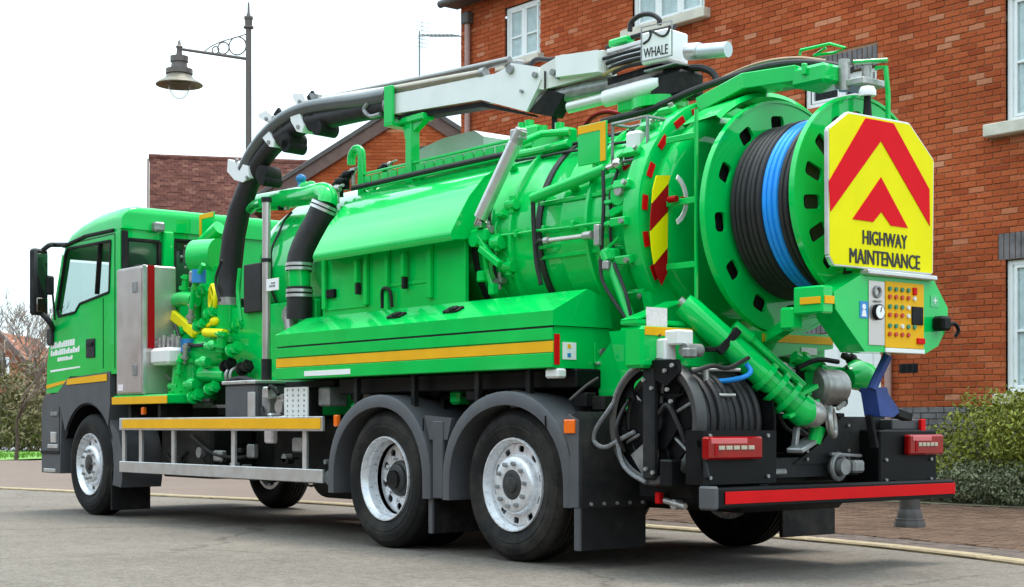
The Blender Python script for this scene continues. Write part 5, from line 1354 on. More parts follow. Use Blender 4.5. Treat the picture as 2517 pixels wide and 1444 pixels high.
for k in range(6):
    w = .4 + k * 1.05; b.cyl(RC + Vector((.06 * math.cos(w), .03, .06 * math.sin(w))), RC + Vector((.35 * math.cos(w), .025, .35 * math.sin(w))), .011, seg=8)
b.build('reel_spokes', GREYM, sr)
b = B(); b.cyl(RC + Vector((0, -.03, 0)), RC + Vector((0, .05, 0)), .075, seg=24); b.build('reel_hub', DARKM, sr)
b = B(); b.tube([RC + Vector((.05, -.03, .05)), RC + Vector((.14, -.05, .10)), RC + Vector((.20, -.03, .0)), RC + Vector((.24, .0, -.12))], .014, 8, spline=6); b.build('swivel_hose', HOSE, sr)
b = B(); b.cyl(RC + Vector((0, .03, 0)), RC + Vector((0, .60, 0)), .27, seg=40); b.build('reel_drum', BLACK, sr)
for i in range(10):
    b = B(); b.torus(RC + Vector((0, .06 + .055 * i, 0)), (random.uniform(-.03, .03), 1, random.uniform(-.03, .03)), .29 + random.uniform(-.006, .012), .026, 48, 8); b.build('hose_coil', HOSE, sr)
b = B(); c = RC + Vector((0, .62, 0)); b.holed(circle(c, 'y', .375, 48), [circle(c, 'y', .05, 16)], (0, .02, 0)); b.build('reel_flange', BLACK, sr)
b = B(); b.prism([RC + Vector((x, -.005, z)) for x, z in ((-.22, -.20), (-.06, -.10), (-.04, -.30), (-.10, -.34))], (0, .02, 0)); b.build('inspection_window', GREYM, sr)
b = B(); pts = [RC + Vector((.36 * math.cos(w), -.035, .36 * math.sin(w))) for w in [2.0 + .1 * k for k in range(9)]] + [RC + Vector((-.37, -.06, .06)), RC + Vector((-.47, -.06, -.04)), RC + Vector((-.50, -.05, -.12)), RC + Vector((-.40, -.05, -.155)), RC + Vector((-.25, -.05, -.10)), RC + Vector((-.14, -.05, -.06))]
b.tube(pts, .014, 8, spline=4); b.tube([RC + Vector((-.29, -.05, -.12)), RC + Vector((-.25, -.05, -.24)), RC + Vector((-.17, -.05, -.31)), RC + Vector((-.04, -.05, -.36))], .014, 8, spline=5); b.build('corrugated_conduit', mat('conduit_grey', (.17, .17, .175), .5, var=.3, scale=60), sr)
b = B(); b.tube([RC + Vector((.33 * math.cos(w), .045, .33 * math.sin(w))) for w in [-1.25 + .2 * k for k in range(9)]], .018, 8, spline=3); b.build('blue_hose', BLUEH, sr)
b = B(); b.tube([at(1690, 935, y=.3), at(1760, 938, y=.45), at(1820, 930, y=.55), at(1845, 915, y=.6), at(1835, 895, y=.6)], .015, 8, spline=6); b.build('blue_hose_loop', BLUEH, T)
b = B(); b.cyl(at(1700, 908, y=.3), at(1820, 910, y=.5), .012, seg=8); b.cyl(at(1700, 971, y=.25), at(1808, 972, y=.45), .010, seg=8); b.cyl(at(1735, 900, y=.35), at(1735, 970, y=.35), .02, seg=8); b.build('hose_guide', CASTM, T)
q = at(1638, 858, y=.14)
b = B(); b.box((q.x - .09, .10, q.z - .08), (q.x + .03, .2, q.z + .06), .01); b.box((q.x - .0, .12, q.z + .02), (q.x + .12, .25, q.z + .11), .01); va = b.build('valve_block', WHITE, T, 'pale valve block on top of the small reel')
b = B(); b.cyl((q.x + .12, .16, q.z - .01), (q.x + .12, .3, q.z - .01), .04, seg=14); b.box((q.x + .14, .12, q.z - .06), (q.x + .2, .2, q.z + .0), .01); b.build('solenoid', GREYM, va)
b = B(); b.tube([(q.x - .07, .12, q.z + .06), (q.x - .17, .08, q.z + .02), (q.x - .2, .08, q.z - .12)], .012, 6, spline=5); b.tube([(q.x - .03, .12, q.z + .08), (q.x - .13, .1, q.z + .08), (q.x - .16, .08, q.z - .12)], .010, 6, spline=5); b.build('wiring_loom', mat('brown_cable', (.12, .06, .03), .6), va)
b = B(); b.box((RC.x + .1, .061, 1.205), (RC.x + .17, .066, 1.265), 0); b.build('warning_label', LABEL, sr)

# ---- rear end: lamp boxes, plate, bumper
BX = 8.24
b = B(); b.prism([(8.10, .02, .56), (BX, .02, .56), (BX, .02, .87), (8.10, .02, .87)], (0, .62, 0)); lbx = b.build('lamp_carrier', BLACK, T, 'near lamp carrier')
b = B(); b.box((7.9, 1.62, .50), (BX, 2.22, .87), .01); lbx2 = b.build('lamp_carrier', BLACK, T, 'far lamp carrier')
def tail_lamp(y0, y1, z0, z1, parent):
    b = B(); b.box((BX, y0, z0), (BX + .05, y1, z1), .018); t = b.build('tail_lamp', REDL, parent)
    b = B(); b.box((BX + .046, y0 + .03, z0 + .09), (BX + .055, y1 - .14, z1 - .008), .004); b.build('lamp_top_lens', mat('pale_red_lens', (.62, .12, .13), .15, coat=.6), t)
    n = 5
    for i in range(n):
        b = B(); w = (y1 - y0 - .16) / n; a = y0 + .09 + i * w; b.box((BX + .05, a, z0 + .055), (BX + .058, a + w * .8, z0 + .078), .003); b.build('lamp_diode', mat('lamp_diode', (.45, .40, .30), .2) if i == 0 else bpy.data.materials['lamp_diode'], t)
    b = B(); b.box((BX + .048, y0 + .06, z0 + .02), (BX + .054, y0 + .085, z1 - .01), .002); b.build('lamp_divider', REDD, t)
tail_lamp(.0, .47, .705, .835, lbx); tail_lamp(1.86, 2.23, .71, .84, lbx2)
b = B(); b.box((8.10, 1.80, .872), (8.2, 2.10, .94), .006); b.build('number_plate_box', PLAST, lbx2)
b = B(); b.box((8.21, 2.06, .84), (8.235, 2.11, .94), .004); b.build('red_reflector', RED, lbx2)
b = B(); b.prism([(8.05, .98, .66), (8.05, 1.88, .66), (8.05, 1.88, .955), (8.05, 1.44, .955), (8.05, 1.26, .80)], (.03, 0, 0)); b.prism([(8.03, .75, .58), (8.03, 1.65, .58), (8.03, 1.65, .70), (8.03, .75, .70)], (.04, 0, 0)); rp = b.build('rear_plate', DPLAST, T)
b = B(); b.torus((8.12, 1.36, .64), (1, .1, 0), .075, .018, 24, 8); b.cyl((8.06, 1.36, .64), (8.18, 1.36, .64), .05, seg=16); b.box((8.08, 1.42, .60), (8.2, 1.53, .68), .015); b.bar((8.12, 1.28, .72), (8.12, 1.58, .705), .03, .02); b.build('tow_coupling', GREYM, rp)
b = B(); b.box((8.085, .72, .60), (8.12, .88, .635), .008); b.build('plate_trim', GREYM, rp)
b = B(); b.box((7.9, .0, .54), (8.0, 2.3, .70), .01); b.build('rear_cross_member', BLACK, T)
b = B(); b.box((8.24, .0, .425), (8.33, 2.29, .545), .012); bb_ = b.build('rear_bumper', BLACK, T)
b = B(); b.box((8.332, .10, .452), (8.337, 2.285, .522), .001); b.build('reflective_tape', RED, bb_)
b = B(); b.box((8.22, -.006, .42), (8.34, .05, .555), .012); b.build('bumper_end_cap', PLAST, bb_)
b = B(); b.box((7.9, .50, .42), (8.24, .58, .56), .01); b.box((7.9, 1.72, .42), (8.24, 1.80, .56), .01); b.build('bumper_arm', BLACK, bb_)
b = B(); b.bar((8.26, .03, .60), (8.2, .03, .82), .02, .04); b.build('lamp_stay', DPLAST, lbx)
b = B(); b.box((7.5, .20, .44), (8.0, .64, .62), .03); b.build('rear_valve_box', BLACK, T)
b = B(); b.cyl((7.86, .16, .43), (7.86, .24, .43), .03); b.cyl((7.78, .17, .45), (7.95, .17, .42), .018); b.build('air_valve', CASTM, T)
b = B(); b.box((7.72, .14, .43), (7.76, .18, .50), .006); b.build('red_air_tap', RED, T)
# loose hoses, bolts and pipework round the rear end
for pts, r, m in (([(1945, 930), (1930, 985), (1950, 1040), (2000, 1085)], .016, HOSE), ([(1905, 1000), (1935, 1055), (1990, 1075), (2040, 1120)], .012, HOSE), ([(1560, 965), (1530, 1010), (1515, 1060), (1535, 1110)], .012, HOSE), ([(1840, 880), (1790, 905), (1750, 900), (1700, 915)], .014, HOSE), ([(1960, 905), (2010, 885), (2060, 890)], .016, DARKM), ([(2080, 900), (2100, 945), (2150, 990)], .010, HOSE), ([(1470, 930), (1440, 950), (1400, 985)], .010, DARKM)):
    b = B(); b.tube([at(px, py, x=8.06 if px > 1650 else 7.5) for px, py in pts], r, 8, spline=6); b.build('loose_hose', m, T)
bolts([Vector((BX + .001, y, z)) for y in (.07, .56) for z in (.60, .84)] + [Vector((BX + .001, y, z)) for y in (1.68, 2.15) for z in (.55, .68)], (1, 0, 0), .012, .012, GREYM, T)
bolts([Vector((8.083, y, z)) for y in (1.1, 1.5, 1.75) for z in (.69, .74, .90) if y > 1.2 or z < .8], (1, 0, 0), .011, .012, GREYM, T)
for (px, py, r, m) in ((1905, 945, .05, GREEN), (1935, 975, .045, GREEN), (1975, 890, .05, GREEN), (2010, 915, .06, GREEN), (1960, 960, .06, GREEN), (1925, 905, .03, CASTM), (2095, 885, .03, DARKM), (1990, 1050, .045, CASTM), (2015, 1000, .05, CASTM)):
    q = at(px, py, x=8.0); d = Vector((.02, .07, -.03)); b = B(); b.cyl(q - d, q + d, r * .8, seg=14); b.cyl(q - d * .3, q + d * .1, r * 1.25, seg=14); b.build('rear_pipe_union', m, T)
# blue hose roller hanging under the control box
q1 = at(2182, 875, x=8.5); q2 = at(2180, 990, x=8.42)
b = B(); b.tube([q1, q1.lerp(q2, .4) + Vector((0, -.10, -.02)), q1.lerp(q2, .55) + Vector((0, -.15, -.05))], .03, 8, spline=4); b.build('blue_strap', BLUE, T)
b = B(); b.prism([q2 + Vector((0, y, z)) for y, z in ((-.11, .09), (.0, .095), (.02, .05), (.11, -.03), (.125, -.06), (.07, -.09), (-.065, -.085))], (-.12, 0, 0)); br = b.build('blue_hose_roller', BLUE, T)
b = B(); b.bar(q2 + Vector((-.06, .15, -.06)), q2 + Vector((-.06, .29, -.09)), .08, .05); b.build('roller_bracket', DARKM, br)
b = B(); b.bar(q2 + Vector((-.06, -.10, -.08)), q2 + Vector((-.06, -.04, -.28)), .05, .03); b.build('roller_bracket', DARKM, br)

# ---- side locker
lk = [(0, 1.265), (0, 1.535), (-.012, 1.535), (-.012, 1.625), (.28, 1.775), (.50, 1.46), (.53, 1.30), (.53, 1.265)]
b = B(); b.prism([(3.52, y, z) for y, z in [(0, 1.265), (0, 1.53), (.48, 1.53), (.53, 1.30), (.53, 1.265)]], (3.43, 0, 0)); lock = b.build('side_locker', GREEN, T)
b = B(); b.prism([(3.505, y, z) for y, z in [(-.014, 1.533), (-.014, 1.628), (.28, 1.778), (.46, 1.72), (.5, 1.533)]], (3.46, 0, 0)); lid = b.build('locker_lid', GREEN, lock)
b = B(); b.box((3.515, -.006, 1.508), (6.955, .002, 1.530), .001); b.build('locker_groove', DPLAST, lock)
b = B(); b.box((3.515, -.010, 1.365), (6.955, -.001, 1.435), .001); b.build('reflective_tape', AMBER, lock)
b = B(); b.box((3.515, -.014, 1.443), (6.955, -.001, 1.519), .006); b.box((3.515, -.014, 1.268), (6.955, -.001, 1.36), .006); b.build('locker_trim', GREEN, lock)
b = B(); b.box((3.96, -.018, 1.285), (4.62, -.0145, 1.325), 0); b.build('white_label', WHITEM, lock)
for x in (5.02, 5.72):
    b = B(); b.obox((x, .13, 1.708), [(.085, 0, 0), (0, .035, .018), (0, -.006, .012)], .008); h = b.build('lid_catch', DARKM, lid)
    b = B(); b.obox((x + .03, .11, 1.716), [(.035, 0, 0), (0, .022, .011), (0, -.006, .012)], .006); b.build('catch_lever', BLACK, h)
b = B(); b.box((6.952, .005, 1.285), (6.958, .05, 1.48), .001); b.build('reflective_tape', RED, lock, 'red tape on the rear corner')
b = B(); b.box((6.951, .075, 1.32), (6.955, .19, 1.43), 0); stk = b.build('white_sticker', WHITEM, lock)
for (y0, z0, m) in ((.115, 1.392, AMBER), (.115, 1.335, BLUEV)):
    b = B(); b.box((6.955, y0, z0), (6.957, y0 + .028, z0 + .025), 0); b.build('sticker_symbol', m, stk)
b = B(); b.box((6.951, .34, 1.30), (6.965, .52, 1.43), .004); lp_ = b.build('socket_plate', GREEN, lock)
b = B(); b.cyl((6.965, .41, 1.37), (6.985, .41, 1.37), .03, seg=14); b.box((6.965, .46, 1.33), (6.98, .50, 1.36), .004); b.build('plug_socket', GREYM, lp_)
b = B(); b.box((6.965, .34, 1.29), (7.0, .53, 1.31), .004); b.build('plate_shelf', ALU, lp_)
b = B(); b.box((6.84, .02, 1.20), (6.97, .1, 1.262), .012); b.build('work_lamp', WHITE, T)
for x in (4.55, 5.3, 6.05, 6.6):
    b = B(); b.box((x, .06, 1.02), (x + .045, .10, 1.262), .003); b.build('locker_hanger', DARKM, T)
b = B(); b.box((4.3, .45, 1.0), (7.0, .5, 1.25), .01); b.build('locker_back_plate', BLACK, T)
for i, (x, z) in enumerate(((4.35, 1.12), (4.55, 1.18), (4.2, 1.03), (4.9, 1.08), (5.25, 1.15), (5.5, 1.1), (6.2, 1.15), (6.5, 1.08))):
    b = B(); b.box((x, .25, z - .05), (x + .11, .40, z + .05), .02); b.build('under_locker_valve', (GREYM, DARKM, GREEN)[i % 3], T)

# ---- hose tray cover on the tank flank
prof = [(.60, 2.755), (.50, 2.70), (.36, 2.545), (.27, 2.40), (.205, 2.285), (.195, 2.255), (.205, 2.225)]
b = B(); t_ = .012
vs = [(3.74, y, z) for y, z in prof] + [(5.60, y, z) for y, z in prof] + [(3.74, y + .012, z - .01) for y, z in prof] + [(5.60, y + .012, z - .01) for y, z in prof]
m_ = len(prof)
fs = [(i, i + 1, m_ + i + 1, m_ + i) for i in range(m_ - 1)] + [(2 * m_ + i, 3 * m_ + i, 3 * m_ + i + 1, 2 * m_ + i + 1) for i in range(m_ - 1)] + [(i, 2 * m_ + i, 2 * m_ + i + 1, i + 1) for i in range(m_ - 1)] + [(m_ + i, m_ + i + 1, 3 * m_ + i + 1, 3 * m_ + i) for i in range(m_ - 1)] + [(0, m_, 3 * m_, 2 * m_), (m_ - 1, 3 * m_ - 1, 4 * m_ - 1, 2 * m_ - 1)]
b.add(vs, fs); tray = b.build('tray_cover', GREEN, T, smooth=40)
for x in (3.745, 5.575):
    b = B(); b.prism([(x, y + .004, z - .004) for y, z in prof] + [(x, .48, 2.25), (x, .60, 2.66)], (.02, 0, 0)); b.build('tray_end_plate', GREEN, tray)
b = B(); b.box((3.62, .36, 1.76), (5.55, .40, 2.27), .006); tp = b.build('tray_back_panel', GREEN, T)
for x in (3.66, 4.27, 4.56, 5.12):
    b = B(); b.box((x, .325, 1.84 if x not in (4.56,) else 1.78), (x + .05, .36, 2.26), .006); b.build('panel_post', GREEN, tp)
for x in (4.18, 4.82):
    b = B(); b.box((x, .30, 2.02), (x + .04, .345, 2.20), .005); b.build('latch_bracket', GREEN, tp)
    b = B(); b.box((x, .31, 1.93), (x + .035, .35, 2.02), .004); b.build('latch', DARKM, tp)
b = B(); b.box((3.70, .352, 1.83), (4.28, .358, 1.86), .002); b.box((4.60, .352, 1.96), (5.14, .358, 1.99), .002); b.build('panel_trim', GREEN, tp)
b = B(); b.tube([(4.54, .33, 1.80), (4.55, .32, 1.92), (4.60, .31, 1.95), (4.66, .32, 1.92), (4.67, .33, 1.80)], .014, 8, spline=4); b.build('cable_loop', RUBBER, tp)
b = B(); b.box((3.72, .33, 1.93), (3.84, .36, 2.0), .008); b.build('tray_catch', BLACK, tp)

# ---- hydraulic rams, pipes and valves on the tank flank
a_, c_ = P_(6.08, .42, 2.90), P_(5.72, .36, 2.36)
b = B(); d = (c_ - a_).normalized(); b.tube([a_ + d * .04, c_ - d * .02], .05, 18); ram = b.build('lifting_ram', ALU, T)
b = B(); b.cyl(a_ - d * .06, a_ + d * .04, .045, seg=14); b.box(a_ - Vector((.06, .03, .02)), a_ + Vector((.05, .05, .06)), .01); b.build('ram_head', CASTM, ram)
b = B(); b.cyl(c_ - d * .02, c_ + d * .04, .03, seg=12); b.box(c_ + Vector((-.04, -.03, -.06)), c_ + Vector((.05, .04, -.01)), .012); b.build('ram_foot', CHROME, ram)
b = B(); b.box((5.60, .36, 2.20), (5.78, .46, 2.30), .015); b.cyl((5.68, .33, 2.22), (5.68, .40, 2.22), .05, seg=16); b.bar((5.70, .36, 2.24), (5.86, .40, 2.04), .05, .04); b.bar((5.76, .34, 2.15), (5.98, .34, 2.02), .045, .045); b.build('ram_anchor', GREEN, T)
b = B(); b.tube([(5.75, .38, 2.15), (5.76, .40, 1.98), (5.80, .42, 1.86)], .02, 8); b.box((5.68, .36, 1.92), (5.76, .42, 2.0), .01); b.box((5.80, .37, 1.82), (5.86, .43, 1.90), .01); b.build('anchor_pipework', GREEN, T)
p, q = at(1310, 488, y=.40), at(1490, 415, y=.47)
b = B(); b.tube([p, q], .038, 16); cr2 = b.build('door_ram', GREEN, T)
b = B(); b.cyl(q, q + (q - p).normalized() * .09, .022, seg=10); b.sphere(q + (q - p).normalized() * .1, .04); b.build('ram_rod', CHROME, cr2)
b = B(); b.tube([at(1310, 492, y=.39), at(1312, 560, y=.40), at(1318, 640, y=.40), at(1330, 700, y=.41)], .016, 8, spline=4); b.build('flexible_line', HOSE, T)
b = B(); b.tube([at(1482, 420, y=.44), at(1484, 500, y=.42), at(1480, 580, y=.40), at(1478, 640, y=.41)], .013, 8, spline=4); b.build('flexible_line', HOSE, T)
b = B(); b.tube([at(1320, 600, y=.40), at(1325, 592, y=.36), at(1345, 592, y=.36)], .014, 8); b.build('flexible_line', HOSE, T)
b = B(); b.cyl(at(1338, 593, y=.37), at(1440, 580, y=.37), .016, seg=10); rl_ = b.build('hydraulic_pipe', STEEL, T)
b = B(); b.cyl(at(1436, 581, y=.37), at(1456, 578, y=.37), .028, seg=12); b.box(at(1468, 560, y=.38) + Vector((-.02, -.02, -.12)), at(1476, 560, y=.40) + Vector((.02, .02, .02)), .008); b.build('pipe_union', CASTM, rl_)
b = B(); b.cyl(at(1340, 593, y=.37), at(1350, 592, y=.37), .026, seg=12); b.build('pipe_union', CASTM, rl_)
# door locks along the ring
p, q = at(1502, 650, y=.42), at(1552, 790, y=.40)
b = B(); b.tube([p, q], .034, 14); dl = b.build('door_lock_ram', GREEN, T)
b = B(); b.cyl(p + (p - q).normalized() * .02, p + (p - q).normalized() * .10, .05, seg=14); b.box(p + Vector((-.07, -.04, .02)), p + Vector((.06, .04, .10)), .015); b.bar(p + Vector((-.04, 0, .10)), p + Vector((.08, 0, .17)), .02); b.build('ram_clevis', GREEN, dl)
b = B(); b.tube([p + Vector((-.05, -.05, .03)), p + Vector((-.02, -.06, -.1)), p.lerp(q, .6) + Vector((-.05, -.05, 0)), q + Vector((-.02, -.03, .02))], .012, 8, spline=4); b.tube([p + Vector((.06, -.03, .0)), p.lerp(q, .5) + Vector((.08, -.04, 0)), q + Vector((.03, -.02, .0))], .012, 8, spline=4); b.build('lock_hose', HOSE, dl)
b = B(); b.box(p + Vector((-.03, -.06, -.04)), p + Vector((.03, -.02, .02)), .01); b.build('lock_fitting', CASTM, dl)
p = at(1535, 480, y=.46)
b = B(); b.cyl(p + Vector((0, -.06, 0)), p + Vector((0, .16, 0)), .07, seg=18); b.box(p + Vector((-.10, -.02, -.02)), p + Vector((.10, .14, .10)), .02); b.bar(p + Vector((-.08, -.04, -.12)), p + Vector((.1, -.02, -.06)), .05); lk2 = b.build('door_lock_housing', GREEN, T)
b = B(); b.cyl(p + Vector((.03, -.09, .02)), p + Vector((.03, -.05, .02)), .035, seg=14); b.build('lock_pin', CASTM, lk2)
# work lamp in its guard frame
p = at(1566, 352, y=.60)
b = B(); b.box(p + Vector((-.07, -.05, -.05)), p + Vector((.06, .05, .075)), .02); wl = b.build('rear_work_lamp', WHITE, T)
b = B()
x0, x1, z0, z1 = p.x - .17, p.x + .16, p.z - .12, p.z + .14
for pth in ([(x0, p.y - .06, z0), (x0, p.y - .06, z1), (x1, p.y - .06, z1), (x1, p.y - .06, z0)], [(x0, p.y + .1, z0), (x0, p.y + .1, z1), (x1, p.y + .1, z1), (x1, p.y + .1, z0)]): b.tube(pth, .014, 8, closed=True)
for x in (x0, x1):
    for z in (z0, z1): b.tube([(x, p.y - .06, z), (x, p.y + .1, z)], .012, 6)
b.build('lamp_guard', GREYM, wl)
b = B(); b.box(p + Vector((-.10, -.03, -.13)), p + Vector((.12, .06, -.06)), .01); b.build('lamp_base', DARKM, wl)
b = B(); b.box(p + Vector((-.14, -.04, -.24)), p + Vector((.12, .06, -.14)), .015); lbs = b.build('lamp_pedestal', GREEN, T)
q = at(1545, 421, y=.54); b = B(); b.box(q + Vector((-.05, -.006, -.04)), q + Vector((.05, .002, .04)), .002); b.build('red_reflector', REDD, lbs)
# conspicuity corner plates
def corner_plate(x0, x1, y, z0, z1, side, w):
    b = B(); b.box((x0, y, z0), (x1, y + .015, z1), .003); pl = b.build('marker_plate', GREEN, T)
    b = B(); b.box((x0 + .005, y - .004, z1 - w), (x1 - .005, y - .0005, z1 - .004), 0)
    if side > 0: b.box((x1 - w, y - .004, z0 + .005), (x1 - .005, y - .0005, z1 - w), 0)
    else: b.box((x0 + .005, y - .004, z0 + .005), (x0 + w, y - .0005, z1 - w), 0)
    b.build('amber_marking', AMBER, pl)
    b = B(); b.bar(((x0 + x1) / 2, y + .03, z0 - .12), ((x0 + x1) / 2, y + .03, z0 + .1), .03); b.build('plate_stay', GREEN, pl)
q0, q1 = at(1420, 312, y=.50), at(1490, 396, y=.50); corner_plate(q0.x, q1.x, .50, q1.z, q0.z + .0, 1, .055)
q0, q1 = at(490, 528, y=.80), at(525, 600, y=.80); corner_plate(q0.x, q1.x, .80, q1.z, q0.z, -1, .05)

# ---- small things that crowd the tank: clamps round the door ring, lugs, cables, pipe clips
for w in (-.62, -.33, -.04, .25, .54, .82, 1.06):
    ca, sa = math.cos(w), math.sin(w); c = Vector((7.17, YC - ca * .835, ZT + sa * .835)); rd = Vector((0, -ca, sa)); tg = Vector((0, sa, ca))
    b = B(); b.obox(c, [(.07, 0, 0), tg * .028, rd * .022], .006); b.cyl(c + Vector((-.07, 0, 0)), c + Vector((-.16, 0, 0)) - rd * .03, .016, seg=8); cl = b.build('ring_clamp', GREEN, T)
    b = B(); b.cyl(c + Vector((.05, 0, 0)) + rd * .02, c + Vector((.05, 0, 0)) + rd * .045, .018, seg=6); b.build('clamp_nut', CASTM, cl)
for x, w in ((5.75, .75), (6.6, .95), (6.6, .35), (7.0, .15), (5.85, .2), (6.35, -.15)):
    c = Vector((x, YC - math.cos(w) * .745, ZT + math.sin(w) * .745)); rd = Vector((0, -math.cos(w), math.sin(w)))
    b = B(); b.obox(c + rd * .02, [(.04, 0, 0), Vector((0, math.sin(w), math.cos(w))) * .012, rd * .03], .004); b.build('tank_lug', GREEN, tank)
def tank_line(x0, w0, x1, w1, r, m, name, off=.02, n=10):
    b = B(); b.tube([Vector((x0 + (x1 - x0) * k / n, YC - math.cos(w0 + (w1 - w0) * k / n) * (.745 + off + .01 * math.sin(k * 1.7)), ZT + math.sin(w0 + (w1 - w0) * k / n) * (.745 + off))) for k in range(n + 1)], r, 8, spline=2); return b.build(name, m, tank)
tank_line(5.9, 1.0, 7.1, 1.02, .012, HOSE, 'tank_cable'); tank_line(5.7, .88, 6.9, .80, .010, HOSE, 'tank_cable')
tank_line(5.72, .30, 5.78, -.45, .012, HOSE, 'tank_cable'); tank_line(5.82, .15, 5.80, -.55, .009, GREEN, 'tank_pipe'); tank_line(6.98, .75, 7.02, -.35, .011, HOSE, 'tank_cable')
tank_line(2.62, .8, 2.66, -.35, .011, HOSE, 'tank_cable'); tank_line(3.0, .25, 3.5, .12, .012, GREEN, 'tank_pipe'); tank_line(5.6, .02, 7.1, -.02, .010, GREEN, 'tank_pipe', .03)
for k in range(5):
    c = Vector((5.75 + .3 * k, YC - .765, ZT + .005)); b = B(); b.box(c - Vector((.015, .02, .025)), c + Vector((.015, .03, .025)), .004); b.build('pipe_clip', GREEN, tank)
for (x, w, m, r) in ((5.86, -.05, GREEN, .05), (5.74, .08, CASTM, .028), (5.95, -.28, GREEN, .04), (5.80, -.40, CASTM, .025), (5.98, .28, GREEN, .035)):
    c = Vector((x, YC - math.cos(w) * .78, ZT + math.sin(w) * .78)); b = B(); b.cyl(c + Vector((-.05, 0, 0)), c + Vector((.05, 0, 0)), r, seg=12); b.cyl(c + Vector((0, 0, -.06)), c + Vector((0, 0, .06)), r * .6, seg=10); b.build('pipe_tee', m, T)
# more fittings among the pumps
for i, (px, py, y, r, m) in enumerate(((455, 700, .40, .045, GREEN), (500, 715, .36, .05, GREEN), (520, 770, .30, .05, GREEN), (470, 770, .30, .035, CASTM), (445, 815, .30, .04, GREEN), (490, 800, .26, .04, GREEN), (545, 840, .24, .06, GREEN), (575, 860, .26, .05, GREEN), (590, 800, .42, .05, GREEN), (455, 870, .20, .03, CASTM), (385, 850, .16, .028, CASTM), (405, 862, .16, .03, BLACK), (425, 852, .18, .028, CASTM), (480, 975, .2, .05, GREEN), (520, 955, .22, .045, GREEN), (440, 905, .15, .03, GREEN), (560, 900, .28, .05, DARKM), (600, 905, .3, .05, DARKM))):
    q = at(px, py, y=y); d = Vector((.09, 0, .02)) if i % 3 else Vector((.02, 0, .09)); b = B(); b.cyl(q - d, q + d, r * .75, seg=14); b.cyl(q - d * .55, q - d * .25, r * 1.25, seg=14); b.cyl(q + d * .6, q + d * .8, r * 1.25, seg=6); b.build('pump_union', m, T)
for pts, r, m in (([(430, 800), (445, 835), (480, 850), (520, 845)], .018, HOSE), ([(372, 885), (395, 905), (420, 935)], .010, GREYM), ([(500, 650), (478, 700), (470, 760)], .022, GREEN), ([(545, 640), (530, 690), (540, 740)], .014, HOSE), ([(590, 660), (585, 720), (592, 790)], .02, GREEN), ([(560, 935), (600, 930), (640, 945)], .02, HOSE), ([(430, 960), (460, 985), (520, 985)], .02, HOSE)):
    b = B(); b.tube([at(px, py, y=.24) for px, py in pts], r, 8, spline=5); b.build('pump_hose', m, T)
# dark clutter below the locker and in the chassis bays
rc = random.Random(17)
for i in range(26):
    x = rc.uniform(4.15, 7.2); z = rc.uniform(1.0, 1.2); y = rc.uniform(.18, .42); h = rc.uniform(.02, .05)
    b = B()
    if i % 3 == 0: b.tube([(x, y, z), (x + rc.uniform(.1, .4), y - .02, z + rc.uniform(-.06, .02)), (x + rc.uniform(.4, .7), y, z + rc.uniform(-.05, .06))], .012, 6, spline=4); b.build('air_line', RUBBER, T)
    else: b.box((x - h, y - h, z - h), (x + h * 1.6, y + h, z + h), .008); b.build('chassis_valve', (DARKM, GREYM, DARKM, DARKM)[i % 4], T)
for i in range(16):
    x = rc.uniform(1.1, 4.1); z = rc.uniform(.45, .85); h = rc.uniform(.02, .06); b = B()
    if i % 3 == 0: b.tube([(x, .17, z), (x + .2, .15, z - rc.uniform(.02, .12)), (x + .42, .17, z + .02)], .011, 6, spline=4); b.build('air_line', RUBBER, T)
    else: b.cyl((x, .13, z), (x, .2, z), h, seg=12) if i % 2 else b.box((x, .13, z), (x + h * 2, .2, z + h), .008); b.build('chassis_fitting', (DARKM, GREYM)[i % 2], T)

# ---- tank top: guard strip, vents, valves, cover
ga, gb_ = P_(3.55, .80, 2.885), P_(5.72, .80, 2.885)
b = B(); b.bar(ga, gb_, .03, .03); b.bar(ga + Vector((0, 0, .12)), gb_ + Vector((0, 0, .12)), .025, .02); walk = b.build('walkway_guard', GREEN, T)
n = 17
for i in range(n):
    x = ga.x + (gb_.x - ga.x) * (i + .5) / n; b = B(); b.box((x - .053, .795, 2.91), (x + .053, .81, 2.985), .004); b.build('guard_panel', GREEN, walk)
b = B(); b.box((3.5, .86, 2.90), (5.8, 1.55, 2.93), .004); b.build('walkway', GREEN, T)
b = B(); b.tube([(3.55, .70, 2.88), (4.6, .70, 2.885), (5.6, .72, 2.89)], .022, 8); b.build('top_cable', HOSE, T)
q = at(878, 440, y=.80)
b = B(); b.tube([(q.x + .07, .8, 2.80), (q.x + .07, .8, q.z + .16), (q.x + .04, .8, q.z + .235), (q.x - .03, .8, q.z + .25), (q.x - .085, .8, q.z + .20), (q.x - .09, .8, q.z + .13)], .036, 14, spline=5); b.build('gooseneck_vent', GREEN, T)
for (px, py, y, r, m) in ((836, 450, .7, .05, DARKM), (852, 432, .75, .045, BLACK), (868, 420, .78, .03, CASTM), (828, 465, .65, .04, CASTM), (946, 412, .9, .04, BLACK), (958, 404, .9, .025, CASTM)):
    q = at(px, py, y=y); b = B(); b.sphere(q, r, (1.2, 1, .9), 12, 8); b.cyl(q - Vector((0, 0, .12)), q, r * .6, seg=10); b.cyl(q - Vector((.1, 0, 0)), q + Vector((.1, 0, .02)), r * .35, seg=8); b.build('top_valve', m, T)
q0 = at(1065, 385, y=1.25); q1 = at(1225, 350, y=1.25)
b = B(); b.prism([(q0.x, 1.1, q0.z - .10), (q0.x, 1.1, q0.z + .04), (q0.x + .35, 1.1, q0.z + .085), (q1.x - .12, 1.1, q0.z + .085), (q1.x, 1.1, q0.z + .02), (q1.x, 1.1, q0.z - .10)], (0, .5, 0)); gc = b.build('grey_top_cover', mat('grey_cover', (.42, .43, .42), .5, var=.1), T)
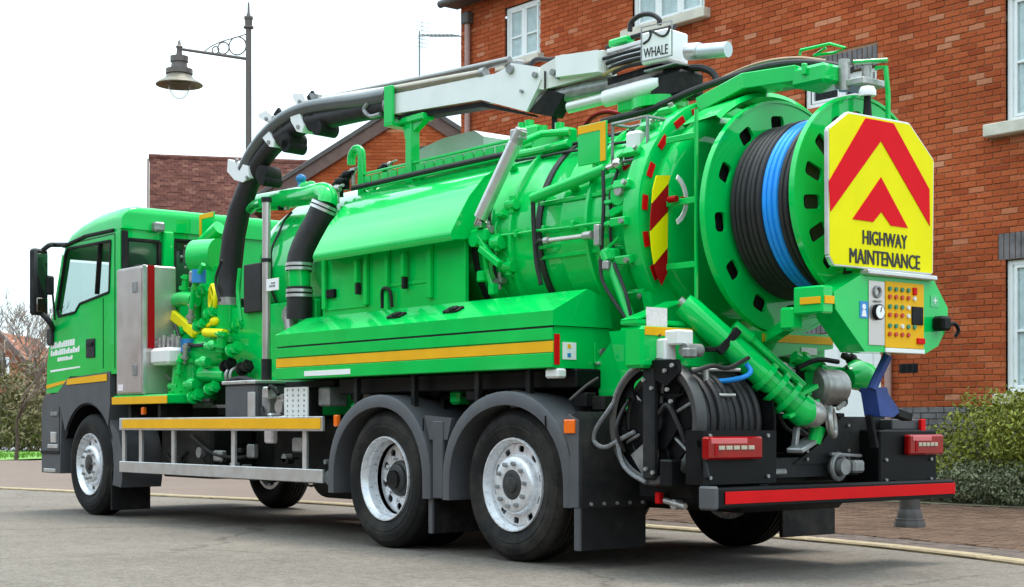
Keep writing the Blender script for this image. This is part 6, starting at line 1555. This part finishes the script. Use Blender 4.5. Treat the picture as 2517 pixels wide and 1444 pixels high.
q = at(1044, 378, y=1.15); b = B(); b.cyl(q - Vector((0, 0, .2)), q + Vector((0, 0, .0)), .045, seg=14); bs_ = b.build('blue_cap_valve', BLUEV, T)
b = B(); b.box(q + Vector((-.06, -.03, .0)), q + Vector((.05, .03, .06)), .012); b.build('valve_actuator', DARKM, bs_)
for (px, py, dx, dz) in ((1310, 335, .10, .07), (1345, 345, .12, .06), (1385, 335, .10, .05), (1290, 345, .06, .08)):
    q = at(px, py, y=.85); b = B(); b.box(q - Vector((dx, .06, dz + .03)), q + Vector((dx, .06, dz)), .02); b.cyl(q + Vector((-dx * .4, 0, 0)), q + Vector((-dx * .4, 0, dz + .05)), .035, seg=12); b.build('top_valve_body', GREEN, T)
b = B(); b.tube([at(1250, 385, y=.7), at(1320, 372, y=.72), at(1400, 352, y=.75)], .03, 10); b.tube([at(1280, 352, y=.55), at(1330, 330, y=.7), at(1400, 325, y=.8)], .025, 10); b.build('top_manifold', GREEN, T)
b = B(); q = at(1480, 292, y=1.3); b.tube([q + Vector((-.2, 0, -.03)), q + Vector((-.1, 0, .03)), q + Vector((.05, 0, .04)), q + Vector((.2, 0, .0))], .018, 8, spline=4); b.build('red_hose', REDD, T)

# ---- pump set between cab and tank
def gpipe(pts, r, name='pump_pipe', m=GREEN, seg=16, spline=5): 
    b = B(); b.tube(pts, r, seg, spline=spline); return b.build(name, m, T)
Y = .42
hb_ = at(560, 760, y=Y)
b = B(); b.cyl(hb_ + Vector((0, 0, -.30)), hb_ + Vector((0, 0, .03)), .115, seg=24); b.cyl(hb_ + Vector((0, 0, -.31)), hb_ + Vector((0, 0, -.26)), .16, seg=24); b.cyl(hb_ + Vector((0, 0, -.21)), hb_ + Vector((0, 0, -.18)), .13, seg=24); hc = b.build('hose_coupling', GREEN, T)
bolts([hb_ + Vector((.14 * math.cos(k * PI / 4), .14 * math.sin(k * PI / 4), -.26)) for k in range(8)], (0, 0, 1), .014, .02, CASTM, hc)
q = at(530, 868, y=.42)
b = B(); b.tube([q + Vector((-.28, 0, -.02)), q + Vector((-.26, 0, 0)), q + Vector((.22, .1, 0)), q + Vector((.24, .1, 0))], [.14, .185, .185, .13], 28); b.cyl(q + Vector((.04, .02, 0)), q + Vector((.04, .02, .2)), .13, seg=20); pmp = b.build('vacuum_pump', GREEN, T)
b = B(); b.cyl(q + Vector((-.31, 0, -.02)), q + Vector((-.28, 0, -.02)), .06); b.build('pump_shaft_cover', CASTM, pmp)
q = at(475, 920, y=.36)
b = B(); b.cyl(q + Vector((-.02, 0, -.2)), q + Vector((-.02, 0, .22)), .20, .17, 24); b.cyl(q + Vector((-.02, 0, -.24)), q + Vector((-.02, 0, -.18)), .23, seg=24); b.cyl(q + Vector((-.02, 0, .1)), q + Vector((-.02, 0, .14)), .215, seg=24); b.cyl(q + Vector((-.02, 0, .22)), q + Vector((-.02, 0, .32)), .10, seg=18); p2 = b.build('pump_casing', GREEN, T)
bolts([q + Vector((-.02 + .205 * math.cos(k * PI / 6), .205 * math.sin(k * PI / 6), -.18)) for k in range(12)], (0, 0, 1), .016, .02, GREEN, p2)
for i, (px, py, r) in enumerate(((440, 880, .05), (500, 890, .055), (470, 945, .06), (430, 950, .05), (520, 850, .05))):
    q = at(px, py, y=.2); b = B(); b.sphere(q, r, (1.3, .8, 1)); b.cyl(q - Vector((.09, 0, 0)), q + Vector((.09, 0, 0)), r * .7, seg=12); b.build('pump_fitting', GREEN, T)
gpipe([at(500, 920, y=.3), at(530, 920, y=.3), at(562, 922, y=.3)], .075, 'discharge_pipe')
b = B(); q = at(572, 925, y=.3); b.torus(q, (1, 0, 0), .07, .014, 20, 8); b.torus(q + Vector((.08, 0, 0)), (1, 0, 0), .07, .014, 20, 8); b.build('pipe_clip_ring', CASTM, T)
gpipe([at(480, 738, y=.35), at(450, 735, y=.35), at(428, 745, y=.35), at(425, 775, y=.35), at(432, 790, y=.35)], .07, 'suction_elbow')
q0 = at(425, 775, y=.30); q1 = at(480, 820, y=.30)
b = B(); b.bar(q0, q1, .10, .05, up=(0, 1, 0), bev=.02); b.bar(q1, at(530, 790, y=.30), .035, .035); b.sphere(at(528, 790, y=.3), .05, (1.3, .8, .8)); b.cyl(at(505, 818, y=.25), at(552, 820, y=.25), .04, seg=12); b.build('yellow_lever', YELP, T)
b = B(); q = at(523, 735, y=.32); b.torus(q, (.3, 1, 0), .12, .022, 26, 8)
for k in range(3): b.bar(q, q + Vector((.12 * math.cos(k * 2.1), 0, .12 * math.sin(k * 2.1))), .02)
b.build('yellow_handwheel', YELP, T)
for px, py in ((495, 680), (468, 850)):
    q = at(px, py, y=.28); b = B(); b.cyl(q + Vector((-.01, -.02, -.06)), q + Vector((-.01, -.02, .06)), .065, seg=16); bb2 = b.build('blue_valve_head', BLUEV, T)
    b = B(); b.box(q + Vector((-.16, -.05, -.05)), q + Vector((-.075, .05, .06)), .015); b.build('valve_bonnet', CASTM, bb2)
q = at(508, 632, y=.55); b = B(); b.cyl(q + Vector((-.1, -.06, 0)), q + Vector((.14, .05, 0)), .165, seg=28); b.cyl(q + Vector((-.13, -.075, 0)), q + Vector((-.1, -.06, 0)), .10, seg=24); b.cyl(q + Vector((.08, .02, -.7)), q + Vector((.08, .02, -.1)), .10, seg=18); flt = b.build('air_filter', GREEN, T)
bolts([q + Vector((-.103, -.06, 0)) + Vector((0, .14 * math.cos(k * PI / 4), .14 * math.sin(k * PI / 4))) for k in range(8)], (-1, 0, 0), .012, .02, CASTM, flt)
gpipe([at(480, 720, y=.4), at(478, 780, y=.4), at(482, 850, y=.4)], .06, 'riser_pipe')
gpipe([at(510, 700, y=.5), at(515, 760, y=.5), at(512, 830, y=.5)], .08, 'riser_pipe')
gpipe([at(540, 560, y=.75), at(500, 600, y=.7), at(480, 640, y=.65)], .07, 'vacuum_pipe')
b = B(); b.prism([(1.0, .75, 1.1), (2.05, .75, 1.1), (2.05, .75, 2.0), (1.5, .75, 2.1), (1.0, .75, 1.9)], (0, .06, 0)); b.build('pump_mount', DARKM, T)  # dark colour stands in for the shadowed gaps behind the pumps
b = B(); b.box((1.9, .40, 1.25), (3.45, .46, 1.95), .01); b.box((2.3, .46, 1.24), (3.4, 1.2, 1.5), .01); b.build('front_skirt_plate', GREEN, T)
q0, q1 = at(598, 652, y=.36), at(640, 766, y=.36)
b = B(); b.box((q0.x, .36, q1.z), (q1.x, .40, q0.z), .01); b.build('dark_panel', HOSE, T)
# stainless dip tube with label
q = at(655, 495, y=.22); X = q.x
b = B(); b.cyl((X, .22, 1.42), (X, .22, q.z), .036, seg=16); dt = b.build('stand_pipe', STEEL, T)
b = B(); b.cyl((X, .22, 1.20), (X, .22, 1.46), .045, seg=16); b.cyl((X, .22, 1.02), (X, .22, 1.22), .035, seg=14); b.build('pipe_sleeve', DPLAST, dt)
b = B(); b.cyl((X, .22, 2.28), (X, .22, 2.31), .046, seg=16); b.build('pipe_sleeve', DPLAST, dt)
b = B(); b.cyl((X, .22, q.z - .01), (X, .22, q.z + .03), .045, seg=14); b.build('pipe_cap', DPLAST, dt)
ql = at(669, 700, y=.17); b = B(); b.box((ql.x - .10, .17, ql.z - .05), (ql.x + .10, .178, ql.z + .05), .002); lb2 = b.build('white_label', WHITEM, dt)
b = B(); b.box((ql.x - .05, .1685, ql.z - .02), (ql.x + .05, .1695, ql.z - .005), 0); b.box((ql.x - .02, .1685, ql.z + .005), (ql.x + .05, .1695, ql.z + .018), 0); b.build('label_print', GREYM, lb2)
gpipe([at(645, 498, y=.25), at(625, 505, y=.4), at(615, 515, y=.5)], .04, 'pipe_bend')
# tank-front pipework along the top, and the second big hose
gpipe([at(640, 500, y=.75), at(700, 490, y=.65), at(770, 478, y=.52), at(796, 474, y=.5), at(806, 486, y=.48), at(803, 505, y=.46)], .085, 'top_vacuum_pipe')
for (px, py, m, r) in ((740, 440, BLUEV, .045), (750, 462, GREEN, .06), (725, 478, CASTM, .04), (705, 488, CASTM, .035), (765, 458, GREEN, .05), (690, 490, BLACK, .04)):
    q = at(px, py, y=.62); b = B(); b.sphere(q, r, (1.1, 1, .9), 12, 8); b.cyl(q - Vector((0, 0, .10)), q, r * .7, seg=12); b.build('relief_valve', m, T)
h2 = [at(800, 500, y=.46), at(783, 540, y=.42), at(756, 590, y=.36), at(740, 630, y=.32), at(734, 665, y=.30)]
b = B(); b.tube(h2, .108, 20, spline=6); hs2 = b.build('suction_hose', HOSE, T, 'short black hose over the tank front')
h2b = [at(736, 706, y=.30), at(736, 740, y=.30), at(735, 785, y=.30)]
b = B(); b.tube(h2b, .105, 20, spline=3); b.build('hose_tail', HOSE, hs2)
b = B(); b.cyl(at(735, 664, y=.30), at(736, 712, y=.30), .092, seg=20); b.build('hose_sleeve', GREEN, hs2)
def clampring(p, q, r): b.lathe(p, (q - p), [(-.012, r), (-.012, r + .008), (.012, r + .008), (.012, r)], 28, closed_prof=True)
for (px, py) in ((735, 651), (735, 662), (736, 716), (736, 728)):
    b = B(); clampring(at(px, py, y=.30), at(px, py - 10, y=.30), .106); b.build('hose_clamp', ALU, hs2)
for k in (.15, .40):
    b = B(); clampring(h2[0].lerp(h2[1], k), h2[0], .107); b.build('hose_clamp', ALU, hs2)
q = at(706, 775, y=.33); b = B(); b.cyl(q + Vector((0, -.01, 0)), q + Vector((0, .1, 0)), .075, seg=18); b.cyl(q + Vector((.02, .0, -.02)), q + Vector((.05, .0, -.13)), .045, seg=12); b.build('hose_stowage', CASTM, T)

ROD = mat('rod_steel', (.22, .215, .20), .3, metal=.6, var=.12, scale=9)
ROD2 = mat('tan_rod_steel', (.34, .30, .24), .32, metal=.6, var=.12, scale=9)
# ---- suction boom over the tank
def bm(px, py):
    """a point on the boom's vertical plane, which swings from the tank centre line out to the near side at the front"""
    # plane: y = 1.2 - k (6.62 - x), so the line of sight meets it at
    k = (1.2 - .47) / (6.62 - 1.9)
    r = at(px, py, x=5.0) - CAMPOS
    t = (1.2 - k * 6.62 - CAMPOS.y + k * CAMPOS.x) / (r.y - k * r.x)
    return CAMPOS + r * t
kk = (1.2 - .47) / (6.62 - 1.9); BN = Vector((-kk, 1, 0)).normalized()       # sideways, away from the viewer
def bplate(pts, th, name, m, parent=T, off=0., smooth=35):
    b = B(); b.prism([bm(*p) + BN * (off - th / 2) for p in pts], BN * th); return b.build(name, m, parent, smooth=smooth)
boom = bplate([(986, 236), (1235, 186), (1262, 172), (1275, 160), (1342, 170), (1348, 200), (1338, 225), (1312, 279), (1285, 272), (1200, 250), (986, 284)], .17, 'boom_arm', WHITE)
bplate([(990, 287), (1198, 254), (1310, 282), (1312, 287), (1198, 266), (992, 299)], .12, 'boom_underside', DARKM, boom)
bplate([(1345, 168), (1395, 140), (1500, 128), (1500, 185), (1350, 225), (1338, 222)], .15, 'boom_knuckle', mat('boom_cream', (.68, .68, .62), .4, coat=.2, var=.08), boom)
bplate([(1393, 146), (1497, 131), (1499, 184), (1395, 197)], .06, 'boom_side_box', WHITE, boom, off=-.10)
for px, py, r in ((1275, 176, .035), (1336, 190, .022), (1380, 184, .025), (1390, 195, .016), (1303, 230, .012)):
    q = bm(px, py) - BN * .085; b = B(); b.cyl(q - BN * .025, q + BN * .01, r, seg=14); b.build('boom_pin', GREYM, boom)
b = B(); b.bar(bm(1358, 180) - BN * .085, bm(1358, 224) - BN * .085, .012, .012, up=BN); b.build('boom_groove', DARKM, boom)
b = B(); b.tube([bm(1260, 150) - BN * .03, bm(1100, 185) - BN * .03, bm(782, 245) - BN * .02], [.030, .028, .016], 12); b.build('boom_rod', ROD, boom, 'upper polished rod')
b = B(); b.tube([bm(1205, 183) - BN * .06, bm(980, 224) - BN * .06], .034, 12); b.build('boom_rod', ROD2, boom, 'lower polished rod')
b = B(); b.cyl(bm(1196, 185) - BN * .06, bm(1208, 182) - BN * .06, .042, seg=12); b.build('rod_end', GREYM, boom)
b = B(); b.box(bm(1260, 160) - Vector((.07, .03, .03)), bm(1272, 160) + Vector((.05, .03, .03)), .01); b.build('rod_bracket', GREYM, boom)
b = B(); b.tube([bm(1270, 168), bm(1300, 160), bm(1320, 146), bm(1350, 147), bm(1400, 142)], .018, 8, spline=5); b.build('boom_cable', HOSE, boom)
# telescope and rams towards the pivot
b = B(); b.tube([bm(1325, 252), bm(1420, 225), bm(1560, 196), bm(1640, 170)], .055, 14, spline=3); b.build('boom_ram', GREYM, boom, 'dark grey ram under the boom')
b = B(); b.tube([bm(1410, 268) - BN * .05, bm(1520, 240) - BN * .05], .042, 14); b.build('boom_ram', mat('pale_ram', (.6, .6, .56), .3, metal=.3), boom, 'pale ram rod')
b = B(); b.tube([bm(1500, 246) - BN * .05, bm(1640, 208) - BN * .05], .06, 16); b.build('ram_body', WHITE, boom)
b = B(); b.bar(bm(1500, 158), bm(1610, 120), .10, .09); b.build('inner_boom', ALU, boom)
b = B(); b.bar(bm(1505, 205), bm(1640, 165), .12, .05); b.build('boom_channel', DARKM, boom)
b = B()
for k in range(4): b.tube([bm(1500 + 8 * k, 150 + 12 * k) - BN * .08, bm(1560, 135 + 12 * k) - BN * .10, bm(1620, 118 + 13 * k) - BN * .08], .013, 6, spline=4)
b.build('boom_hoses', HOSE, boom)
b = B(); b.tube([bm(1500, 190) - BN * .08, bm(1530, 175) - BN * .09, bm(1570, 160) - BN * .08], .012, 6, spline=4); b.build('yellow_cable', mat('tan_cable', (.35, .27, .10), .6), boom)
b = B(); b.tube([bm(1548, 78), bm(1552, 55), bm(1575, 38), bm(1602, 36), bm(1620, 48), bm(1620, 62)], .018, 8, spline=6); b.build('cable_arch', HOSE, boom)
b = B(); b.box(bm(1520, 108) - Vector((.07, .04, .02)), bm(1535, 100) + Vector((.07, .04, .02)), .012); b.build('upper_bracket', GREEN, boom)
b = B(); b.tube([bm(1490, 118), bm(1560, 90), bm(1660, 66)], .018, 8, spline=4); b.build('upper_hose', HOSE, boom)
b = B(); b.bar(bm(1500, 130), bm(1605, 100), .09, .03); b.build('inner_boom_top', WHITE, boom)
hd = bm(1650, 120)
b = B(); q0 = bm(1600, 168); q1 = bm(1668, 76)
b.obox((q0 + q1) / 2, [Vector((1, kk, 0)).normalized() * ((q1.x - q0.x) / 2), BN * .12, Vector((0, 0, (q1.z - q0.z) / 2))], .012); head = b.build('boom_head', WHITE, T)
fo = Vector((1, kk, 0)).normalized()
fp0 = bm(1604, 152) - BN * .122
lg = B(); pts = [(0, .105), (.05, .125), (.07, .16), (.06, .185), (.10, .17), (.15, .14), (.20, .13), (.235, .155), (.245, .19)]
lg.tube([fp0 + fo * (.012 + x * .92) + Vector((0, 0, z - .005)) for x, z in pts], .0085, 6, spline=4); lg.build('whale_tail_logo', SIGNBK, head)
text('WHALE', .095, fp0 + fo * .016 + Vector((0, 0, .0)), fo, (0, 0, 1), SIGNBK, head, sx=.64)
b = B(); a0 = fp0 - fo * .005 - Vector((0, 0, .02))
for p, q in ((( -.0, 0), (.262, 0)), ((.262, 0), (.262, .235)), ((.262, .235), (0, .235)), ((0, .235), (0, 0))): b.bar(a0 + fo * p[0] + Vector((0, 0, p[1])), a0 + fo * q[0] + Vector((0, 0, q[1])), .008, .006, up=BN, bev=0)
b.build('logo_border', GREYM, head)
b = B(); b.box(bm(1600, 170) - Vector((-.03, .10, .03)), bm(1700, 165) + Vector((0, .14, .0)), .01); b.build('head_plate', GREYM, head)
b = B(); b.tube([bm(1700, 130), bm(1790, 122)], .052, 18); b.build('head_cylinder', mat('pale_blue_steel', (.55, .58, .62), .3, metal=.3), head)
b = B(); b.tube([bm(1690, 128), bm(1720, 126)], .058, 14); b.build('cylinder_collar', ALU, head)
b = B(); b.tube([bm(1690, 168), bm(1725, 168), bm(1752, 180), bm(1765, 205)], .024, 8, spline=6); b.build('head_hose', HOSE, head)
b = B(); b.cyl(bm(1660, 172) + BN * .02, bm(1655, 232) + BN * .02, .10, seg=20); b.box(bm(1640, 215) - Vector((.08, .1, .1)), bm(1700, 205) + Vector((.03, .1, .08)), .02); b.build('slew_motor', DARKM, head)
b = B(); b.box(bm(1662, 220) - Vector((.05, .11, .05)), bm(1672, 212) + Vector((.05, .0, .05)), .01); b.build('slew_valve', CASTM, head)
cb_ = bm(1640, 262)
b = B(); b.cyl((cb_.x - .05, 1.2, 2.92), (cb_.x - .05, 1.2, cb_.z + .02), .14, seg=24); b.cyl((cb_.x - .05, 1.2, cb_.z - .02), (cb_.x - .05, 1.2, cb_.z + .05), .20, seg=24); b.bar(bm(1530, 262), bm(1640, 240), .12, .10); b.build('slew_column', GREEN, T)
b = B(); b.prism([bm(1312, 279) - BN * .06, bm(1360, 222) - BN * .06, bm(1400, 235) - BN * .06, bm(1370, 290) - BN * .06], BN * .12); b.build('boom_web', DARKM, boom)
b = B(); b.bar(bm(1363, 285), (bm(1363, 325).x, bm(1363, 325).y, 2.9), .035); b.build('boom_stay', DARKM, T)
# cradle and post
pb_ = at(1014, 452, y=.82); pt_ = at(1014, 305, y=.82)
b = B(); b.bar((pb_.x, .82, 2.84), (pb_.x, .82, pt_.z + .02), .085, .085); b.box((pb_.x - .22, .76, pt_.z - .0), (pb_.x + .22, .88, pt_.z + .055), .01); b.prism([(pb_.x - .06, .79, pt_.z - .12), (pb_.x + .2, .79, pt_.z), (pb_.x - .1, .79, pt_.z)], (0, .06, 0)); cra = b.build('boom_cradle', GREEN, T)
b = B(); q = bm(982, 260); b.bar(q - BN * .115 + Vector((0, 0, -.17)), q - BN * .115 + Vector((0, 0, .14)), .10, .03, up=BN); b.bar(q + BN * .115 + Vector((0, 0, -.17)), q + BN * .115 + Vector((0, 0, .12)), .10, .03, up=BN); b.bar(q - BN * .13 + Vector((0, 0, -.17)), q + BN * .13 + Vector((0, 0, -.17)), .10, .03); b.build('cradle_fork', GREEN, cra)
# main suction hose: along the boom, over the bend, down to the pump
hp = [bm(975, 262), bm(900, 272), bm(830, 287), bm(760, 302), bm(705, 330), bm(660, 372), bm(628, 420), bm(606, 470), bm(588, 520), bm(575, 580), bm(567, 650), bm(562, 720), hb_ + Vector((0, 0, .0))]
b = B(); b.tube(hp[:8], .085, 20, spline=5); mh = b.build('boom_hose', HOSE, T, 'black boom hose')
b = B(); b.tube(hp[6:], [.088, .092, .10, .104, .106, .106, .106], 20); mh2 = b.build('suction_hose', HOSE, T, 'long black suction hose dropping to the pump')
top = [q_ - BN * .05 for q_ in [bm(968, 238), bm(900, 250), bm(830, 258), bm(770, 268), bm(715, 290), bm(665, 332), bm(630, 378), bm(608, 420)]]
b = B(); b.tube(top, [.07, .07, .06, .058, .058, .058, .058, .055], 16, spline=5)
b2 = b.build('boom_bend_rail', mat('dark_gloss_grey', (.085, .092, .09), .22, coat=.3, var=.1), T)
b = B(); b.tube([bm(960, 226) - BN * .03, bm(890, 236) - BN * .03, bm(810, 250) - BN * .03, bm(760, 262) - BN * .03], .042, 12, spline=4); b.build('bend_top_tube', STEEL, b2)
for (px, py, w, h, rot, m) in ((746, 248, 16, 15, 0, WHITE), (664, 290, 15, 14, -.5, WHITE), (783, 243, 12, 10, .2, GREYM), (752, 308, 15, 24, -.15, WHITE), (680, 346, 12, 23, -.35, WHITE)):
    c, s = math.cos(rot), math.sin(rot)
    pts = [(px + (u * c - v * s), py + (u * s + v * c)) for u, v in ((-w, -h), (w * .6, -h), (w, h * .3), (w * .5, h), (-w * .3, h * .8), (-w, -h * .3))]
    lug = bplate(pts, .19 if h > 20 else .10, 'bend_lug', m, b2)
    q = bm(px + w * .15, py + h * .35) - BN * (.095 if h > 20 else .05); b = B(); b.cyl(q - BN * .012, q + BN * .01, .018, seg=10); b.build('lug_pin', GREYM, lug)
    if m is WHITE and h < 20:
        b = B(); b.bar(bm(px + 12, py - 12), bm(px + 22, py + 8), .14, .03, up=BN); b.build('lug_pad', RUBBER, lug)
bplate([(582, 395), (610, 405), (632, 412), (634, 440), (618, 452), (598, 446), (580, 425)], .20, 'hose_collar', WHITE, b2)
for px, py in ((630, 440), (604, 398)):
    q = bm(px, py) - BN * .10; b = B(); b.cyl(q - BN * .012, q + BN * .01, .016, seg=10); b.build('collar_bolt', GREYM, b2)
for (px, py, r, w) in ((720, 348, .075, .20), (723, 362, .06, .2), (708, 335, .09, .16), (800, 318, .065, .2), (782, 305, .07, .16), (660, 430, .075, .18), (664, 446, .05, .2)):
    q = bm(px, py); b = B(); b.cyl(q - BN * w / 2, q + BN * w / 2, r, seg=18); b.build('bend_roller', RUBBER, b2)
b = B(); b.tube([bm(925, 258) - BN * .09, bm(915, 275) - BN * .09, bm(930, 290) - BN * .09, bm(955, 285) - BN * .09], .018, 8, spline=5); b.build('hose_hook', GREYM, mh)
b = B(); b.torus(bm(965, 262), fo, .095, .016, 24, 8); b.build('hose_clamp', GREYM, mh)
b = B(); q = bm(562, 735); b.lathe(hb_ + Vector((0, 0, .05)), (0, 0, 1), [(-.02, .105), (-.02, .117), (.05, .117), (.05, .105)], 28, closed_prof=True); b.build('hose_clamp', CASTM, mh2)
